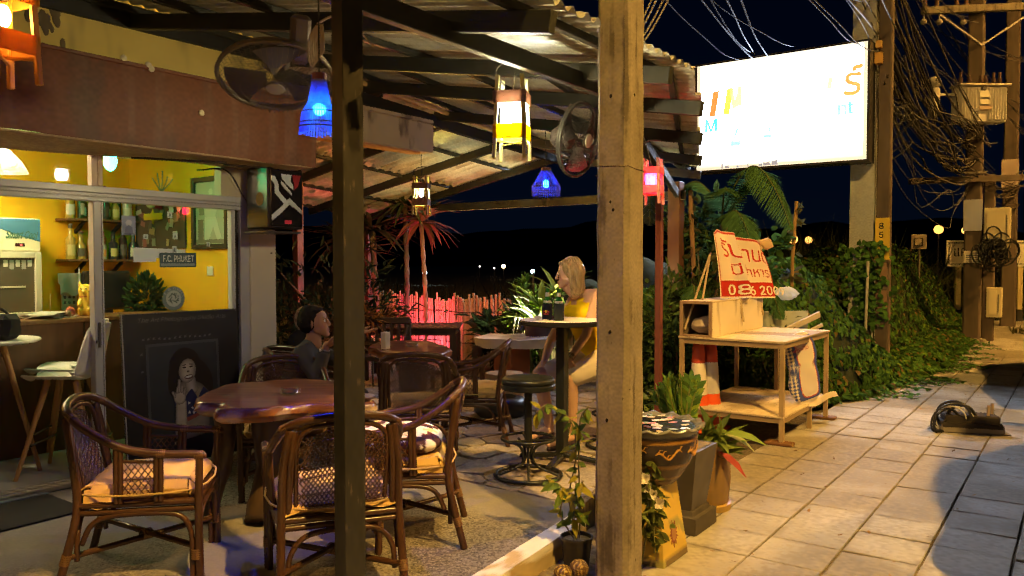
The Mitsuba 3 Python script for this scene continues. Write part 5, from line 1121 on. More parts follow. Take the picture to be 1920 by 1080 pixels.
signletters(prism(sg.Polygon([(0, .4), (.05, .4), (.09, .2), (.13, .3), (.13, .4), (.2, .4), (.2, .1), (.13, .1), (.06, .05)]), 0, .0015), -4.60, 3.99, (.98, .62, .16), 'letter_piece', None, .8)
signletters(thai('raw', .36, .0015, .10, 2.6), -2.93, 4.08, (.85, .15, .02), 'thai_letter', 'orange red Thai letter', .62)
signletters(prism(sg.Polygon(sl(0, 0, .06, .16)), 0, .0015), -3.12, 4.19, (1.0, .8, .16), 'letter_piece', None, .9)
signletters(text('M', .19, .0015, True), -5.02, 3.73, (.03, .62, .42), 'green_letter', None, .6); signletters(text('a', .19, .0015, True), -4.80, 3.73, (.30, .72, .70), 'green_letter', None, .75)
signletters(text('n', .19, .0015, True), -2.98, 3.79, (.10, .68, .5), 'green_letter', None, .7); signletters(text('t', .19, .0015, True), -2.835, 3.79, (.02, .55, .36), 'green_letter', None, .6)
signletters(text('own', .075, .0015, False), -2.82, 4.71, (.35, .65, .85), 'small_lettering', None, .6)
for (x, z, pts) in ((-4.58, 3.47, [(0, 0), (.17, 0), (.17, .07), (.06, .07), (.14, .27), (.10, .28), (.05, .09), (.01, .07)]), (-4.05, 3.55, [(0, 0), (.12, 0), (.12, .05), (0, .05)]), (-3.98, 3.64, [(0, 0), (.04, 0), (.04, .07), (0, .07)])):
    signletters(bar(pts), x, z, (.16, .34, .55), 'small_picture', None, .7)
for q, (x, w_, h_) in enumerate(((-4.72, .03, .09), (-4.66, .07, .05), (-4.47, .03, .04), (-4.30, .02, .06), (-4.12, .06, .04), (-4.05, .12, .06), (-3.92, .10, .08))):
    signletters(bar([(0, 0), (w_, 0), (w_ * .8, h_ * .6), (w_ * .9, h_), (w_ * .3, h_ * .7), (.0, h_ * .9)]), x, Z0 + .012, (.20, .24, .34), 'silhouette', None, .6)
g = G(); g.add(trimesh.creation.box((.10, .12, .16)), (.6, .33, .08), False, tr(X1 + .09, YS + .3, 4.60)); g.add(trimesh.creation.box((.08, .1, .1)), (.6, .36, .1), False, tr(X1 + .09, YS + .3, 4.80)); part(k, 'strap', g, 'semi', label='orange lit mounting strap')
def bigpole(name, lab, cx, cy, w0, w1, h, col, groove=.0, mat='concrete_mat'):
    kk = thing(name, lab, 'utility pole'); g = G(); g.add(sqpole(cx, cy, w0, w1, h, .10, groove), col, False); part(kk, 'shaft', g, mat); return kk
procmat('pale_concrete', lambda p, n, uv: mix((0.30, 0.31, 0.31), (0.50, 0.51, 0.50), fbm(p.x * 7, p.y * 7, p.z * .8, 4)) * (0.8 + 0.3 * noise(p.x * 50, p.y * 50, p.z * 50)), rough=0.85)
kp = bigpole('utility_pole', 'pale grooved concrete pole carrying the lit sign', -2.70, 12.88, .36, .30, 9.0, (.4, .4, .4), .07, 'pale_concrete')
procmat('dark_pole_mat', lambda p, n, uv: mix((0.075, 0.055, 0.045), (0.16, 0.12, 0.095), fbm(p.x * 8, p.y * 8, p.z * 1.2, 4)), rough=0.8)
kb = bigpole('utility_pole', 'brown weathered pole close beside the sign pole with a yellow tag', -2.395, 12.72, .19, .17, 9.0, (.2, .1, .1), 0, 'dark_pole_mat')
g = G(); g.add(box((-2.495, 12.615, 1.67), (-2.295, 12.622, 2.28)), (.62, .42, .03))
tg = part(kb, 'yellow_tag', g, 'paint', label='yellow number tag')
for q, ch in enumerate('8524'):
    g = G(); g.add(text(ch, .085, .002, True), (.05, .04, .02), False, frame((-2.45, 12.614, 2.12 - .13 * q), (1, 0, 0), (0, 0, 1))); part(tg, 'digit', g, 'paint')
for z in (1.35, .95):
    g = G(); g.add(box((-2.48, 12.616, z), (-2.32, 12.622, z + .27)), (.26, .16, .10)); part(kb, 'faded_notice', g, 'matte')
g = G(); g.add(tube([(-2.58, 12.45, .3), (-2.55, 12.45, 1.65)], .022, 8), (.46, .44, .38), True); one('bamboo_stake', g, 'semi', 'pale pipe standing before the sign pole', 'pipe')

# ---------------------------------------------------------------- second pole with transformer
k = bigpole('utility_pole', 'dark utility pole carrying the transformer further along the pavement', -1.86, 18.95, .32, .27, 10.0, (.2, .1, .1), 0, 'dark_pole_mat')
g = G(); g.add(sqpole(-1.60, 19.25, .22, .2, 3.1, .1), (.2, .2, .2)); part(k, 'rear_post', g, 'dark_pole_mat')
g = G(); g.add(lathe([(.001, -.05), (.30, -.05), (.26, .05), (.17, .07)], 20), (.4, .36, .3), 40, tr(-1.86, 18.95, 0)); part(k, 'footing', g, 'concrete_mat')
g = G(); g.add(box((-2.03, 18.775, 2.28), (-1.69, 18.785, 2.92)), (.55, .53, .5)); v = None
part(k, 'foil_wrap', g, 'metal', label='silvery wrap on the pole')
g = G(); g.add(box((-2.0, 18.73, 1.62), (-1.62, 18.745, 1.87)), (.70, .66, .55)); nt = part(k, 'notice_plate', g, 'paint', label='small cream notice with printed lines')
for q in range(5):
    g = G(); g.add(box((-1.96 + (.08 if q == 0 else 0), 18.724, 1.83 - .045 * q - .016), (-1.66 - .05 * (q % 3), 18.729, 1.83 - .045 * q)), (.06, .07, .12)); part(nt, 'printed_line', g, 'paint')
def cabinet(x0, x1, y0, y1, z0, z1, nm, lab, col=(.62, .55, .36)):
    g = G(); g.add(box((x0, y0, z0), (x1, y1, z1), .012), col); p_ = part(k, nm, g, 'paint', label=lab); g = G(); g.add(box((x0 + .05, y0 - .015, z0 + .06), (x1 - .09, y0 + .002, z1 - .05), .006), np.array(col) * 1.06); part(p_, 'door', g, 'paint')
    g = G(); g.add(tube([(x1 - .06, y0 - .01, z0 + .1), (x1 - .06, y0 - .01, z1 - .15)], .012, 6), (.2, .18, .14), True); part(p_, 'latch', g, 'semi')
cabinet(-1.66, -1.20, 18.75, 19.05, 1.92, 2.74, 'meter_cabinet', 'cream meter cabinet on the pole'); cabinet(-1.62, -1.34, 19.05, 19.25, .50, 1.12, 'lower_cabinet', 'cream cabinet low on the pole')
# crossarms, transformer, insulators
AX = unit((.80, .60, 0))
def onarm(s, z, off=0.0): c = np.array([-1.86, 18.95, z]) + AX * s + np.array([.6, -.8, 0]) * off; return c
def insul(c, h=.22, col=(.20, .11, .07)):
    gg = G(); gg.add(lathe([(.02, 0), (.05, .03), (.025, .05), (.055, .08), (.028, .10), (.05, .13), (.025, .15), (.03, h), (.001, h)], 12), col, True, tr(*c)); return gg
g = G(); g.add(beam(onarm(-1.25, 6.72, .2), onarm(1.5, 6.85, .2), .12, .14), (.42, .34, .24)); ca = part(k, 'crossarm', g, 'concrete_mat', label='upper concrete crossarm')
for s in (-1.2, -.95, -.55, -.35, .9, 1.35): part(ca, 'insulator', insul(onarm(s, 6.78, .2)), 'gloss')
for s in (-1.22, -.9, -.4):
    g = G(); c = onarm(s, 6.62, .2); g.add(sphere(c + (0, 0, -.12), .07, 1, (1, 1, .9)), (.4, .36, .32), True); g.add(tube([c, c + (0, 0, -.1)], .015, 5), (.3, .28, .25), True); part(ca, 'hanging_insulator', g, 'gloss')
for s in (-.9, .9): g = G(); g.add(beam(onarm(s, 6.65, .2), onarm(.0, 6.05, .17), .04, .04), (.36, .33, .30)); part(k, 'brace', g, 'semi')
g = G(); g.add(beam(onarm(-1.45, 3.28, .2), onarm(1.2, 3.38, .2), .12, .12), (.10, .075, .06)); part(k, 'lower_crossarm', g, 'dark_pole_mat', label='dark lower crossarm')
TM = frame(onarm(-.20, 4.80, .42), AX, (0, 0, 1)) @ scl(.88, .95, .95)
g = G(); g.add(box((-.54, -.40, -.16), (.54, .36, .16), .02), (.60, .585, .55), False, TM); tfm = part(k, 'transformer', g, 'paint', label='pale transformer tank with ribbed sides')
for q in range(17):
    x = -.50 + q * .0625
    if abs(x) < .10: continue
    g = G(); g.add(box((x - .017, -.36, .15), (x + .017, .31, .215), .012), (.64, .62, .585), False, TM); part(tfm, 'rib', g, 'paint')
for l, h, c in (((-.12, .10, .15), (.10, .24, .23), (.6, .58, .5)), ((-.12, -.04, .15), (.10, .07, .23), (.6, .58, .5)), ((-.13, -.15, .15), (.16, -.07, .235), (.42, .32, .26)), ((-.05, .26, .15), (.04, .33, .22), (.09, .08, .08)), ((-.26, -.19, .15), (-.12, -.13, .225), (.28, .28, .32))):
    g = G(); g.add(box(l, h, .004), c, False, TM); part(tfm, 'plate', g, 'paint')
g = G(); g.add(box((-.57, .35, -.19), (.60, .40, .24), .01), (.50, .46, .40), False, TM); part(tfm, 'lid', g, 'paint')
for x in (-.42, -.22, .05, .15, .34, .48):
    c = (TM @ np.array([x, .40, .0, 1]))[:3]; part(tfm, 'bushing', insul(c, .26 if abs(x) > .3 else .20, (.10, .06, .05)), 'gloss')
g = G(); g.add(tube([onarm(-1.12, 4.55, .45), onarm(-1.12, 5.10, .45)], .115, 14), (.5, .47, .42), True); g.add(sphere(onarm(-1.12, 5.22, .45), .135, 2, (1, 1, .9)), (.5, .47, .42), True); g.add(box((-.05, -.02, -.02), (.6, .03, .02)), (.45, .42, .38), False, frame(onarm(-1.12, 4.98, .45), AX, (0, 0, 1))); part(k, 'voltage_regulator', g, 'paint', label='pale cylindrical tank beside the transformer')
g = G(); g.add(text('5', .11, .004, True), (.08, .07, .07), False, frame(onarm(-1.19, 5.17, .60), AX, (0, 0, 1))); part(k, 'tank_number', g, 'paint')
# third pole far right, mostly dark
kd = bigpole('utility_pole', 'distant dark pole at the right edge of the picture', -1.55, 24.0, .34, .3, 10.0, (.1, .1, .1), 0, 'dark_pole_mat')
g = G(); g.add(box((-1.74, 23.82, 3.55), (-1.36, 23.83, 4.25)), (.52, .42, .38)); part(kd, 'faded_poster', g, 'matte')

# ---------------------------------------------------------------- overhead cables
def cable(a, b, sag, r=.011, col=(.03, .03, .032), lab='black overhead cable in the tangled bundle between the poles', grp='tangled overhead cables', wob=0.0, seed=0, n=18):
    a, b = np.array(a, float), np.array(b, float); t = np.linspace(0, 1, n)[:, None]; p = a + (b - a) * t; p[:, 2] -= 4 * sag * (t * (1 - t))[:, 0]
    if wob:
        q = np.random.default_rng(seed); p += wob * np.sin(t * np.pi) * (np.sin(t * q.uniform(5, 14) + q.uniform(0, 6)) * q.normal(size=3) * [1, .3, 1])
    gg = G(); gg.add(tube(p, r, 5, False), col, True); one('overhead_cable', gg, 'matte', lab, 'cable', grp)
q = np.random.default_rng(12)
for i in range(46):      # sign pole to transformer pole
    a = (-2.45 + q.normal() * .12, 12.75 + q.normal() * .1, q.uniform(4.0, 6.3)); b = (-1.86 + q.normal() * .28, 18.8 + .3 * q.normal(), q.uniform(3.3, 4.3)); cable(a, b, q.uniform(.15, .75), q.choice([.008, .011, .014, .018]), np.array((.075, .066, .06)) * q.uniform(.4, 1.5), wob=q.uniform(0, .14), seed=i)
for i in range(12):      # on from the transformer pole to the right
    cable((-1.86 + q.normal() * .06, 18.85, q.uniform(3.3, 3.8)), (-1.3 + q.normal() * .1, 24.0, q.uniform(2.9, 4.2)), q.uniform(.1, .6), q.choice([.009, .013, .018]), np.array((.07, .055, .045)) * q.uniform(.5, 1.5), lab='dark cable running on from the transformer pole to the right', grp='cables beyond the transformer pole', wob=.05, seed=i + 50)
for i in range(8):       # from over the terrace to behind the sign, lit by it
    cable((-2.0 + q.normal() * .09, 4.2, q.uniform(3.25, 3.75)), (-4.2 + q.normal() * .25, 12.72, q.uniform(4.8, 5.0)), q.uniform(.02, .16), q.choice([.005, .007, .009]), np.array((.05, .055, .06)) * q.uniform(.2, 1.2), lab='overhead cable running to the top of the lit sign, lit pale blue by it', grp='cables running to the top of the lit sign', wob=q.uniform(0, .012), seed=i + 90)
for i in range(18):
    cable((-1.9 + q.normal() * .06, 3.6, q.uniform(4.6, 6.8)), (-2.55 + q.normal() * .14, 12.7, q.uniform(4.7, 6.0)), q.uniform(.05, .55), q.choice([.006, .009, .012]), np.array((.14, .14, .14)) * q.uniform(.3, 1.5), lab='dark overhead cable coming down to the head of the sign pole', grp='cables over the sign pole', wob=q.uniform(0, .06), seed=i + 190)
for i in range(7):       # fine lines high up
    cable((-2.4 + q.normal() * .3, 12.9, q.uniform(5.6, 7.5)), (-2.2 + q.uniform(-.8, .9), 18.2, q.uniform(5.2, 6.7)), q.uniform(.1, .5), .006, (.07, .065, .07), lab='thin dark line hanging down towards the crossarm', grp='thin lines at the crossarm', seed=i + 120)
for i in range(9):       # lines from the crossarm ends
    cable(onarm(q.choice([-1.2, -.9, -.5, 1.3]), q.uniform(6.4, 6.8), .2), (q.uniform(-1.5, -.2), 24.0, q.uniform(4.5, 7)), q.uniform(.1, .7), .008, (.06, .055, .055), lab='thin dark line running from the crossarm to the right', grp='thin lines right of the crossarm', seed=i + 140)
for i in range(6): cable((-2.35, 12.8, q.uniform(3.0, 3.9)), (-1.95, 18.8, q.uniform(3.0, 3.4)), q.uniform(.3, .9), .006, (.11, .10, .095), lab='thin slack cable hanging below the bundle', grp='slack cables below the bundle', wob=.12, seed=i + 160)
for pts, lab in (([(-1.90, 4.06, 3.22), (-2.03, 4.22, 3.16), (-2.24, 4.42, 3.04), (-2.46, 4.60, 2.93)], 'left of two pale cables looping down behind the concrete pole to the roof'), ([(-1.84, 4.10, 3.22), (-1.98, 4.27, 3.16), (-2.19, 4.46, 3.04), (-2.41, 4.63, 2.95)], 'right of two pale cables looping down behind the concrete pole to the roof')):
    g = G()
    for d in (0, .02): g.add(tube(spline(np.array(pts) + (d, d, 0), 8), .0065, 6), (.55, .48, .36), True)
    one('pale_cable', g, 'semi', lab, 'cable')
g = G()
for i in range(9):
    c = np.array([-2.28, 13.2 + .4 * q.normal(), 3.85 + .25 * q.normal()]); R = q.uniform(.08, .22); a = np.linspace(0, 2 * np.pi, 15); u1, u2 = unit(q.normal(size=3)), unit(q.normal(size=3)); g.add(tube(c + R * np.cos(a)[:, None] * u1 + R * np.sin(a)[:, None] * u2, .008, 5, False), (.06, .055, .05), True)
one('cable_coils', g, 'semi', 'coils of spare cable tangled in the bundle beside the sign', 'cable coil', kind='stuff')

# ---------------------------------------------------------------- white road sign beyond the pole
k = thing('road_sign', 'white road sign with black Thai lettering and arrow, partly hidden by the pole', 'road sign')
RM = frame((-3.10, 24.92, 1.52), (.81, .585, 0), (0, 0, 1))
g = G(); g.add(prism(sg.box(.03, .03, 2.72, .70).buffer(.03), 0, .03), (.72, .68, .56), False, RM); part(k, 'board', g, 'paint')
g = G(); g.add(prism(sg.box(.06, .06, 2.69, .67).difference(sg.box(.085, .085, 2.665, .645)), .03, .034), (.05, .05, .05), False, RM); part(k, 'border', g, 'paint')
for w_, x, z in (('kae', .16, .30), ('tit', 1.30, .34)):
    g = G(); g.add(thai(w_, .27, .006), (.02, .02, .02), False, RM @ tr(x, z, .031)); part(k, 'lettering', g, 'paint')
g = G(); g.add(text('T', .12, .005, True), (.03, .03, .03), False, RM @ tr(1.62, .14, .031)); part(k, 'lettering', g, 'paint')
g = G(); g.add(prism(sg.Polygon([(2.30, .38), (2.46, .60), (2.62, .38)]), .031, .037), (.02, .02, .02), False, RM); part(k, 'arrow', g, 'paint')
for x in (.38, 2.10):
    g = G(); g.add(box((x - .07, -1.20, -.10), (x + .07, .02, -.01), .01), (.66, .55, .26), False, RM); part(k, 'post', g, 'paint'); g = G(); g.add(box((x - .075, -1.58, -.105), (x + .075, -1.20, -.005)), (.05, .045, .04), False, RM); part(k, 'post_base', g, 'paint')
g = G(); r_ = np.random.default_rng(3)
for i in range(26):
    c = np.array([-1.44, 18.66, 1.85]) + r_.normal(size=3) * (.13, .05, .10); R = r_.uniform(.10, .24); a = np.linspace(0, 2 * np.pi, 15); u1, u2 = unit((.8, .6, .15 * r_.normal())), unit((.1 * r_.normal(), .1 * r_.normal(), 1)); g.add(tube(c + R * np.cos(a)[:, None] * u1 + 1.1 * R * np.sin(a)[:, None] * u2, .016, 6, False), (.012, .012, .012), True)
one('cable_bundle', g, 'semi', 'black bundle of coiled cable hanging before the white road sign', 'cable coil')
g = G(); g.add(box((-3.35, 21.0, 1.95), (-3.02, 21.05, 2.30), .01), (.50, .42, .30)); g.add(box((-3.28, 20.985, 2.02), (-3.09, 20.995, 2.22)), (.10, .08, .06)); g.add(box((-3.26, 20.975, 2.04), (-3.12, 20.985, 2.20)), (.5, .42, .3)); g.add(tube([(-3.18, 21.04, 0), (-3.18, 21.04, 1.97)], .03, 6), (.2, .17, .13), True)
one('square_sign', g, 'paint', 'small square sign standing in the tall grass left of the road sign', 'sign')
# far lamps: street lamps seen down the road and lights across the dark land
def far_lamp(x, y, z, rgb, s, r, lab, grp, arm=True):
    kk = thing('distant_lamp', lab, 'street lamp', grp); g = G(); g.add(tube([(x, y, -.2), (x, y, z - r)], .07, 6), (.25, .22, .18), True); part(kk, 'pole', g, 'semi')
    g = G(); g.add(trimesh.creation.icosphere(1, r), (1, 1, 1), True, tr(x, y, z)); part(kk, 'light', g, 'matte', emitter=glow(rgb, s, .02))
OG = (1.0, .50, .13); GO = 'orange street lamps far down the road'; GW = 'white lights far across the dark land'
for x, y, z, r, lab in ((-29.7, 102, 4.6, 0.45, 'left of the two distant orange lamps right of the palm frond'), (-28.1, 103, 4.5, 0.36, 'right of the two distant orange lamps right of the palm frond'), (-11.9, 90.2, 5.0, 0.36, 'distant orange lamp left of the transformer pole'), (-9.7, 91.7, 4.9, 0.29, 'distant orange lamp touching the transformer pole'), (-5.3, 82.6, 5.2, 0.30, 'distant orange lamp right of the cream meter cabinet')): far_lamp(x, y, z, (1.0, .40, .075), 2.0, r * 1.3, lab, GO)
for x, y, z, rgb, s, r, lab in ((-40.4, 44.9, .9, (.55, .85, 1.0), 7, .20, 'blue white lamp right of the red cordyline'), (-22.5, 33.1, 1.2, (.6, 1.0, .95), 4, .12, 'pale green lantern light left of the woman'), (-47.4, 64.5, 1.3, (1.0, .75, .35), 6, .22, 'small warm light above the bamboo fence'), (-52, 49, 1.4, (.6, .85, 1), 4, .10, 'tiny blue light beside the left cordyline'), (-61, 78, 1.2, (1, .9, .8), 3, .11, 'left of the tiny lights above the bamboo fence'), (-58, 77, 1.0, (1, .9, .8), 4, .12, 'right of the tiny lights above the bamboo fence')): far_lamp(x, y, z, rgb, s, r, lab, GW)
# ---------------------------------------------------------------- vendor's stall with banner
k = thing('vendor_stall', 'vendor stall of wooden battens with pale top, lower shelf and a white box on top', 'stall')
BT = lambda p: np.array([.33, .24, .14]) * (.65 + .7 * meshkit.fbm(p * np.array([9, 9, 3]), 3, 5)[:, None])
sx0, sx1, sy0, sy1, zt_ = -3.10, -2.15, 7.10, 8.58, .925
for x, y, z0 in ((sx0, sy0, 0), (sx1, sy0, .02), (sx1, sy1, .02), (sx0, sy1, 0), (sx1, 7.98, .0), (-2.66, sy1, .0)):
    g = G(); m_ = box((x - .02, y - .02, z0), (x + .02, y + .02, zt_ - .02)); v, f = trimesh.remesh.subdivide_to_size(m_.vertices, m_.faces, .12); g.add((v, f), BT); part(k, 'leg', g, 'matte')
g = G(); g.add(box((sx0 - .03, sy0 - .03, zt_ - .02), (sx1 + .03, sy1 + .03, zt_), .003), (.62, .54, .42)); part(k, 'table_top', g, 'ply_mat', label='pale plywood top')
for a, b in (((sx0, sy0), (sx1, sy0)), ((sx1, sy0), (sx1, sy1)), ((sx0, sy1), (sx1, sy1)), ((sx0, sy0), (sx0, sy1))):
    for z in (zt_ - .045, .215):
        g = G(); g.add(beam((*a, z), (*b, z), .028, .045), (.30, .22, .14)); part(k, 'rail', g, 'matte')
for q in range(3):
    y0 = sy0 - .03 + q * .515; g = G(); g.add(box((sx0 - .02, y0 + .004, .238), (sx1 + .02, y0 + .511, .255), .002), np.array((.50, .41, .28)) * (1 + .12 * (q - 1))); part(k, 'shelf_board', g, 'ply_mat', label='dusty plywood shelf board')
bx0, bx1, by1, bz = -3.12, -2.80, 8.53, 1.262
g = G(); g.add(box((bx1 - .012, sy0 + .0, zt_ + .002), (bx1 + .004, by1, bz - .012), .002), (.78, .68, .52)); part(k, 'box_panel', g, 'white_board', label='white side panel of the box')
g = G(); g.add(box((bx0, sy0 - .005, bz - .012), (bx1 + .006, by1, bz), .002), (.60, .52, .40)); part(k, 'box_lid', g, 'ply_mat')
g = G(); g.add(box((bx0, sy0, zt_ + .002), (bx0 + .012, by1, bz - .012)), (.16, .13, .10)); g.add(box((bx0, by1 - .012, zt_), (bx1, by1, bz - .012)), (.16, .13, .1)); part(k, 'box_back', g, 'matte')
for l, h in (((bx0, sy0 - .022, zt_), (bx0 + .03, sy0 + .002, bz)), ((bx1 - .03, sy0 - .022, zt_), (bx1, sy0 + .002, bz)), ((bx0 + .03, sy0 - .02, bz - .03), (bx1 - .03, sy0, bz)), ((bx0 + .03, sy0 - .02, zt_), (bx1 - .03, sy0, zt_ + .02))):
    g = G(); g.add(box(l, h, .003), (.30, .20, .13)); part(k, 'box_frame_bar', g, 'matte')
for x, y, l in ((sx1, sy0, .30), (sx1, sy1, .36)):
    g = G(); g.add(box((x - .14, y - .06, -.0), (x + .10, y + .07, .03), .008), (.16, .12, .08), False); part(k, 'foot_block', g, 'wood_mat')
g = G(); m_ = trimesh.creation.icosphere(4, 1.0); v = m_.vertices.copy(); v *= 1 + .35 * (meshkit.fbm(v * 2.2, 4, 8)[:, None] - .5); m_.vertices = v; g.add(m_, lambda p: np.array([.40, .33, .28]) * (.6 + .8 * meshkit.fbm(p * 12, 3, 2)[:, None]), True, tr(-2.96, 7.34, 1.02) @ scl(.125, .20, .085))
one('folded_cloth', g, 'cloth', 'crumpled pale cloth bag inside the open box of the stall', 'cloth')
# banner: creased vinyl sheet on sticks, leaning on the box
k = thing('vinyl_banner', 'crumpled white and red vinyl banner with red Thai writing, propped on the stall', 'banner')
O = np.array([-2.86, 7.46, 1.275]); EX = unit((.10, 1.0, -.03)); EZ = unit((-.14, -.10, 1.0)); NB = unit(np.cross(EX, EZ)); BW, BH = 1.30, .66
def bsurf(u, v):
    """u across 0..1, v up 0..1, as a bent sheet."""
    fold = .10 * np.exp(-((u - .36) / .07) ** 2) + .05 * np.sin(u * 7 + v * 2) * v + .05 * (1 - u) * v - .05 * np.maximum(0, u - .75) * v * 4
    cut = v * (1 - .16 * np.maximum(0, u - .55) / .45 * v + .03 * np.sin(u * 9)) - .05 * (np.maximum(0, .12 - u) / .12) * (v > .5) * v
    sh = -.10 * v + .02 * np.sin(v * 5)
    return O + (u * BW + sh * 1.0)[..., None] * EX + (cut * BH)[..., None] * EZ + fold[..., None] * NB
def bcol(u, v):
    c = np.empty(u.shape + (3,)); c[...] = (.74, .62, .52)
    red = v < .27; edge = (u < .03) | (v > .96) | (u > .985); c[red] = (.46, .03, .02); c[edge] = (.50, .04, .03); wb = (u < .012) | (v > .985) | (v < .02); c[wb] = (.75, .66, .56)
    return c
nu, nv = 90, 60; P_, F_2 = grid(bsurf, nu, nv); uu, vv = np.meshgrid(np.linspace(0, 1, nu), np.linspace(0, 1, nv), indexing='ij'); C_ = bcol(uu, vv).reshape(-1, 3)
mt = trimesh.Trimesh(P_, F_2, process=False); g = G(); g.raw(P_, F_2, np.array(mt.vertex_normals), C_); part(k, 'sheet', g, 'semi')
def onbanner(m, u0, v0, su, sv, col, nm):
    m = trimesh.Trimesh(*trimesh.remesh.subdivide_to_size(m.vertices, m.faces, .05)); v = m.vertices; u, w = u0 + v[:, 0] * su, v0 + v[:, 1] * sv
    g = G(); base = bsurf(u, w); e = 1e-3; nn = np.cross(bsurf(u + e, w) - base, bsurf(u, w + e) - base); nn /= np.linalg.norm(nn, axis=1, keepdims=True); g.add((base + nn * (.0015 + v[:, 2:3]), m.faces), col); part(k, nm, g, 'semi')
RD = (.50, .03, .025)
onbanner(thai('rab', .30, .001), .10, .62, .66, .80, RD, 'thai_lettering'); onbanner(thai('mee', .24, .001), .20, .36, .60, .62, RD, 'thai_lettering'); onbanner(text('0866 2009', .20, .001, True), .12, .055, .74, .72, (.78, .70, .6), 'phone_number')
for a, b, r_ in (((-2.98, 7.30, 1.265), (-2.95, 7.42, 1.72), .011), ((-3.10, 7.16, .98), (-2.94, 7.38, 1.70), .012), ((-2.775, 7.86, 1.03), (-2.84, 7.80, 1.62), .014), ((-2.785, 8.50, 1.06), (-2.90, 8.44, 1.86), .012)):
    g = G(); g.add(tube([a, b], r_, 7), (.44, .34, .20), True); part(k, 'stick', g, 'matte')
g = G()
for q in range(5): g.add(sheet(lambda u, v: O + ((.80 + .05 * q + .05 * u)[..., None] * BW) * EX + ((.80 + .16 * v + .02 * q * u)[..., None] * BH) * EZ + (.02 + .03 * np.sin(5 * u + 3 * v + q))[..., None] * NB, 5, 5, .002), (.70, .52, .28), 40)
part(k, 'torn_tape', g, 'semi')
# traffic cones
for i, (x, y, lab) in enumerate(((-3.00, 7.26, 'left orange traffic cone with a white sleeve under the stall'), (-2.93, 7.40, 'right orange traffic cone with a greyish sleeve under the stall'))):
    k = thing('traffic_cone', lab, 'traffic cone', 'orange traffic cones under the stall')
    g = G(); g.add(lathe([(.125, .03), (.085, .36)], 20), (.72, .10, .02), True, tr(x, y, 0)); g.add(box((x - .15, y - .15, 0), (x + .15, y + .15, .03), .01), (.6, .09, .02)); part(k, 'cone', g, 'semi')
    g = G(); g.add(lathe([(.087, .355), (.066, .66)], 20), ((.72, .66, .56), (.50, .48, .46))[i], True, tr(x, y, 0)); part(k, 'sleeve', g, 'semi')
    g = G(); g.add(lathe([(.066, .655), (.052, .86), (.045, .88), (.001, .88)], 20), (.42, .06, .03), 40, tr(x, y, 0)); part(k, 'tip', g, 'semi')
g = G(); m_ = sheet(lambda u, v: np.stack([-3.12 + .10 * u + .03 * np.sin(5 * v), 7.22 + .12 * u, .50 * (1 - v) * (1 - .4 * u) + .02], -1), 8, 12, .004); g.add(m_, (.55, .06, .22), 40); one('pink_sheet', g, 'cloth', 'strip of pink plastic hanging beside the left traffic cone', 'plastic sheet')
# printed sack hanging at the stall
k = thing('printed_sack', 'blue and white printed sack hanging from the right end of the stall', 'sack')
MSK = frame((-2.20, 7.90, .60), unit((.78, .52, .36)), unit((-.30, -.20, .93))) @ scl(.96)
m_ = trimesh.creation.icosphere(5, 1.0); v = m_.vertices.copy(); v[:, :2] = np.sign(v[:, :2]) * np.abs(v[:, :2]) ** .62; v = v * (.165, .355, .075)
v[:, 0] *= 1 - .13 * np.exp(-(v[:, 1] / .07) ** 2); v[:, 0] += .05 * np.sin(v[:, 1] * 5) ; v += .02 * (meshkit.fbm(v * 8, 4, 2)[:, None] - .5); m_.vertices = v
def sackcol(p):
    q = (np.c_[p, np.ones(len(p))] @ np.linalg.inv(MSK).T)[:, :3]; x = q[:, 0] - .05 * np.sin(q[:, 1] * 5); y = q[:, 1]; c = np.empty((len(p), 3)); c[...] = (.06, .09, .36)
    for cy, hh in ((.17, .135), (-.13, .15)):
        d = ((x - .03) / .088) ** 4 + ((y - cy) / hh) ** 4; c[d < 1.35] = (.50, .10, .08); c[d < 1.0] = (.74, .66, .60)
    chk = (x < -.085) & ((np.floor((x + y) / .035) + np.floor((y - x) / .035)) % 2 == 0); c[chk] = (.70, .66, .62); c[(np.abs(y - .03) < .012) & (np.abs(x) < .08)] = (.7, .66, .6); c[y < -.31] = (.74, .66, .52); c[(y > .31)] = (.70, .64, .58); return c
g = G(); g.add(m_, sackcol, True, MSK); part(k, 'bag', g, 'semi')
g = G(); th_ = thai('bag', .034, .001); v = th_.vertices; v[:, 2] += .079 - .0 ; th_.vertices = v; g.add(th_, (.5, .08, .08), False, MSK @ tr(-.055, .185, 0)); part(k, 'thai_lettering', g, 'semi')
g = G(); g.add(sheet(lambda u, v: np.stack([-.20 + .42 * u, -.34 - .05 * v + .02 * np.sin(u * 9), .03 * np.sin(u * 8) + .03 * v], -1), 20, 5, .004), (.72, .62, .46), 40, MSK); part(k, 'hem', g, 'cloth')
# crumpled plastic, planks by the hedge
g = G(); m_ = trimesh.creation.icosphere(4, 1.0); v = m_.vertices; m_.vertices = v * (1 + .7 * (meshkit.fbm(v * 2.6 + 3, 4, 12)[:, None] - .5)); g.add(m_, (.80, .86, .92), 30, tr(-2.78, 9.30, 1.27) @ rotz(.6) @ scl(.13, .05, .075)); one('plastic_bag', g, 'fabric_shade', 'crumpled white plastic bag shining in the sign light on the hedge', 'plastic bag')
for a, b, w_, lab in (((-2.80, 8.95, .80), (-2.50, 9.65, 1.02), .07, 'upper pale plank leaning on the hedge behind the stall'), ((-2.62, 9.15, .78), (-2.46, 9.62, .90), .035, 'lower thin stick leaning on the hedge behind the stall')):
    g = G(); g.add(beam(a, b, .03, w_, bevel=.004), (.48, .42, .34)); one('leaning_plank', g, 'matte', lab, 'plank')
g = G(); g.add(beam((-3.0, 8.8, .95), (-2.62, 9.6, .93), .01, .26), (.42, .45, .38)); one('greenish_board', g, 'semi', 'dull greenish board behind the stall against the hedge', 'board')
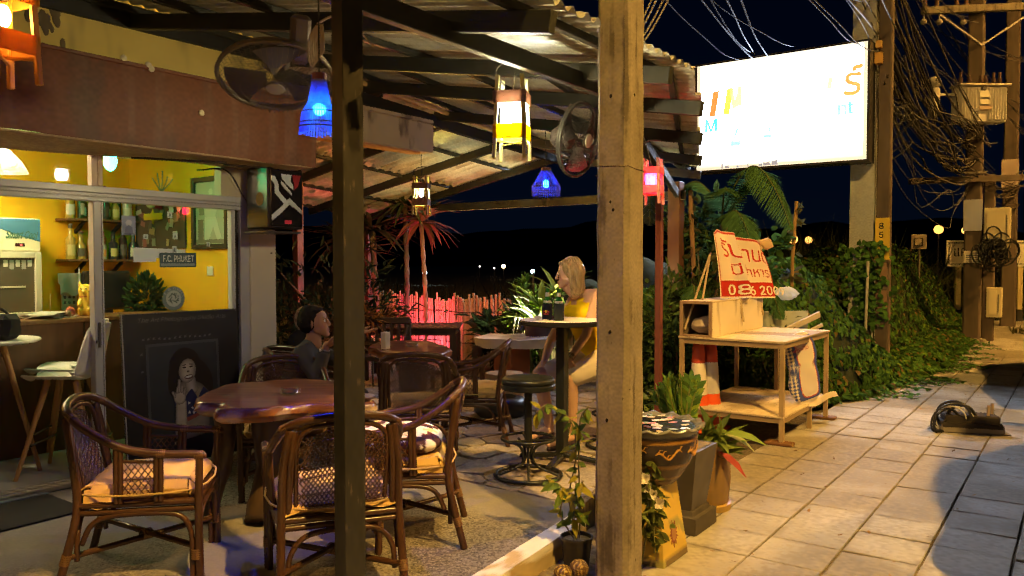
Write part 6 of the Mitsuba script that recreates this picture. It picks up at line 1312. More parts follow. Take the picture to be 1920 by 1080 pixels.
# ---------------------------------------------------------------- bowl on pedestal
k = thing('glazed_bowl', 'big brown glazed bowl with scalloped rim and yellow bands, full of floating leaves', 'bowl')
prof = [(.001, .42), (.12, .42), (.15, .435), (.19, .49), (.235, .57), (.255, .65), (.258, .70), (.275, .735), (.292, .745), (.285, .757), (.262, .752), (.245, .73), (.236, .66), (.2, .55), (.001, .48)]
m_ = lathe(spline([(a, 0, b) for a, b in prof[:10]], 5)[:, [0, 2]].tolist() + prof[10:], 96); v = m_.vertices.copy(); a_ = np.arctan2(v[:, 1], v[:, 0]); rim = np.clip((v[:, 2] - .70) / .04, 0, 1) * (np.hypot(v[:, 0], v[:, 1]) > .25); v[:, 2] -= .016 * rim * np.abs(np.sin(a_ * 8)); v[:, :2] *= (1 + .02 * rim * np.cos(a_ * 16))[:, None]; m_.vertices = v
CBW = np.array([-1.93, 4.0, 0])
def bowlcol(p):
    q = p - CBW; z = q[:, 2]; a = np.arctan2(q[:, 1], q[:, 0]); c = np.empty((len(p), 3)); c[...] = (.032, .019, .012)
    y = (.30, .145, .03); band = ((z > .505) & (z < .515)) | ((z > .53) & (z < .540)) | ((z > .672) & (z < .684)) | ((z > .462) & (z < .470)); c[band] = y
    lower = (z < .53); c[lower & ~band] = (.085, .04, .014)
    ph = (a * 4 / (2 * np.pi)) % 1; fr = (z > .54) & (z < .672) & ((np.abs(ph - .04) < .025)); c[fr] = y
    rim = z > .705; c[rim] = (.13, .13, .12); return c
mm_ = trimesh.Trimesh(*trimesh.remesh.subdivide_to_size(m_.vertices, m_.faces, .03)); g = G(); g.add(mm_, bowlcol, 45, tr(*CBW)); part(k, 'bowl', g, 'lacquer')
# raised dragon scrolls on the panels
for q in range(8):
    a0 = -1.5 + q * .785 / 1.0 * 1.0; g = G(); t = np.linspace(0, 1, 26); 
    aa = a0 + (t - .5) * .60; zz = .602 + .020 * np.sin(t * 8.5 + .6) + .016 * t; rr = .249 + .002; rad = .255 - .10 * (.66 - zz) 
    g.add(tube(np.stack([CBW[0] + (rad + .002) * np.cos(aa), CBW[1] + (rad + .002) * np.sin(aa), zz], -1), np.interp(t, [0, .15, .8, 1], [.004, .007, .005, .002]), 6), (.42, .20, .04), True)
    for s_ in np.linspace(.1, .9, 6):
        i_ = int(s_ * 25); b = np.array([CBW[0] + (rad[i_] + .002) * np.cos(aa[i_]), CBW[1] + (rad[i_] + .002) * np.sin(aa[i_]), zz[i_]]); tg_ = np.array([-math.sin(aa[i_]), math.cos(aa[i_]), 0]); g.add(tube([b, b + tg_ * .012 + (0, 0, .02), b + tg_ * .026 + (0, 0, .018)], [.004, .003, .001], 5), (.42, .20, .04), True)
    part(k, 'dragon_scroll', g, 'lacquer')
g = G(); g.add(lathe([(.243, .728), (.001, .728)], 40), (.012, .015, .012), True, tr(*CBW)); part(k, 'water', g, 'gloss', label='dark water')
r_ = np.random.default_rng(9)
for i in range(44):
    a, rr = r_.uniform(0, 6.28), .215 * math.sqrt(r_.random()); col = [(.55, .48, .40), (.60, .56, .52), (.40, .14, .08), (.45, .36, .24), (.16, .20, .07)][r_.integers(5)]
    el = sg.Point(0, 0).buffer(.028, quad_segs=3); m2 = prism(shapely.affinity.scale(el, 1.0, r_.uniform(.5, .9)), 0, .002); g = G(); g.add(m2, col, False, tr(CBW[0] + rr * math.cos(a), CBW[1] + rr * math.sin(a), .729 + .0006 * i) @ rotz(r_.uniform(0, 6)) @ rotx(.06 * r_.normal())); part(k, 'floating_leaf', g, 'semi')
k = thing('sunflower_pedestal', 'tapered yellow pedestal with a brown sun motif under the glazed bowl', 'pedestal')
def taper(cx, cy, w0, w1, z0, z1, sub=.04):
    V = np.array([(sx * w * .5, sy * w * .5, z) for w, z in ((w0, z0), (w1, z1)) for sx in (-1, 1) for sy in (-1, 1)]) + (cx, cy, 0); m = trimesh.convex.convex_hull(V); return trimesh.remesh.subdivide_to_size(m.vertices, m.faces, sub)
def pedcol(p): n = meshkit.fbm(p * 7, 4, 2)[:, None]; c = np.array([.52, .36, .055]) * (.7 + .5 * n); c = np.where(p[:, 2:3] < .035, [[.14, .10, .05]], c); return np.where(n > .62, [[.30, .27, .09]], c)
g = G(); g.add(taper(-1.93, 4.0, .315, .215, 0, .42), pedcol); part(k, 'body', g, 'paint')
PF = frame((-1.93 + .1575 - .006, 4.0, 0), (0, 1, 0), (-.05 / .42, 0, 1)); g = G()
for q in range(18):
    a = q * 2 * np.pi / 18; c_, s_ = math.cos(a), math.sin(a); L = .066 if q % 2 else .052; g.add(prism(sg.Polygon([(.026 * c_ - .008 * s_, .026 * s_ + .008 * c_), (L * c_, L * s_), (.026 * c_ + .008 * s_, .026 * s_ - .008 * c_)]), 0, .003), (.23, .085, .03), False, PF @ tr(.0, .145, .0065) @ scl(.85, 1.15, 1))
g.add(prism(sg.Point(0, 0).buffer(.030), 0, .004), (.30, .14, .04), False, PF @ tr(.0, .145, .0065) @ scl(.85, 1.15, 1)); part(k, 'sun_motif', g, 'paint', label='brown sun with pointed rays')
for q, (y, z, s_) in enumerate(((-.06, .335, 1.0), (.04, .325, 1.1))):
    g = G(); g.add(prism(sg.Point(0, 0).buffer(.05), 0, .002), (.26, .26, .09), False, PF @ tr(y, z, -.004 + .002 * q) @ scl(.85 * s_, 1.2, 1)); part(k, 'leaf_motif', g, 'paint', label='faded painted leaf')
# ---------------------------------------------------------------- square planter, round pot and other pots
k = thing('square_planter', 'tall dark square planter tapering to a stepped foot, with a succulent in it', 'planter')
gp = lambda p: np.array([.060, .050, .040]) * (.7 + .8 * meshkit.fbm(p * 9, 4, 3)[:, None])
PX, PY = -2.0, 4.58
g = G(); g.add(taper(PX, PY, .235, .335, .13, .50), gp); part(k, 'body', g, 'paint')
g = G(); g.add(taper(PX, PY, .27, .255, .10, .13), gp); g.add(taper(PX, PY, .33, .33, 0, .10), gp); part(k, 'foot', g, 'matte')
g = G(); g.add(box((PX - .145, PY - .145, .47), (PX + .145, PY + .145, .502)), (.05, .04, .03)); part(k, 'soil', g, 'soil_mat')
k = thing('round_pot', 'round brown ceramic pot behind the square planter', 'pot')
g = G(); g.add(lathe([(.001, .03), (.13, .03), (.15, .05), (.165, .2), (.16, .33), (.145, .40), (.16, .43), (.15, .44), (.135, .40), (.001, .40)], 32), (.20, .115, .03), 45, tr(-2.02, 5.02, 0)); part(k, 'body', g, 'lacquer'); g = G(); g.add(lathe([(.001, .0), (.165, 0), (.17, .04), (.14, .045), (.001, .045)], 32), (.36, .22, .05), 45, tr(-2.02, 5.02, 0)); part(k, 'saucer', g, 'paint')
k = thing('nursery_pot', 'black plastic pot with a climbing plant at the foot of the concrete pole', 'pot')
g = G(); g.add(lathe([(.001, 0), (.062, 0), (.082, .17), (.086, .172), (.086, .185), (.078, .185), (.070, .10), (.001, .10)], 28), (.022, .02, .02), 45, tr(-2.14, 3.56, .0)); part(k, 'body', g, 'semi'); g = G(); g.add(lathe([(.076, .165), (.001, .165)], 24), (.06, .05, .035), True, tr(-2.14, 3.56, 0)); part(k, 'soil', g, 'soil_mat')
for x, y, r_2, lab in ((-2.065, 3.46, .048, 'upper brown woven ball beside the concrete pole'), (-2.10, 3.36, .046, 'lower yellow woven ball beside the concrete pole')):
    g = G(); m_ = trimesh.creation.icosphere(4, r_2); v = m_.vertices; nn = meshkit.voronoi if False else None
    w_ = np.sin(v[:, 0] * 260 + 6 * np.sin(v[:, 2] * 60)) * np.sin(v[:, 2] * 260 + 5 * np.sin(v[:, 1] * 70)); m_.vertices = v * (1 + .04 * w_[:, None]); g.add(m_, lambda p: np.where(w_[:, None] > .15, [[.38, .26, .06]] if r_2 < .047 else [[.30, .20, .06]], [[.10, .055, .02]]), True, tr(x, y, r_2 + .01)); one('woven_ball', g, 'paint', lab, 'ornament', 'woven balls by the pole')
# stones, tyre stump and pots at the back of the terrace
def slab_stone(fn_outline, z0, z1, lab, name, seed):
    g = G(); m = prism(sg.Polygon(spline(fn_outline, 4, True)), z0, z1); v, f = trimesh.remesh.subdivide_to_size(m.vertices, m.faces, .08); v = v + .05 * (meshkit.fbm(v * 5, 4, seed)[:, None] - .5); g.add((v, f), lambda p: np.array([.40, .37, .33]) * (.6 + .8 * meshkit.fbm(p * 8, 4, 3)[:, None]), 40); one(name, g, 'matte', lab, 'stone table')
slab_stone([(-5.75, 7.25), (-5.4, 7.12), (-5.0, 7.35), (-4.85, 7.75), (-5.05, 8.1), (-5.5, 7.95), (-5.8, 7.6)], .66, .76, 'grey rough stone slab table on a brick red block behind the bar stool', 'stone_slab_table', 5)
g = G(); g.add(box((-5.55, 7.35, .15), (-5.30, 7.75, .64), .01), lambda p: np.array([.26, .085, .04]) * (.7 + .6 * meshkit.fbm(p * 10, 3, 3)[:, None]), False, rotz(0)); one('brick_block', g, 'matte', 'brick red block under the stone slab table', 'block')
g = G(); g.add(lathe([(.001, .15), (.22, .15), (.26, .2), (.26, .27), (.22, .32), (.15, .33), (.13, .28), (.001, .28)], 28), (.025, .025, .025), 45, tr(-4.55, 6.15, 0)); one('old_tyre', g, 'semi', 'old black tyre lying on the flagstones behind the bar stool', 'tyre')
g = G(); g.add(lathe([(.001, .15), (.20, .15), (.21, .3), (.20, .46), (.001, .47)], 24), lambda p: np.array([.25, .19, .13]) * (.6 + .7 * meshkit.fbm(p * 9, 3, 3)[:, None]), 45, tr(-4.95, 6.75, 0)); one('stump_seat', g, 'matte', 'pale tree stump seat left of the bar stool', 'stump')
g = G(); g.add(lathe([(.001, .74), (.15, .74), (.18, .95), (.19, .96), (.17, .96), (.001, .93)], 24), (.05, .02, .02), 45, tr(-5.22, 7.8, 0)); one('dark_pot', g, 'semi', 'dark flower pot on the stone slab table under the bright plant', 'pot')
# ---------------------------------------------------------------- broken sign footing with cable loops
k = thing('bolt_footing', 'broken black footing with upright bolts and loops of cable lying on the pavement', 'footing')
MF = rotz(.32, (-.86, 8.75, 0))
m_ = box((-.27, -.13, .0), (.27, .13, .17), .015); v, f = trimesh.remesh.subdivide_to_size(m_.vertices, m_.faces, .04); v = v * (1 - .12 * (v[:, 2:3] > .1) * [1, 1, 0]) + .02 * (meshkit.fbm(v * 9, 4, 4)[:, None] - .5)
g = G(); g.add((v, f), lambda p: np.where((p[:, 2:3] < .05), [[.22, .19, .15]], [[.030, .024, .02]]), 30, MF); part(k, 'block', g, 'matte')
for x, y in ((-.19, -.06), (-.14, .07), (.14, -.06), (.20, .06)): g = G(); g.add(tube([(x, y, .15), (x + .005, y, .27)], .014, 8), (.30, .22, .15), True, MF); part(k, 'bolt', g, 'semi')
r_ = np.random.default_rng(2)
for i in range(7):
    R = r_.uniform(.12, .19); c = np.array([-.22 + .02 * i, -.10 + .03 * r_.normal(), .10 + .03 * r_.normal()]); a = np.linspace(.2, 2 * np.pi - r_.uniform(.1, 1.8), 26); d = unit((.9, .25 * r_.normal(), .1 * r_.normal())); u2 = unit((.25 * r_.normal(), .25 * r_.normal() - .3, 1)); pth = c + R * np.cos(a)[:, None] * d + R * np.sin(a)[:, None] * u2; pth[:, 2] = np.maximum(pth[:, 2], .012)
    g = G(); g.add(tube(pth, (.013, .007, .010)[i % 3], 7), ((.018, .018, .018), (.5, .47, .4), (.03, .028, .026))[i % 3], True, MF); part(k, 'cable_loop', g, 'semi')
g = G(); g.add(box((-.34, -.13, .001), (.32, .13, .012), .004), (.20, .18, .15), False, MF); part(k, 'base_plate', g, 'matte')
# ---------------------------------------------------------------- inside the bar
procmat('counter_mat', lambda p, n, uv: mix((0.045, 0.018, 0.008), (0.085, 0.036, 0.015), fbm(p.x * 4, p.y * 30, p.z * 3, 3)), rough=0.5, spec=0.35)
FZ = .179
k = thing('bar_counter', 'dark brown wooden bar counter inside the bar', 'counter')
g = G(); g.add(box((-6.40, -2.5, FZ), (-6.37, 4.05, 1.16)), (.1, .05, .02)); part(k, 'front', g, 'counter_mat'); g = G(); g.add(box((-6.78, -2.5, 1.16), (-6.34, 4.07, 1.195), .006), (.1, .05, .02)); part(k, 'top', g, 'wood_mat')
for y in (2.2, 3.1, 3.75): g = G(); g.add(box((-6.37, y - .004, FZ), (-6.365, y + .004, 1.16)), (.02, .01, .006)); part(k, 'joint', g, 'matte')
k = thing('display_fridge', 'cream display fridge with blue swoosh and cursive brand lettering behind the counter', 'fridge')
g = G(); g.add(box((-7.46, 2.44, FZ), (-7.0, 3.06, 1.985), .01), (.60, .54, .40)); part(k, 'cabinet', g, 'semi')
FM = frame((-6.998, 2.44, 1.72), (0, 1, 0), (0, 0, 1))
g = G(); g.add(box((.0, .0, 0), (.62, .26, .006), .002), (.70, .63, .46), False, FM); tp = part(k, 'top_panel', g, 'semi', label='cream top panel')
g = G(); yy = np.linspace(0, .62, 20); g.add(prism(sg.Polygon([(a, .26 - .004) for a in yy] + [(a, .215 - .0 + .03 * math.cos(a * 5) - .11 * (a / .62) ** 1.5) for a in yy[::-1]]), .006, .009), (.055, .17, .32), False, FM); part(tp, 'blue_swoosh', g, 'semi')
tm = text('Smart Cool', .058, .003, True); v = tm.vertices; v[:, 0] = v[:, 0] * (.235 / np.ptp(v[:, 0])) + .30 * v[:, 1]; tm.vertices = v
g = G(); g.add(tm, (.05, .12, .10), False, FM @ tr(.355, .10, .007)); part(tp, 'lettering', g, 'semi')
g = G(); g.add(box((.43, .035, .006), (.50, .06, .01)), (.03, .01, .01), False, FM); part(tp, 'display', g, 'gloss')
g = G(); g.add(trimesh.creation.box((.016, .012, .004)), (1, .1, .1), False, FM @ tr(.472, .047, .0125)); part(tp, 'red_digit', g, 'matte', emitter=glow((1, .05, .05), 3, .02))
for l, h in (((.0, -.56, 0), (.03, -.01, .03)), ((.57, -.56, 0), (.62, -.01, .03)), ((.03, -.06, 0), (.57, -.01, .03)), ((.03, -.56, 0), (.57, -.50, .03))): g = G(); g.add(box(l, h, .004), (.58, .54, .42), False, FM); part(k, 'door_frame', g, 'semi')
g = G(); g.add(box((.03, -.56, 0.001), (.57, -.06, .006)), (.10, .085, .06), False, FM); part(k, 'door_glass', g, 'gloss', label='brownish glass door')
g = G(); g.add(box((.03, -.30, .006), (.50, -.285, .012)), (.5, .46, .36), False, FM); part(k, 'inner_shelf', g, 'semi')
for q in range(5): g = G(); g.add(box((.34 + .045 * q, -.13 - .02 * (q % 2), .006), (.372 + .045 * q, -.075, .009)), ((.5, .46, .4), (.3, .28, .26))[q % 2], False, FM); part(k, 'sticker', g, 'paint')
# shelves with bottles
r_ = np.random.default_rng(6)
def liquor(x, y, z, lab):
    kk = thing('liquor_bottle', lab, 'bottle'); h = r_.uniform(.22, .31); R = r_.uniform(.030, .042); kind = r_.integers(4)
    col = [(.035, .016, .008), (.02, .06, .02), (.42, .28, .06), (.45, .45, .38), (.22, .09, .02), (.03, .03, .035)][r_.integers(6)]
    sh = h * r_.uniform(.55, .68)
    prof = {0: [(.001, 0), (R, 0), (R, sh), (R * .45, sh + .03), (R * .36, h * .93), (R * .4, h)], 1: [(.001, 0), (R, 0), (R, sh * .9), (R * .7, sh), (R * .35, sh + .035), (R * .33, h)], 2: [(.001, 0), (R * 1.05, 0), (R * 1.1, sh * .5), (R * .95, sh * .92), (R * .4, sh + .02), (R * .36, h)], 3: [(.001, 0), (R * .9, 0), (R * .95, sh * 1.05), (R * .45, sh * 1.2), (R * .35, h)]}[int(kind)] + [(.001, h)]
    sq = (1.25, .75) if kind == 1 else (1, 1); M = tr(x, y, z) @ rotz(1.2 + .5 * r_.normal()) @ scl(*sq, 1)
    g = G(); g.add(lathe(prof, 16), col, 40, M); part(kk, 'glass', g, 'gloss')
    lc = [(.66, .62, .52), (.62, .50, .22), (.55, .53, .5), (.1, .08, .07), (.60, .30, .10)][r_.integers(5)]; rr = prof[2][0] * 1.02
    g = G(); th = np.linspace(-1.2, 1.2, 9); a, b = sh * .18, sh * .72; vv = [(rr * math.cos(t), rr * math.sin(t), z_) for z_ in (a, b) for t in th]; ff = [f for i in range(8) for f in ((i, i + 1, i + 10), (i, i + 10, i + 9))]; g.add((np.array(vv), np.array(ff)), lc, True, M @ rotz(-1.2)); part(kk, 'label', g, 'paint')
    g = G(); g.add(lathe([(R * .42, h * .94), (R * .42, h + .012), (.001, h + .012)], 12), [(.05, .04, .03), (.55, .45, .15), (.5, .5, .5), (.3, .05, .04)][r_.integers(4)], 40, M); part(kk, 'cap', g, 'semi')
ords = ['first', 'second', 'third', 'fourth', 'fifth', 'sixth', 'seventh', 'eighth', 'ninth', 'tenth', 'eleventh', 'twelfth', 'thirteenth']
for sname, z, ys_, n in (('upper', 2.02, (3.44, 4.05), 12), ('lower', 1.655, (3.44, 4.05), 13)):
    k = thing('wall_shelf', f'{sname} dark wall shelf full of liquor bottles behind the bar', 'shelf')
    g = G(); g.add(box((-7.5, ys_[0] - .03, z - .022), (-7.27, ys_[1] + .02, z), .004), (.09, .05, .025)); part(k, 'board', g, 'wood_mat')
    for y in (3.58, 3.92): g = G(); g.add(beam((-7.49, y, z - .12), (-7.32, y, z - .025), .02, .03), (.03, .025, .02)); part(k, 'bracket', g, 'matte')
    for i in range(n): liquor(-7.33 - .09 * (i % 2) + .01 * r_.normal(), ys_[0] + .015 + (ys_[1] - ys_[0] - .03) * i / (n - 1), z, f'{ords[i]} bottle from the left on the {sname} wall shelf')
# golden cat, papers, stick, monitor, tissues, clutter on the counter
k = thing('golden_cat', 'golden beckoning cat figurine on the bar counter beside the door stile', 'figurine'); cx, cy, cz = -6.55, 3.205, 1.196; GC = (.78, .50, .05)
Mc = rotz(-.75, (cx, cy, cz))
b = flesh([[((0, 0, .05), .055), ((0, 0, .12), .045)], [((0, 0, .12), .044), ((.005, 0, .205), .052)], [((.03, .03, .02), .022), ((.04, .032, .05), .02)], [((.03, -.03, .02), .022), ((.04, -.032, .05), .02)], [((.01, .035, .235), .016), ((.005, .042, .268), .006)], [((.01, -.035, .235), .016), ((.005, -.042, .268), .006)], [((.035, .035, .12), .018), ((.06, .045, .20), .016)], [((.035, -.03, .12), .018), ((.055, -.03, .09), .017)], [((.045, 0, .195), .02), ((.052, 0, .19), .015)]], .008, 5, 16)
g = G(); g.add(b, GC, True, Mc); part(k, 'body', g, 'semi')
g = G()
for e in (1, -1): g.add(sphere((.052, e * .018, .218), .006, 1), (.02, .02, .02), True, Mc); g.add(sphere((.012, e * .038, .245), .011, 1), (.5, .1, .05), True, Mc)
part(k, 'eye', g, 'gloss'); g = G(); g.add(ring_of(.042, 0, .006, 24), (.5, .05, .03), True, Mc @ tr(.002, 0, .155)); part(k, 'collar', g, 'semi')
for i, (x, y, s, c, lab) in enumerate(((-6.5, 3.06, .035, (.45, .10, .06), 'small red trinket left of the golden cat'), (-6.46, 3.02, .025, (.16, .09, .05), 'small brown trinket farther left of the golden cat'))):
    m_ = trimesh.creation.icosphere(3, 1.0); v = m_.vertices; m_.vertices = v * (1 + .5 * (meshkit.fbm(v * 2 + i, 3, 3)[:, None] - .5)) * (s, s, s * 1.3); g = G(); g.add(m_, c, True, tr(x, y, 1.196 + s)); one('trinket', g, 'semi', lab, 'trinket')
k = thing('newspaper_pile', 'untidy pile of papers lying on the counter', 'papers')
for q in range(5): g = G(); g.add(sheet(lambda u, v: np.stack([-.12 + .24 * u, -.17 + .34 * v, .004 + .008 * q + .006 * np.sin(4 * v + q) + .01 * (u > .8) * np.sin(5 * v)], -1), 8, 12, .003), np.array((.52, .49, .42)) * (1 - .07 * q), 40, rotz(.25 * q - .3, (-6.52, 2.90, 1.196))); part(k, 'paper', g, 'matte')
g = G(); g.add(tube([(-6.55, 2.93, 1.2), (-6.55, 2.935, 1.38)], .004, 6), (.5, .35, .12), True); one('incense_stick', g, 'matte', 'thin stick standing upright on the counter above the papers', 'stick')
k = thing('monitor', 'black monitor seen from the back under the bottle shelves', 'monitor'); g = G(); g.add(box((-7.13, 3.44, 1.20), (-7.08, 3.88, 1.55), .02), (.018, .017, .018)); part(k, 'shell', g, 'semi'); g = G(); g.add(box((-7.15, 3.6, 1.0), (-7.11, 3.72, 1.24)), (.02, .02, .02)); part(k, 'stand', g, 'semi')
g = G(); g.add(tube([(-7.1, 3.42, 1.2), (-7.1, 3.42, 1.58)], .006, 6), (.45, .45, .5), True); one('metal_rod', g, 'semi', 'thin upright metal rod at the left of the monitor', 'rod')
k = thing('paper_dispenser', 'white paper hanging over calendar sheets on the back wall left of the monitor', 'paper')
g = G(); g.add(sheet(lambda u, v: np.stack([-7.40 + .06 * np.sin(3.1 * v) * (1 - u), 3.38 + .20 * v + .02 * (u > .5), 1.53 - .19 * u + .02 * np.sin(8 * v) * u], -1), 8, 14, .004), (.70, .68, .66), 30); part(k, 'towel', g, 'cloth'); g = G(); g.add(box((-7.46, 3.43, 1.195), (-7.44, 3.56, 1.36)), (.58, .54, .5)); part(k, 'sheet', g, 'paint')
for q in range(6): g = G(); g.add(box((-7.44, 3.445 + .04 * (q % 3), 1.30 - .05 * (q // 3)), (-7.437, 3.465 + .04 * (q % 3), 1.325 - .05 * (q // 3))), (.15, .12, .14)); part(k, 'printed_mark', g, 'paint')
# bistro table, bag, shell chairs
k = thing('bistro_table', 'white round bistro table with splayed wooden legs just inside the open door', 'table'); tx, ty = -6.08, 2.28
g = G(); g.add(lathe([(.001, 1.075), (.33, 1.075), (.345, 1.085), (.345, 1.095), (.335, 1.10), (.001, 1.10)], 48), (.68, .66, .62), 40, tr(tx, ty, 0)); part(k, 'table_top', g, 'semi')
for q in range(3): a = .85 + q * 2.094; g = G(); g.add(tube([(tx + .12 * math.cos(a), ty + .12 * math.sin(a), 1.07), (tx + .34 * math.cos(a), ty + .34 * math.sin(a), FZ)], [.022, .014], 10), (.34, .17, .06), True); part(k, 'leg', g, 'semi')
g = G(); m_ = box((-.15, -.10, 0), (.15, .10, .17), .035); v, f = trimesh.remesh.subdivide_to_size(m_.vertices, m_.faces, .03); v = v + .02 * (meshkit.fbm(v * 9, 3, 3)[:, None] - .5); g.add((v, f), (.018, .018, .022), True, rotz(.7, (-5.97, 2.30, 1.103))); kk = one('black_bag', g, 'cloth', 'black bag standing on the bistro table', 'bag'); g = G(); g.add(tube(spline([(-.1, 0, .16), (-.05, .01, .2), (.06, 0, .205), (.11, 0, .16)], 5), .009, 6), (.03, .03, .03), True, rotz(.7, (-5.97, 2.30, 1.103))); part(kk, 'handle', g, 'cloth')
def shell_chair(x, y, deg, lab):
    k = thing('shell_bar_chair', lab, 'bar chair', 'white shell bar chairs'); M = rotz(math.radians(deg), (x, y, FZ))
    def sh(u, v):  # v along from the seat front to the back top, u across
        t = v; px = np.interp(t, [0, .08, .45, .58, .7, .85, 1], [.26, .235, -.10, -.165, -.195, -.225, -.26]); pz = np.interp(t, [0, .08, .45, .58, .7, .85, 1], [.635, .655, .645, .69, .79, .92, 1.03])
        w = np.interp(t, [0, .06, .2, .5, .75, .9, 1], [.10, .19, .225, .21, .20, .16, .05]); a = (u - .5) * 2
        return np.stack([px + (t > .5) * .07 * a ** 2, a * w, pz + np.where(t < .55, .045 * a ** 2, 0)], -1)
    m = sheet(sh, 20, 60, .008); trimesh.smoothing.filter_taubin(m, iterations=8); g = G(); g.add(m, (.72, .70, .66), 50, M); part(k, 'shell', g, 'semi', label='white moulded seat shell')
    for sx in (-1, 1):
        for sy in (-1, 1): g = G(); g.add(tube([(.02 + .09 * sx, .10 * sy, .635), (.02 + .24 * sx, .24 * sy, 0)], [.019, .013], 10), (.46, .25, .09), True, M); part(k, 'leg', g, 'semi')
    g = G()
    for a, b in (((.21, .19), (.21, -.19)), ((-.17, .19), (-.17, -.19))): g.add(tube([(a[0] - .02, a[1] * .95, .22), (b[0] - .02, b[1] * .95, .22)], .008, 6), (.03, .03, .03), True, M)
    part(k, 'foot_rail', g, 'semi')
shell_chair(-5.665, 2.665, 222, 'nearer white shell bar chair with wooden legs inside the doorway'); shell_chair(-6.02, 2.83, 225, 'farther white shell bar chair behind the first one')
# pictures, board, plant, switch, stickers on the window
k = thing('framed_portrait', 'dark framed black and white portrait of a seated person on the yellow side wall', 'picture'); PM = frame((-6.43, 4.097, 1.74), (1, 0, 0), (0, 0, 1)); 
for l, h in (((0, 0, 0), (.045, .63, .03)), ((.485, 0, 0), (.53, .63, .03)), ((.045, 0, 0), (.485, .045, .03)), ((.045, .585, 0), (.485, .63, .03))): g = G(); g.add(box(l, h, .006), (.035, .03, .02), False, PM); part(k, 'frame_side', g, 'semi')
g = G(); g.add(box((.04, .04, .002), (.49, .59, .006)), (.40, .42, .34), False, PM); pc = part(k, 'print', g, 'paint', label='faded grey-green print')
for poly, c in ((sg.Point(.27, .50).buffer(.028), (.55, .55, .46)), (sg.Polygon([(.20, .47), (.25, .475), (.33, .46), (.36, .36), (.33, .26), (.20, .26), (.17, .36)]), (.50, .51, .42)), (sg.Polygon([(.18, .28), (.34, .28), (.42, .10), (.36, .08), (.30, .2), (.24, .08), (.18, .08)]), (.56, .57, .48)), (sg.box(.08, .07, .16, .26), (.16, .16, .13)), (sg.box(.10, .30, .17, .40), (.2, .2, .16)), (sg.box(.05, .05, .48, .085), (.18, .17, .14))):
    g = G(); g.add(prism(poly, .006, .0075), c, False, PM); part(pc, 'print_shape', g, 'paint')
k = thing('photo_board', 'cluttered dark board with snapshots, a yellow star ornament and a dried rose', 'board'); BM = frame((-7.36, 4.097, 1.75), (1, 0, 0), (0, 0, 1))
g = G(); g.add(box((0, 0, 0), (.82, .42, .02), .004), (.10, .075, .05), False, BM); part(k, 'backing', g, 'matte')
for i in range(22):
    x, y = r_.uniform(.06, .76), r_.uniform(.04, .38); w_, h_ = r_.uniform(.04, .10), r_.uniform(.04, .09); g = G(); g.add(bxc((0, 0, .022 + .0007 * i), (w_, h_, .002)), [(.26, .20, .14), (.12, .10, .09), (.45, .40, .34), (.30, .12, .10), (.22, .26, .20), (.38, .28, .14)][i % 6], False, BM @ tr(x, y, 0) @ rotz(.3 * r_.normal())); part(k, 'snapshot', g, 'paint')
g = G(); g.add(prism(sg.box(.20, .27, .50, .33).union(sg.Polygon([(.35, .37), (.38, .30), (.35, .23), (.32, .30)])), .04, .05), (.80, .55, .02), False, BM); part(k, 'star_ornament', g, 'semi', label='yellow star ornament')
g = G(); r2_ = np.random.default_rng(4); leaves(g, np.array([BM[:3, 3] + (.47, -.05, .40)] * 24), rdirs(24, r2_), rdirs(24, r2_), .05, .04, (.34, .05, .06), kind='leaf'); part(k, 'dried_rose', g, 'leaf')
g = G(); g.add(sphere((0, 0, 0), .045, 2), (.50, .62, .35), True, BM @ tr(.33, .42, .05)); part(k, 'green_ornament', g, 'semi')
for x, y in ((.66, .36), (.72, .12)): g = G(); g.add(bxc((x, y, .05), (.07, .075, .006), .002), (.50, .56, .62), False, BM); part(k, 'white_card', g, 'paint')
g = G(); g.add(box((-6.23, 4.09, 1.51), (-6.14, 4.098, 1.59), .003), (.70, .66, .55)); one('wall_switch', g, 'semi', 'pale wall switch on the yellow side wall', 'switch')
k = thing('indoor_plant', 'bushy dark green plant in the corner behind the window', 'plant'); g = G(); r2_ = np.random.default_rng(8); n = 500; d = rdirs(n, r2_); p = np.array([-6.85, 3.88, 1.30]) + d * (.22, .12, .20) * r2_.random((n, 1)) ** .4; leaves(g, p, d + (0, 0, .3), rdirs(n, r2_), .07, .035, np.array([.03, .06, .02]) * r2_.uniform(.5, 1.6, (n, 1))); part(k, 'crown', g, 'leaf'); g = G(); g.add(lathe([(.001, 0), (.09, 0), (.11, .16), (.1, .17), (.001, .15)], 20), (.12, .08, .05), 40, tr(-6.85, 3.88, 1.0)); part(k, 'pot', g, 'semi')
for p0, p1, p2, lab in (((-5.52, 3.26, 2.14), (-5.52, 3.26, 2.28), 0, 'thin bare twigs standing behind the right transom pane'),):
    g = G()
    for d in (-.07, -.03, .01, .05, .09): g.add(tube(spline([p0, (p0[0], p0[1] + d * .6, p0[2] + .06), (p0[0], p0[1] + d, p0[2] + .13 + .03 * math.cos(d * 40))], 4), .004, 5), (.16, .20, .10), True)
    one('twigs', g, 'matte', lab, 'twigs')
XG = XW - .041
def sticker(shapes, o, lab, cat='sticker', nm='window_sticker', back=0):
    k = thing(nm, lab, cat); M = frame((XG - back, *o), (0, 1, 0), (0, 0, 1))
    for i, (poly, c, nm_) in enumerate(shapes):
        g = G(); m = poly if isinstance(poly, trimesh.Trimesh) else prism(poly, 0, .0008)
        g.add(m, c, False, M @ tr(0, 0, .0012 * i)); part(k, nm_, g, 'paint')
    return k
tfc = text('F.C. PHUKET', .046, .0008, True); tfc.apply_scale((.245 / np.ptp(tfc.vertices[:, 0]), 1, 1))
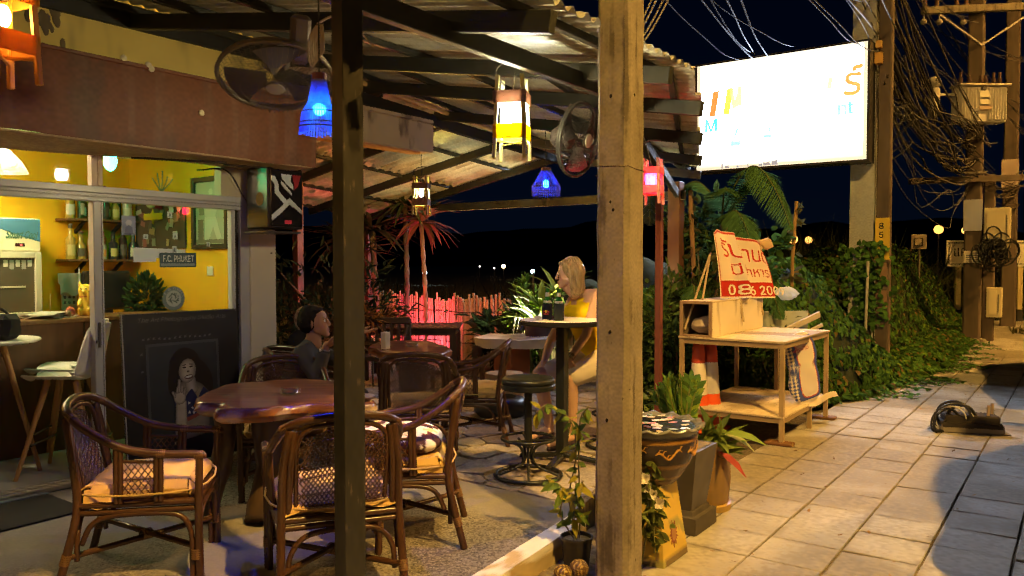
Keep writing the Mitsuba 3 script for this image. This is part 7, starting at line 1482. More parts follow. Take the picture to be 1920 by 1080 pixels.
sticker([(sg.box(0, 0, .29, .105), (.05, .10, .13), 'backing'), (sg.box(.008, .008, .282, .028), (.22, .30, .33), 'stripe')], (3.18, 1.59), 'dark blue football club bar sticker with white lettering on the window')
g = G(); g.add(tfc, (.62, .68, .68), False, frame((XG + .0030, 3.18 + .022, 1.59 + .040), (0, 1, 0), (0, 0, 1))); part('window_sticker', 'lettering', g, 'paint')
def ringp(a, b): return sg.Point(0, 0).buffer(b, quad_segs=24).difference(sg.Point(0, 0).buffer(a, quad_segs=24))
mo = shapely.union_all([sg.LineString([(.045 * math.cos(i * 2.4) * (.3 + .09 * (i % 7)), .045 * math.sin(i * 2.4) * (.3 + .09 * (i % 7))), (.04 * math.cos(i * 2.4 + 1.1), .04 * math.sin(i * 2.4 + 1.1))]).buffer(.0035) for i in range(11)])
bk = sticker([(sg.Point(0, 0).buffer(.088, quad_segs=24), (.16, .22, .22), 'disc'), (sg.Point(0, 0).buffer(.060, quad_segs=24), (.42, .48, .46), 'inner_disc'), (mo, (.10, .14, .13), 'emblem')], (3.285, 1.36), 'round grey club badge sticker with lettering round its rim on the window')
for i, ch in enumerate('F.C.PHUKET'):
    a = 2.75 - i * .265; g = G(); g.add(text(ch, .019, .0008, True), (.50, .55, .52), False, frame((XG + .004, 3.285 + .066 * math.cos(a), 1.36 + .066 * math.sin(a)), (0, math.sin(a), -math.cos(a)), (0, math.cos(a), math.sin(a)))); part(bk, 'rim_letter', g, 'paint')
sticker([(sg.box(0, 0, .10, .135), (.20, .24, .42), 'print'), (sg.Point(.05, .085).buffer(.022), (.34, .38, .52), 'head_shape'), (sg.Polygon([(.02, .01), (.08, .01), (.075, .055), (.05, .07), (.025, .055)]), (.10, .12, .26), 'body_shape'), (sg.box(.012, .004, .088, .012), (.05, .06, .12), 'caption')], (2.905, 1.815), 'small blue portrait print stuck at the left edge of the window', 'print', 'window_print')
for i, (y, z, w_, h_, lab) in enumerate(((3.245, 1.95, .038, .045, 'white sticker high in the middle of the window'), (3.285, 1.80, .036, .038, 'white sticker right of the snapshots on the window'), (3.06, 1.79, .036, .036, 'white sticker below the snapshots on the window'), (3.56, 1.745, .03, .035, 'white sticker on the picture frame glass'), (3.28, 1.695, .035, .05, 'white paper seal above the blue bar sticker'))):
    sticker([(sg.box(0, 0, w_, h_), (.50, .60, .66), 'paper'), (sg.Polygon([(.008, .006), (w_ - .008, .01), (w_ * .5, h_ - .008)]), (.12, .16, .20), 'mark')], (y, z), lab)
sticker([(sg.Polygon([(0, 0), (.17, .005), (.17, .03), (.40, .035), (.40, .095), (0, .105)]), (.74, .84, .92), 'paper')], (2.99, 1.625), 'white paper strip glued behind the window left of the blue bar sticker', 'paper', 'window_paper', .010)
# standing poster in front of the window
k = thing('standing_poster', 'black standing poster with a photo of a smiling woman in a starred top', 'poster'); SM = frame((-5.27, 2.84, .17), (-.0, 1, 0), (-.055, 0, 1)); PW, PH = .91, 1.10
g = G(); g.add(box((0, 0, -.02), (PW, PH, 0), .003), (.010, .010, .014), False, SM); part(k, 'board', g, 'paint')
g = G(); g.add(box((0, .0, -.018), (.008, PH, .003)), (.25, .25, .27), False, SM); g.add(box((0, PH - .006, -.018), (PW, PH, .003)), (.10, .10, .11), False, SM); part(k, 'edging', g, 'semi')
tm = text('The Art Photography Studio Arts', .030, .0006, False); v = tm.vertices; v[:, 0] = v[:, 0] * (.70 / np.ptp(v[:, 0])) + .25 * v[:, 1]; tm.vertices = v; g = G(); g.add(tm, (.11, .11, .12), False, SM @ tr(.11, 1.035, .001)); part(k, 'lettering', g, 'paint')
for l, h in (((.165, .30), (.185, .86)), ((.72, .28), (.74, .86)), ((.165, .86), (.74, .88))): g = G(); g.add(prism(sg.box(*l, *h), .001, .002), (.055, .062, .075), False, SM); part(k, 'photo_border', g, 'semi')
g = G(); g.add(prism(sg.box(.185, .20, .72, .86), .0005, .0012), (.018, .024, .036), False, SM); part(k, 'photo_ground', g, 'paint')
for i in range(16): x, y = ((.14 + .04 * i, .905) if i < 14 else (.125, .80 - .12 * (i - 14))); g = G(); g.add(prism(shapely.affinity.translate(sg.Polygon([(0, 0), (.022, .004), (.012, .010), (.024, .018), (.004, .014)]), x + .0 * i, y + .004 * math.sin(i)), .001, .002), (.12, .12, .13), False, SM); part(k, 'border_ornament', g, 'paint')
def ell(x, y, a, b, r=0): return shapely.affinity.translate(shapely.affinity.rotate(shapely.affinity.scale(sg.Point(0, 0).buffer(1, quad_segs=12), a, b), r), x, y)
SKP, SKD = (.36, .315, .29), (.20, .17, .155)
photo = [(shapely.union_all([ell(.46, .70, .125, .135), ell(.56, .60, .11, .16, 25), ell(.37, .60, .05, .13), ell(.62, .50, .05, .1, 20)]), (.020, .014, .013), 'hair_shape'), (sg.Polygon([(.40, .57), (.49, .60), (.58, .55), (.66, .46), (.64, .36), (.62, .20), (.40, .17), (.41, .40)]).buffer(.01), SKD, 'body_shape'), (sg.Polygon([(.46, .62), (.53, .62), (.56, .52), (.50, .46), (.45, .52)]), SKP, 'neck_shape'), (ell(.475, .665, .068, .088, -8), SKP, 'face_shape'),
  (ell(.452, .69, .014, .006), (.03, .02, .02), 'eye_shape'), (ell(.505, .692, .014, .006), (.03, .02, .02), 'eye_shape'), (ell(.452, .708, .018, .004, 8), (.04, .03, .03), 'brow_shape'), (ell(.506, .71, .018, .004, -6), (.04, .03, .03), 'brow_shape'), (ell(.482, .658, .011, .007), SKD, 'nose_shape'), (ell(.484, .618, .034, .016, 6), (.10, .05, .05), 'lip_shape'), (ell(.484, .621, .027, .008, 6), (.55, .53, .50), 'teeth_shape'),
  (sg.Polygon([(.455, .47), (.50, .52), (.55, .44), (.60, .52), (.645, .47), (.63, .36), (.46, .33)]).buffer(.008), (.020, .022, .085), 'starred_top'), (sg.Polygon([(.455, .325), (.63, .37), (.63, .35), (.46, .295)]), (.22, .05, .045), 'red_band'),
  (sg.Polygon([(.37, .20), (.44, .20), (.445, .44), (.385, .44)]).buffer(.012), SKP, 'forearm_shape'), (ell(.405, .48, .048, .052), SKP, 'hand_shape')] + [(sg.LineString(l).buffer(.0105), SKP, 'finger_shape') for l in ([(.385, .52), (.392, .55)], [(.402, .52), (.405, .60)], [(.422, .52), (.426, .555)], [(.440, .505), (.448, .535)], [(.365, .49), (.352, .52)])]
stp = [(math.cos(a) * (1 if q % 2 == 0 else .42), math.sin(a) * (1 if q % 2 == 0 else .42)) for q, a in enumerate(np.linspace(np.pi / 2, np.pi * 2.5, 11)[:-1])]
photo += [(sg.Polygon([(x + .013 * a, y + .013 * b) for a, b in stp]), (.50, .50, .52), 'star') for x, y in ((.475, .43), (.50, .39), (.475, .36), (.535, .40), (.60, .46), (.615, .41), (.58, .38), (.51, .355), (.57, .425))]
for i, (p_, c, nm) in enumerate(photo):      # a printed black and white portrait: soft tones fall off towards each outline
    m = trimesh.util.concatenate([prism(q, .0012, .0020 + .0003 * i) for q in getattr(p_, 'geoms', [p_])]); g = G()
    if c in (SKP, SKD):
        m = trimesh.Trimesh(*trimesh.remesh.subdivide_to_size(m.vertices, m.faces, .010)); v = m.vertices; dd = shapely.distance(shapely.points(v[:, 0], v[:, 1]), p_.boundary); tone = .30 + .70 * np.clip(dd / (.045 if nm in ('face_shape', 'body_shape', 'neck_shape') else .018), 0, 1) ** .7; tone = tone * (.8 + .4 * meshkit.fbm(v * 30, 3, 4)) * (1.12 - .9 * np.clip(v[:, 0] - .47, 0, 1)); cc = np.array(c) * tone[:, None]; v3 = v[m.faces].reshape(-1, 3); V_ = v3 @ SM[:3, :3].T + SM[:3, 3]; fn = np.cross(V_[1::3] - V_[0::3], V_[2::3] - V_[0::3]); fn /= np.linalg.norm(fn, axis=1, keepdims=True) + 1e-20
        g.raw(V_, np.arange(len(V_)).reshape(-1, 3), np.repeat(fn, 3, 0), cc[m.faces].reshape(-1, 3))
    else: g.add(m, c, False, SM)
    part(k, nm, g, 'matte')
g = G(); g.add(prism(sg.box(.13, .06, .30, .085).buffer(.004), .001, .002), (.10, .10, .11), False, SM); part(k, 'signature', g, 'paint')
g = G(); g.add(box((-5.30, 1.2, .1525), (-4.77, 2.335, .162), .004), (.018, .018, .020)); one('door_mat', g, 'cloth', 'black doormat in front of the open door', 'doormat')
g = G(); g.add(box((-5.33, 1.2, .153), (-5.29, 2.34, .172), .004), (.30, .34, .46)); one('mat_edge_strip', g, 'metal', 'shiny metal strip along the threshold above the doormat', 'strip')
# lamps inside
k = thing('ceiling_lamp', 'glowing perforated lampshade at the upper left window edge', 'hanging lamp'); Lc = (-6.62, 2.62, 2.30)
g = G(); m_ = lathe([(.19, 0), (.15, .08), (.07, .17), (.03, .20)], 40); g.add(m_, (.62, .50, .20), True, tr(*Lc)); part(k, 'shade', g, 'fabric_shade'); g = G()
for i in range(60): a = r_.uniform(0, 6.28); z = r_.uniform(.02, .15); rr = np.interp(z, [0, .08, .17], [.19, .15, .07]); g.add(trimesh.creation.icosphere(0, .006), (.8, .7, .4), True, tr(Lc[0] + rr * math.cos(a), Lc[1] + rr * math.sin(a), Lc[2] + z))
part(k, 'shade_studs', g, 'gloss', kind='stuff'); g = G(); g.add(trimesh.creation.icosphere(1, .04), (1, 1, 1), True, tr(Lc[0], Lc[1], Lc[2] + .07)); part(k, 'bulb', g, 'matte', emitter=glow((1.0, .78, .36), 600, 1.5)); g = G(); g.add(tube([(Lc[0], Lc[1], Lc[2] + .19), (Lc[0], Lc[1], 2.62)], .005, 5), (.1, .1, .1), True); part(k, 'cord', g, 'semi')
k = thing('green_lamp', 'blinding green lamp behind the transom post', 'lamp'); g = G(); g.add(sphere((0, 0, 0), .05, 1, (1, 1, 1.6)), (1, 1, 1), True, tr(-6.05, 3.16, 2.40)); part(k, 'tube', g, 'matte', emitter=glow((.008, 1.0, .32), 62, .9)); g = G(); g.add(box((-6.09, 3.12, 2.47), (-6.01, 3.20, 2.62)), (.3, .3, .3)); part(k, 'holder', g, 'semi')
k = thing('fluorescent_tube', 'ceiling tube lamp inside the bar room, hidden above the door head', 'lamp'); g = G(); g.add(beam((-6.6, 1.2, 2.57), (-6.6, 2.4, 2.57), .035, .03), (1, 1, 1)); part(k, 'tube', g, 'matte', emitter=glow((1.0, .76, .44), 140, 1.4)); g = G(); g.add(box((-6.65, 1.15, 2.59), (-6.55, 2.45, 2.62)), (.7, .7, .7)); part(k, 'fitting', g, 'semi')
# ---------------------------------------------------------------- plants
GR = np.array([.068, .150, .034])
def stalks(g, P, r=.006, col=(.10, .08, .045)): g.add(tube(P, r, 6), col, True)
# creeper hedge along the pavement: a mound thick with heart shaped leaves
r_ = np.random.default_rng(21)
def edge_x(y): return np.interp(y, [8.6, 9.0, 9.96, 11.6, 13.7, 18.3, 24, 40], [-3.3, -2.60, -2.2, -1.95, -1.75, -1.85, -2.1, -2.3])
def top_h(y): return np.interp(y, [8.4, 9.2, 10.7, 12.2, 13.2, 15.4, 20, 26], [.75, 1.15, 1.52, 1.45, 1.45, 1.55, 1.7, 1.6])
def mikit_step(a, b, x): t = np.clip((x - a) / (b - a), 0, 1); return t * t * (3 - 2 * t)
def mound(x, y):
    """height of the creeper mound: steep by the stall, running out flat round the foot of the poles."""
    d = edge_x(y) - x; p = np.stack([x, y, 0 * x], -1); far = np.clip((y - 11.0) / 1.6, 0, 1)
    t = np.clip(d / np.interp(y, [8, 10, 11], [.75, 1.0, 1.1]), 0, 1) ** .75; t2 = .10 * np.clip(d / .3, 0, 1) + .90 * mikit_step(.55, 1.55, d)
    h = top_h(y) * (t * (1 - far) + t2 * far)
    return h * (.68 + .62 * meshkit.fbm(p * 1.7, 4, 5)) * (d > 0) + np.where(d > 0, .02, -.05)
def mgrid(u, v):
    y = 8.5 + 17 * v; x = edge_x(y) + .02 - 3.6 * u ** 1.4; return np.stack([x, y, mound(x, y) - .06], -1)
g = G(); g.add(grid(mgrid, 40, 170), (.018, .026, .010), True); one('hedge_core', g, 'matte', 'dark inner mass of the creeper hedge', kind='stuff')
n = 26000; y = 8.55 + 16.5 * r_.random(n) ** 1.5; x = edge_x(y) + .06 - 2.6 * r_.random(n) ** 1.6; keep = (x > edge_x(y) - 2.6); x, y = x[keep], y[keep]; z = mound(x, y); e = .04
nx_, ny_ = -(mound(x + e, y) - mound(x - e, y)) / (2 * e), -(mound(x, y + e) - mound(x, y - e)) / (2 * e); nn = np.stack([nx_, ny_, np.ones_like(x)], -1); nn /= np.linalg.norm(nn, axis=1, keepdims=True)
k_ = len(x); dd = rdirs(k_, r_) * .8 + np.array([.55, -.25, -.75]); dd = dd - nn * (dd * nn).sum(1, keepdims=True) * .8; tone = r_.uniform(.4, 1.25, (k_, 1)) * (.25 + 1.2 * meshkit.fbm(np.stack([x, y, z], -1) * 2.5, 3, 9)[:, None])
cl = GR * tone * np.where(r_.random((k_, 1)) < .12, [[1.9, 1.5, .9]], [[1, 1, 1]]); cl = np.where(r_.random((k_, 1)) < .07, [[.16, .11, .04]], cl); gap = meshkit.fbm(np.stack([x, y, z], -1) * 3.3, 3, 14) > .36; x, y, z, nn, dd, cl = x[gap], y[gap], z[gap], nn[gap], dd[gap], cl[gap]; k_ = len(x)
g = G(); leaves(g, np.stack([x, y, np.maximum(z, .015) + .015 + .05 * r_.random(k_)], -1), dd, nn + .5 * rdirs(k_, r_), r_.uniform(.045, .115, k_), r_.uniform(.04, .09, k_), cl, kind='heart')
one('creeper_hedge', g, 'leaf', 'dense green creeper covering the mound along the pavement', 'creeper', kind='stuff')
# runners of creeper lying out over the pavement
g = G()
for i in range(46):
    y0 = r_.uniform(9.3, 18.5); x0 = float(edge_x(y0)) - .05; L = r_.uniform(.2, .75) * (1 if y0 > 10.5 else .7); a = r_.normal() * .35; m = int(L / .035); t = np.linspace(0, 1, m); px = x0 + L * t * math.cos(a); py = y0 + L * t * math.sin(a) + .05 * np.sin(t * 7 + i); P = np.stack([px, py, .012 + .02 * np.abs(np.sin(t * 9 + i))], -1)
    if m < 4: continue
    g.add(tube(P, .004, 4), (.10, .08, .04), True); q = np.repeat(np.arange(m), 3); q = q[r_.random(len(q)) < .75 * (1 - .35 * t[q])]
    if len(q): leaves(g, P[q] + (0, 0, .012) + .03 * rdirs(len(q), r_) * (1, 1, .2), rdirs(len(q), r_) * (1, 1, .3), np.array([0, 0, 1.0]) + .35 * rdirs(len(q), r_), r_.uniform(.04, .075, len(q)), r_.uniform(.035, .06, len(q)), GR * r_.uniform(.6, 1.5, (len(q), 1)), kind='heart')
one('creeper_runners', g, 'leaf', 'creeper runners straggling out over the pavement', 'creeper', kind='stuff')
# leaves climbing the sign pole
k = thing('climbing_creeper', 'creeper climbing the foot of the sign pole', 'creeper'); g = G(); n = 420; zz = r_.uniform(.7, 1.95, n); p = np.stack([-2.60 + .26 * r_.normal(size=n) * .7, 12.60 + .06 * r_.normal(size=n), zz], -1); leaves(g, p, rdirs(n, r_) + (0, -.3, -.8), np.array([0.2, -1, .3]) + .5 * rdirs(n, r_), r_.uniform(.07, .11, n), r_.uniform(.06, .09, n), GR * r_.uniform(.6, 1.6, (n, 1)), kind='heart'); part(k, 'leaves', g, 'leaf', kind='stuff')
g = G(); stalks(g, spline([(-2.5, 12.6, .2), (-2.55, 12.58, .9), (-2.45, 12.6, 1.4), (-2.6, 12.6, 1.9)], 6), .012); part(k, 'stem', g, 'matte')
# tall grass and scrub behind the hedge, right of the sign pole
def grassmass(lab, x0, x1, y0, y1, n, h0, h1, col, seed, nm='tall_grass'):
    q = np.random.default_rng(seed); g = G(); x = q.uniform(x0, x1, n); y = q.uniform(y0, y1, n); d = np.stack([.35 * q.normal(size=n), .35 * q.normal(size=n), np.ones(n)], -1); L = q.uniform(h0, h1, n) * (.6 + .8 * meshkit.fbm(np.stack([x, y, 0 * x], -1) * .8, 3, seed)); leaves(g, np.stack([x, y, 0 * x], -1), d, rdirs(n, q), L, .02 + .012 * q.random(n), np.array(col) * q.uniform(.5, 1.5, (n, 1)), curl=.35, kind='blade'); return one(nm, g, 'leaf', lab, 'grass', kind='stuff')
grassmass('tall dark grass behind the hedge left of the road sign', -7.0, -3.55, 17.5, 25, 4200, 1.1, 2.3, (.05, .06, .018), 31); grassmass('tall grass under and behind the road sign', -3.4, 1.5, 26, 32, 2600, .9, 1.9, (.05, .055, .016), 32)
grassmass('dark tall grass behind the bamboo fence', -13.5, -5.5, 10.4, 13.5, 1500, .7, 1.35, (.012, .014, .009), 33); grassmass('tuft of low grass at the edge of the far pavement', -1.3, .4, 21.3, 21.9, 260, .12, .28, (.09, .08, .03), 34)
def bush(nm, lab, cat, c, R, n, L, W_, col, seed, stems=6, base=0.0, kind='leaf', mat='leaf', droop=0.0, group=None):
    q = np.random.default_rng(seed); k = thing(nm, lab, cat, group); c = np.array(c, float); R = np.array(R, float); g = G(); P = []
    nc = max(5, n // 40); cc = c + rdirs(nc, q) * R * q.random((nc, 1)) ** .45; idx = q.integers(nc, size=n); p = cc[idx] + q.normal(size=(n, 3)) * R * .17; p[:, 2] = np.maximum(p[:, 2], base + .03)
    d = (p - c) / R + .8 * rdirs(n, q) + (0, 0, .2 - droop); tone = q.uniform(.6, 1.45, (n, 1)) * (.65 + .7 * q.random(nc)[idx][:, None]); leaves(g, p, d, rdirs(n, q) * .7 + (0, 0, 1), q.uniform(.7, 1.25, n) * L, q.uniform(.7, 1.2, n) * W_, np.array(col) * tone, kind=kind); part(k, 'crown', g, mat)
    for i in range(stems):
        t = cc[q.integers(nc)]; b = np.array([c[0] + .25 * R[0] * q.normal(), c[1] + .25 * R[1] * q.normal(), base]); g = G(); stalks(g, spline([b, (b + t) / 2 + .08 * q.normal(size=3) * R, t], 5), .010); part(k, 'stem', g, 'matte')
    return k
bush('leafy_shrub', 'leafy green shrub between the concrete pole and the stall', 'shrub', (-3.55, 7.55, .72), (.42, .45, .62), 1300, .11, .055, (.05, .085, .025), 41)
bush('leafy_shrub', 'darker shrub behind the stall under the table top', 'shrub', (-3.05, 9.15, .55), (.55, .5, .5), 1300, .10, .05, (.035, .05, .018), 42); bush('leafy_shrub', 'shrub at the back of the stall beside the far corner post', 'shrub', (-3.75, 8.9, .75), (.5, .5, .7), 1300, .12, .055, (.04, .06, .02), 43)
bush('garden_shrub', 'vine with broad leaves climbing left of the palm frond', 'shrub', (-3.95, 9.6, 1.75), (.45, .4, .75), 620, .15, .085, (.045, .08, .025), 44, 5, .1); bush('garden_shrub', 'brighter leafy vine under the palm frond', 'shrub', (-3.25, 9.55, 1.75), (.35, .35, .42), 420, .13, .075, (.06, .13, .03), 45, 3, .1)
bush('garden_shrub', 'dark shrubs in the corner between column and garden post', 'shrub', (-7.6, 6.6, .9), (1.0, 1.2, .8), 1500, .16, .05, (.022, .03, .014), 46, 8, .15); bush('garden_shrub', 'dark shrub beside the bamboo fence behind the bench', 'shrub', (-6.25, 8.75, .55), (.55, .3, .38), 420, .26, .07, (.02, .035, .018), 47, 4, .15)
bush('garden_shrub', 'low shrub glowing in the white garden spotlight', 'shrub', (-5.95, 8.62, .85), (.36, .28, .45), 620, .13, .06, (.10, .17, .03), 48, 6, .15); bush('garden_shrub', 'reddish low plant in the planter beside the black post', 'shrub', (-6.9, 6.55, .95), (.4, .35, .14), 260, .20, .04, (.10, .05, .02), 49, 3, .15)
# strappy plants: dracaenas / cordyline
def rosette(g, c, n, L, W_, col, q, spread=1.0, droop=.5, lift=.5):
    a = q.uniform(0, 6.283, n); d = np.stack([np.cos(a), np.sin(a), lift + .5 * q.normal(size=n)], -1); leaves(g, np.array(c) + .03 * rdirs(n, q), d, np.array([0, 0, 1.0]) + .1 * rdirs(n, q), q.uniform(.7, 1.15, n) * L, W_ * q.uniform(.8, 1.2, n), np.array(col) * q.uniform(.6, 1.4, (n, 1)), curl=droop, kind='blade', fold=.25)
def cordyline(lab, base, top, n, L, W_, col, seed, tr_col=(.17, .09, .06), rad=.035, extra=()):
    q = np.random.default_rng(seed); k = thing('cordyline', lab, 'garden plant', 'strappy plants along the bamboo fence'); P = spline([base, (np.array(base) * .6 + np.array(top) * .4) + (.04, .02, 0), top], 20)
    v, f = tube(P, rad * (1 + .18 * np.sin(np.arange(len(P)) * 2.0)), 9); g = G(); g.add((v, f), lambda p: np.array(tr_col) * (.6 + .8 * meshkit.noise(p * 25, 2)[:, None]), True); part(k, 'trunk', g, 'matte', label='ringed trunk')
    g = G(); rosette(g, top, n, L, W_, col, q)
    for c_, nn_ in extra: rosette(g, c_, nn_, L * .9, W_, col, q)
    part(k, 'leaves', g, 'leaf')
cordyline('red leaved cordyline with ringed trunk before the red lit fence', (-7.92, 8.78, .15), (-8.0, 8.82, 2.25), 40, .62, .10, (.20, .085, .06), 51, (.26, .12, .09), .034)
cordyline('dark strappy plant left of the red cordyline', (-8.62, 8.45, .15), (-8.6, 8.4, 2.1), 46, .75, .07, (.05, .05, .025), 52, (.10, .07, .05), .045, [((-8.75, 8.3, 1.75), 20)])
cordyline('second dark strappy plant beside the black post', (-8.95, 8.2, .15), (-9.0, 8.2, 1.95), 40, .75, .07, (.045, .045, .022), 53, (.10, .07, .05), .045)
cordyline('tall green strappy plant hanging under the rear roof', (-8.4, 8.85, .15), (-8.35, 8.85, 2.52), 44, .7, .07, (.05, .075, .03), 54, (.08, .06, .045), .04)
k = thing('bright_plant', 'strappy plant glowing yellow green in the garden spotlight left of the woman', 'garden plant'); q = np.random.default_rng(55); g = G()
for c_ in ((-5.62, 8.42, 1.05), (-5.45, 8.52, 1.22), (-5.82, 8.45, .92), (-5.55, 8.30, .85)): rosette(g, c_, 17, .50, .085, (.26, .34, .07), q, droop=.4, lift=.9)
part(k, 'leaves', g, 'leaf')
for c_ in ((-5.62, 8.42, 1.05), (-5.45, 8.52, 1.22), (-5.82, 8.45, .92), (-5.55, 8.30, .85)): g = G(); stalks(g, spline([(c_[0] + .05, c_[1], .15), c_], 4), .015, (.12, .12, .05)); part(k, 'stem', g, 'matte')
# palm fronds by the stall
def frond(g, base, tip, droop, nl, L, col, q, side=1.0):
    base, tip = np.array(base, float), np.array(tip, float); mid = (base + tip) / 2 + (0, 0, droop); P = spline([base, base * .5 + mid * .5 + (0, 0, droop * .25), mid, mid * .45 + tip * .55 + (0, 0, droop * .18), tip], 14); g.add(tube(P, np.linspace(.014, .004, len(P)), 6), (.13, .15, .05), True)
    t = np.linspace(.12, .99, nl); i = np.clip((t * (len(P) - 1)).astype(int), 0, len(P) - 2); p = P[i]; tg = P[i + 1] - P[i]; tg /= np.linalg.norm(tg, axis=1, keepdims=True); lat_ = np.cross(tg, [0, 0, 1.0]); lat_ /= np.linalg.norm(lat_, axis=1, keepdims=True) + 1e-9; up_ = np.cross(lat_, tg)
    for s in (1, -1):
        d = tg * .55 + lat_ * s * .9 - np.array([0, 0, .38]) + .06 * rdirs(nl, q); LL = L * np.sin(np.pi * np.clip(t * .92 + .08, 0, 1)) ** .6; leaves(g, p, d, up_ + .1 * rdirs(nl, q), LL, .022, np.array(col) * q.uniform(.75, 1.3, (nl, 1)), curl=.18, kind='blade', fold=.35)
k = thing('palm', 'palm with a big arching feather frond over the stall beside the lit sign', 'palm'); q = np.random.default_rng(61)
for b, t_, dr_, nl, L in (((-3.55, 9.35, 2.25), (-2.62, 8.95, 1.98), .62, 78, .42), ((-3.55, 9.35, 2.1), (-3.0, 9.6, 2.62), .30, 60, .36), ((-3.6, 9.4, 2.0), (-3.0, 8.8, 1.75), .35, 60, .34), ((-3.4, 9.5, 1.3), (-2.75, 9.05, .98), .35, 60, .32), ((-3.6, 9.4, 2.2), (-4.2, 9.2, 2.35), .35, 50, .34), ((-3.75, 8.8, .95), (-3.45, 8.3, .95), .42, 46, .26), ((-3.6, 9.4, 2.0), (-3.35, 8.9, 2.45), .25, 46, .3)):
    g = G(); frond(g, b, t_, dr_, nl, L, (.055, .12, .04), q); part(k, 'frond', g, 'leaf')
g = G(); P = spline([(-3.58, 9.45, 0), (-3.62, 9.42, 1.0), (-3.55, 9.36, 2.2)], 10); g.add(tube(P, np.linspace(.09, .05, len(P)) * (1 + .12 * np.sin(np.arange(len(P)) * 2.2)), 10), lambda p: np.array([.20, .13, .07]) * (.5 + meshkit.noise(p * 20, 2)[:, None]), True); part(k, 'trunk', g, 'matte')
k = thing('hanging_frond', 'small drooping palm frond hanging behind the side-on fan', 'palm frond'); q = np.random.default_rng(62); g = G(); frond(g, (-4.15, 8.55, 2.65), (-4.05, 8.35, 2.05), .12, 40, .2, (.06, .075, .035), q); part(k, 'leaflets', g, 'leaf')
for P, r0, c, lab in (([(-3.86, 9.2, 0), (-3.84, 9.15, 1.2), (-3.88, 9.1, 2.5)], .030, (.28, .17, .09), 'slim pale trunk beside the far corner post'), ([(-3.55, 9.0, 0), (-3.42, 9.05, .9), (-3.5, 9.05, 2.0)], .022, (.16, .12, .07), 'thin dark trunk left of the banner'), ([(-3.0, 10.2, 0), (-2.98, 10.2, 1.5), (-2.95, 10.25, 2.4)], .022, (.34, .20, .08), 'thin orange lit stake right of the palm frond')):
    k = thing('thin_tree', lab, 'tree'); g = G(); v, f = tube(spline(P, 10), r0, 8); v = v + .012 * (meshkit.fbm(v * 9, 3, 3)[:, None] - .5); g.add((v, f), lambda p: np.array(c) * (.6 + .8 * meshkit.noise(p * 14, 2)[:, None]), True); part(k, 'trunk', g, 'matte')
    q = np.random.default_rng(int(r0 * 1e4)); g = G(); n = 26; zz = q.uniform(.45, 1, n); pp = np.array(P[-1]) * zz[:, None] + np.array(P[0]) * (1 - zz[:, None]); leaves(g, pp, rdirs(n, q) + (0, 0, -.5), rdirs(n, q), .15, .07, np.array((.07, .07, .03)) * q.uniform(.6, 1.6, (n, 1))); part(k, 'leaves', g, 'leaf')
# plants in pots
def zz(base, lab, n, H, seed, col=(.07, .13, .025)):
    q = np.random.default_rng(seed); k = thing('succulent_plant', lab, 'plant')
    for i in range(n):
        a = q.uniform(0, 6.28); sp = q.uniform(.03, .16); h = H * q.uniform(.65, 1.05); b = np.array(base) + .05 * np.array([math.cos(a), math.sin(a), 0]); t = b + (sp * math.cos(a), sp * math.sin(a), h); P = spline([b, (b + t) / 2 - .25 * np.array([sp * math.cos(a), sp * math.sin(a), 0]), t], 8); g = G(); g.add(tube(P, np.linspace(.011, .004, len(P)), 6), (.16, .18, .05), True)
        m = 15; ii = np.linspace(3, len(P) - 1, m).astype(int); tg = unit(t - b); lat_ = unit(np.cross(tg, q.normal(size=3)))
        for s in (1, -1): leaves(g, P[ii], tg * .75 + lat_ * s * .75 + .1 * rdirs(m, q), np.cross(lat_, tg) + .2 * rdirs(m, q), .075, .038, np.array(col) * q.uniform(.6, 1.7, (m, 1)) * np.where(q.random((m, 1)) < .2, [[2.2, 1.6, 1]], 1), kind='leaf', curl=.1)
        leaves(g, P[-1:], [tg], [np.cross(lat_, tg)], .08, .04, [np.array(col) * 1.5]); part(k, 'frond', g, 'leaf')
zz((PX, PY, .49), 'glossy green succulent with upright fronds in the square planter', 9, .40, 71)
k = thing('broadleaf_plant', 'plant with broad yellow green and reddish leaves in the round pot behind the planter', 'plant'); q = np.random.default_rng(72); g = G(); n = 60; d = rdirs(n, q) + (.45, .1, .55); leaves(g, np.array([-1.98, 4.98, .44]) + .06 * rdirs(n, q), d, rdirs(n, q) + (0, 0, 1), q.uniform(.10, .24, n), .05, np.array((.13, .17, .035)) * q.uniform(.6, 1.6, (n, 1)), curl=.4); part(k, 'leaves', g, 'leaf')
g = G(); leaves(g, [(-1.90, 4.93, .40), (-1.86, 4.95, .52), (-1.88, 5.0, .50)], [(.75, .1, -.25), (.9, .3, .15), (.8, .5, -.1)], [(0, -.4, 1)] * 3, [.22, .25, .22], [.075, .10, .10], [(.40, .08, .07), (.22, .30, .07), (.36, .38, .18)], curl=.5); part(k, 'big_leaf', g, 'leaf', label='broad leaves, one of them reddish')
bush('potted_foliage', 'low bright foliage behind the glazed bowl', 'plant', (-2.25, 4.95, .55), (.26, .25, .2), 200, .13, .05, (.12, .16, .05), 73, 4, .1)
k = thing('climbing_plant', 'young yellow green climbing plant rising from the black pot', 'plant'); q = np.random.default_rng(74)
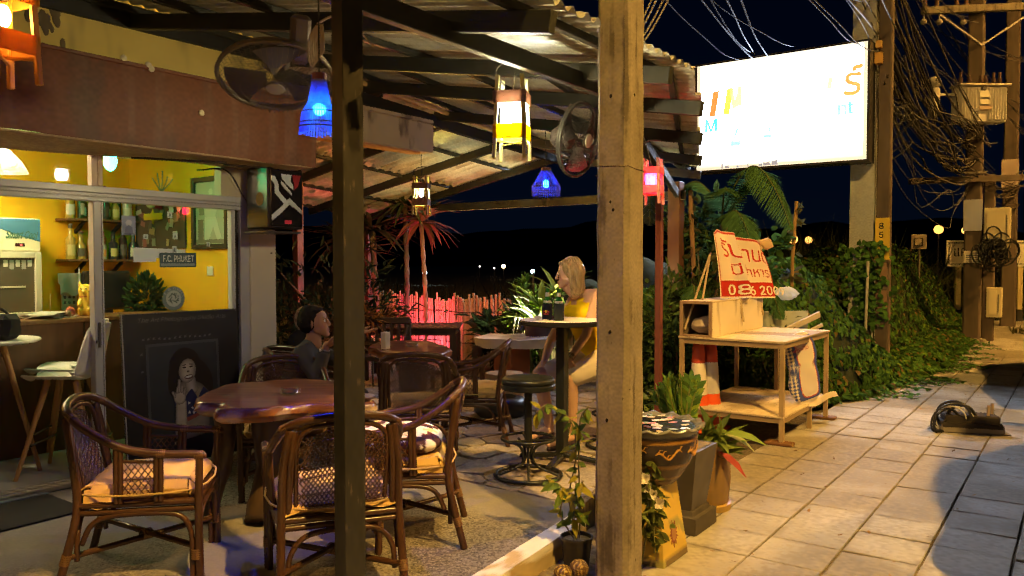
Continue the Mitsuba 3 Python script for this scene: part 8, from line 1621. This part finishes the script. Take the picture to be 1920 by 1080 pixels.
for i, P in enumerate(([(-2.14, 3.56, .17), (-2.16, 3.52, .4), (-2.11, 3.50, .62), (-2.13, 3.49, .80), (-2.24, 3.44, .88), (-2.30, 3.42, .84)], [(-2.13, 3.57, .17), (-2.10, 3.53, .35), (-2.08, 3.48, .6), (-2.06, 3.46, .82), (-2.0, 3.44, .9)], [(-2.15, 3.55, .17), (-2.20, 3.5, .3), (-2.17, 3.47, .45), (-2.26, 3.44, .5)], [(-2.13, 3.55, .17), (-2.12, 3.50, .3), (-2.08, 3.46, .45), (-2.03, 3.44, .52)])):
    P = spline(P, 7); g = G(); g.add(tube(P, .004, 5), (.20, .17, .07), True); part(k, 'stem', g, 'matte'); m = 26; ii = q.integers(5, len(P), m); g = G(); big = q.random(m) < .25; leaves(g, P[ii], rdirs(m, q) + (.1, -.3, -.5), rdirs(m, q) * .6 + (.3, -.5, .8), np.where(big, .10, .065) * q.uniform(.8, 1.2, m), np.where(big, .042, .032), np.where(q.random((m, 1)) < .45, [[.30, .26, .03]], [[.10, .15, .03]]) * q.uniform(.7, 1.3, (m, 1)), curl=.2); part(k, 'leaves', g, 'leaf')
k = thing('white_flowers', 'white flowers with drooping green leaves at the left of the yellow pedestal', 'plant'); q = np.random.default_rng(75); g = G(); n = 110; leaves(g, np.array([-1.815, 3.76, .35]) + q.normal(size=(n, 3)) * (.035, .035, .11), rdirs(n, q) + (.2, -.4, -.5), rdirs(n, q) + (0, -.4, .7), q.uniform(.05, .09, n), .035, np.array((.11, .13, .035)) * q.uniform(.5, 1.6, (n, 1))); part(k, 'leaves', g, 'leaf')
for c_ in ((-1.815, 3.72, .455), (-1.785, 3.725, .42), (-1.755, 3.745, .375), (-1.82, 3.71, .50)):
    g = G(); a = np.arange(5) * 1.2566; dirs = np.stack([np.cos(a) * .8 + .5, np.sin(a) * .5 - .6, np.sin(a) * .8 + .2], -1); leaves(g, [c_] * 5, dirs, [(.6, -.7, .4)] * 5, .05, .035, (.74, .70, .60), curl=-.2); part(k, 'flower', g, 'leaf')
g = G(); stalks(g, spline([(-1.88, 3.8, .02), (-1.84, 3.77, .2), (-1.80, 3.74, .42)], 5), .004, (.15, .15, .05)); stalks(g, spline([(-1.80, 3.76, .38), (-1.78, 3.74, .22), (-1.775, 3.735, .12)], 5), .003, (.15, .15, .05)); part(k, 'stem', g, 'matte')
# bamboo fence at the end of the terrace: each cane is a part
k = thing('bamboo_fence', 'low fence of upright bamboo canes tied with wire, lit red by a garden spotlight', 'fence'); q = np.random.default_rng(81); xs = np.arange(-10.2, -4.6, .040)
for i, x in enumerate(xs):
    y = 9.32 + .01 * q.normal(); h = 1.06 + .10 * meshkit.fbm(np.array([[x * 2.2, 0, 0]]), 3, 4)[0] + .035 * q.normal(); g = G(); g.add(tube([(x, y, .1), (x + .004 * q.normal(), y, .5), (x + .006 * q.normal(), y, h)], .019 * q.uniform(.75, 1.1), 6), np.array((.46, .36, .24)) * q.uniform(.7, 1.15), True); part(k, 'cane', g, 'matte')
for z in (.42, .88): g = G(); g.add(tube([(x, 9.297, z + .01 * math.sin(x * 6)) for x in np.arange(-10.2, -4.6, .2)], .006, 5), (.04, .03, .025), True); part(k, 'wire', g, 'matte')
g = G(); q = np.random.default_rng(91); n = 90; leaves(g, np.stack([q.uniform(-2.1, .2, n), q.uniform(3.6, 15, n), np.full(n, .006)], -1), rdirs(n, q) * (1, 1, .1), np.array([0, 0, 1.0]) + .25 * rdirs(n, q), q.uniform(.02, .055, n), q.uniform(.012, .025, n), np.array((.22, .13, .05)) * q.uniform(.4, 1.4, (n, 1)), curl=-.3); one('fallen_leaves', g, 'leaf', 'small dry leaves scattered on the pavement', 'leaves', kind='stuff')
# far dark scrub and hills
def hillfn(u, v):
    a = -.3 + 2.3 * u; R = 420; x, y = -R * np.sin(a), R * np.cos(a); P = np.stack([x * .02, y * .02, 0 * x], -1); return np.stack([x * (1 + .15 * v), y * (1 + .15 * v), v * (12 + 22 * meshkit.fbm(P, 4, 7)) - 1], -1)
g = G(); g.add(grid(hillfn, 120, 4), (.02, .025, .02), True); one('hills', g, 'matte', 'low dark hills beyond the land', kind='structure')
# ---------------------------------------------------------------- pickup parked just outside the right edge; only its shadow reaches the picture
k = thing('parked_car', 'dark tall van standing beyond the right edge, its shadow on the near slabs', 'car'); CM = frame((.70, 6.35, 0), (0, 1, 0), (-1, 0, 0)) @ scl(1, 1, 1.36)
prof_ = [(-2.1, .35), (-2.15, .75), (-1.95, .98), (-1.45, 1.02), (-.95, 1.52), (.55, 1.55), (1.15, 1.02), (1.95, .90), (2.15, .62), (2.1, .35)]
m_ = prism(sg.Polygon(spline(prof_, 4, True)).buffer(.03), -.82, .82); v = m_.vertices[:, [0, 2, 1]].copy(); v[:, 1] *= 1 - .18 * np.clip((v[:, 2] - .95) / .6, 0, 1)
mm_ = trimesh.Trimesh(v, m_.faces, process=False); mm_.fix_normals(); g = G(); g.add(mm_, (.02, .022, .025), 30, CM); part(k, 'body', g, 'gloss')
for sx in (-1.35, 1.35):
    for sy in (-.78, .78): g = G(); g.add(tube([(sx, sy - .1, .32), (sx, sy + .1, .32)], .32, 24), (.015, .015, .015), 40, CM); w_ = part(k, 'wheel', g, 'semi'); g = G(); g.add(tube([(sx, sy - .105, .32), (sx, sy + .105, .32)], .19, 18), (.35, .35, .36), 40, CM); part(w_, 'rim', g, 'metal')
for pts in ([(-.85, 1.02), (-.62, 1.45), (-.1, 1.48), (-.1, 1.02)], [(-.04, 1.02), (-.04, 1.48), (.42, 1.46), (.85, 1.02)]):
    for s in (-1, 1):
        g = G(); m2 = prism(sg.Polygon(pts), 0, .006); v = m2.vertices; v2 = np.stack([v[:, 0], s * (.82 * (1 - .18 * np.clip((v[:, 1] - .95) / .6, 0, 1)) + .004 + v[:, 2]), v[:, 1]], -1); m3_ = trimesh.Trimesh(v2, m2.faces, process=False); m3_.fix_normals(); g.add(m3_, (.02, .03, .035), False, CM); part(k, 'window', g, 'gloss')
def car_copy(lab, M):
    k2 = thing('parked_car', lab, 'car'); 
    for kk in [q for q in scene if q.startswith('parked_car__')]: scene[k2 + kk[len('parked_car'):]] = {**scene[kk], 'to_world': T4(M.tolist())}
car_copy('second dark tall van standing beyond the right edge, its shadow on the far slabs', tr(.38, 12.6, 0) @ scl(1, 1.15, 1.0) @ tr(-.70, -6.35, 0))
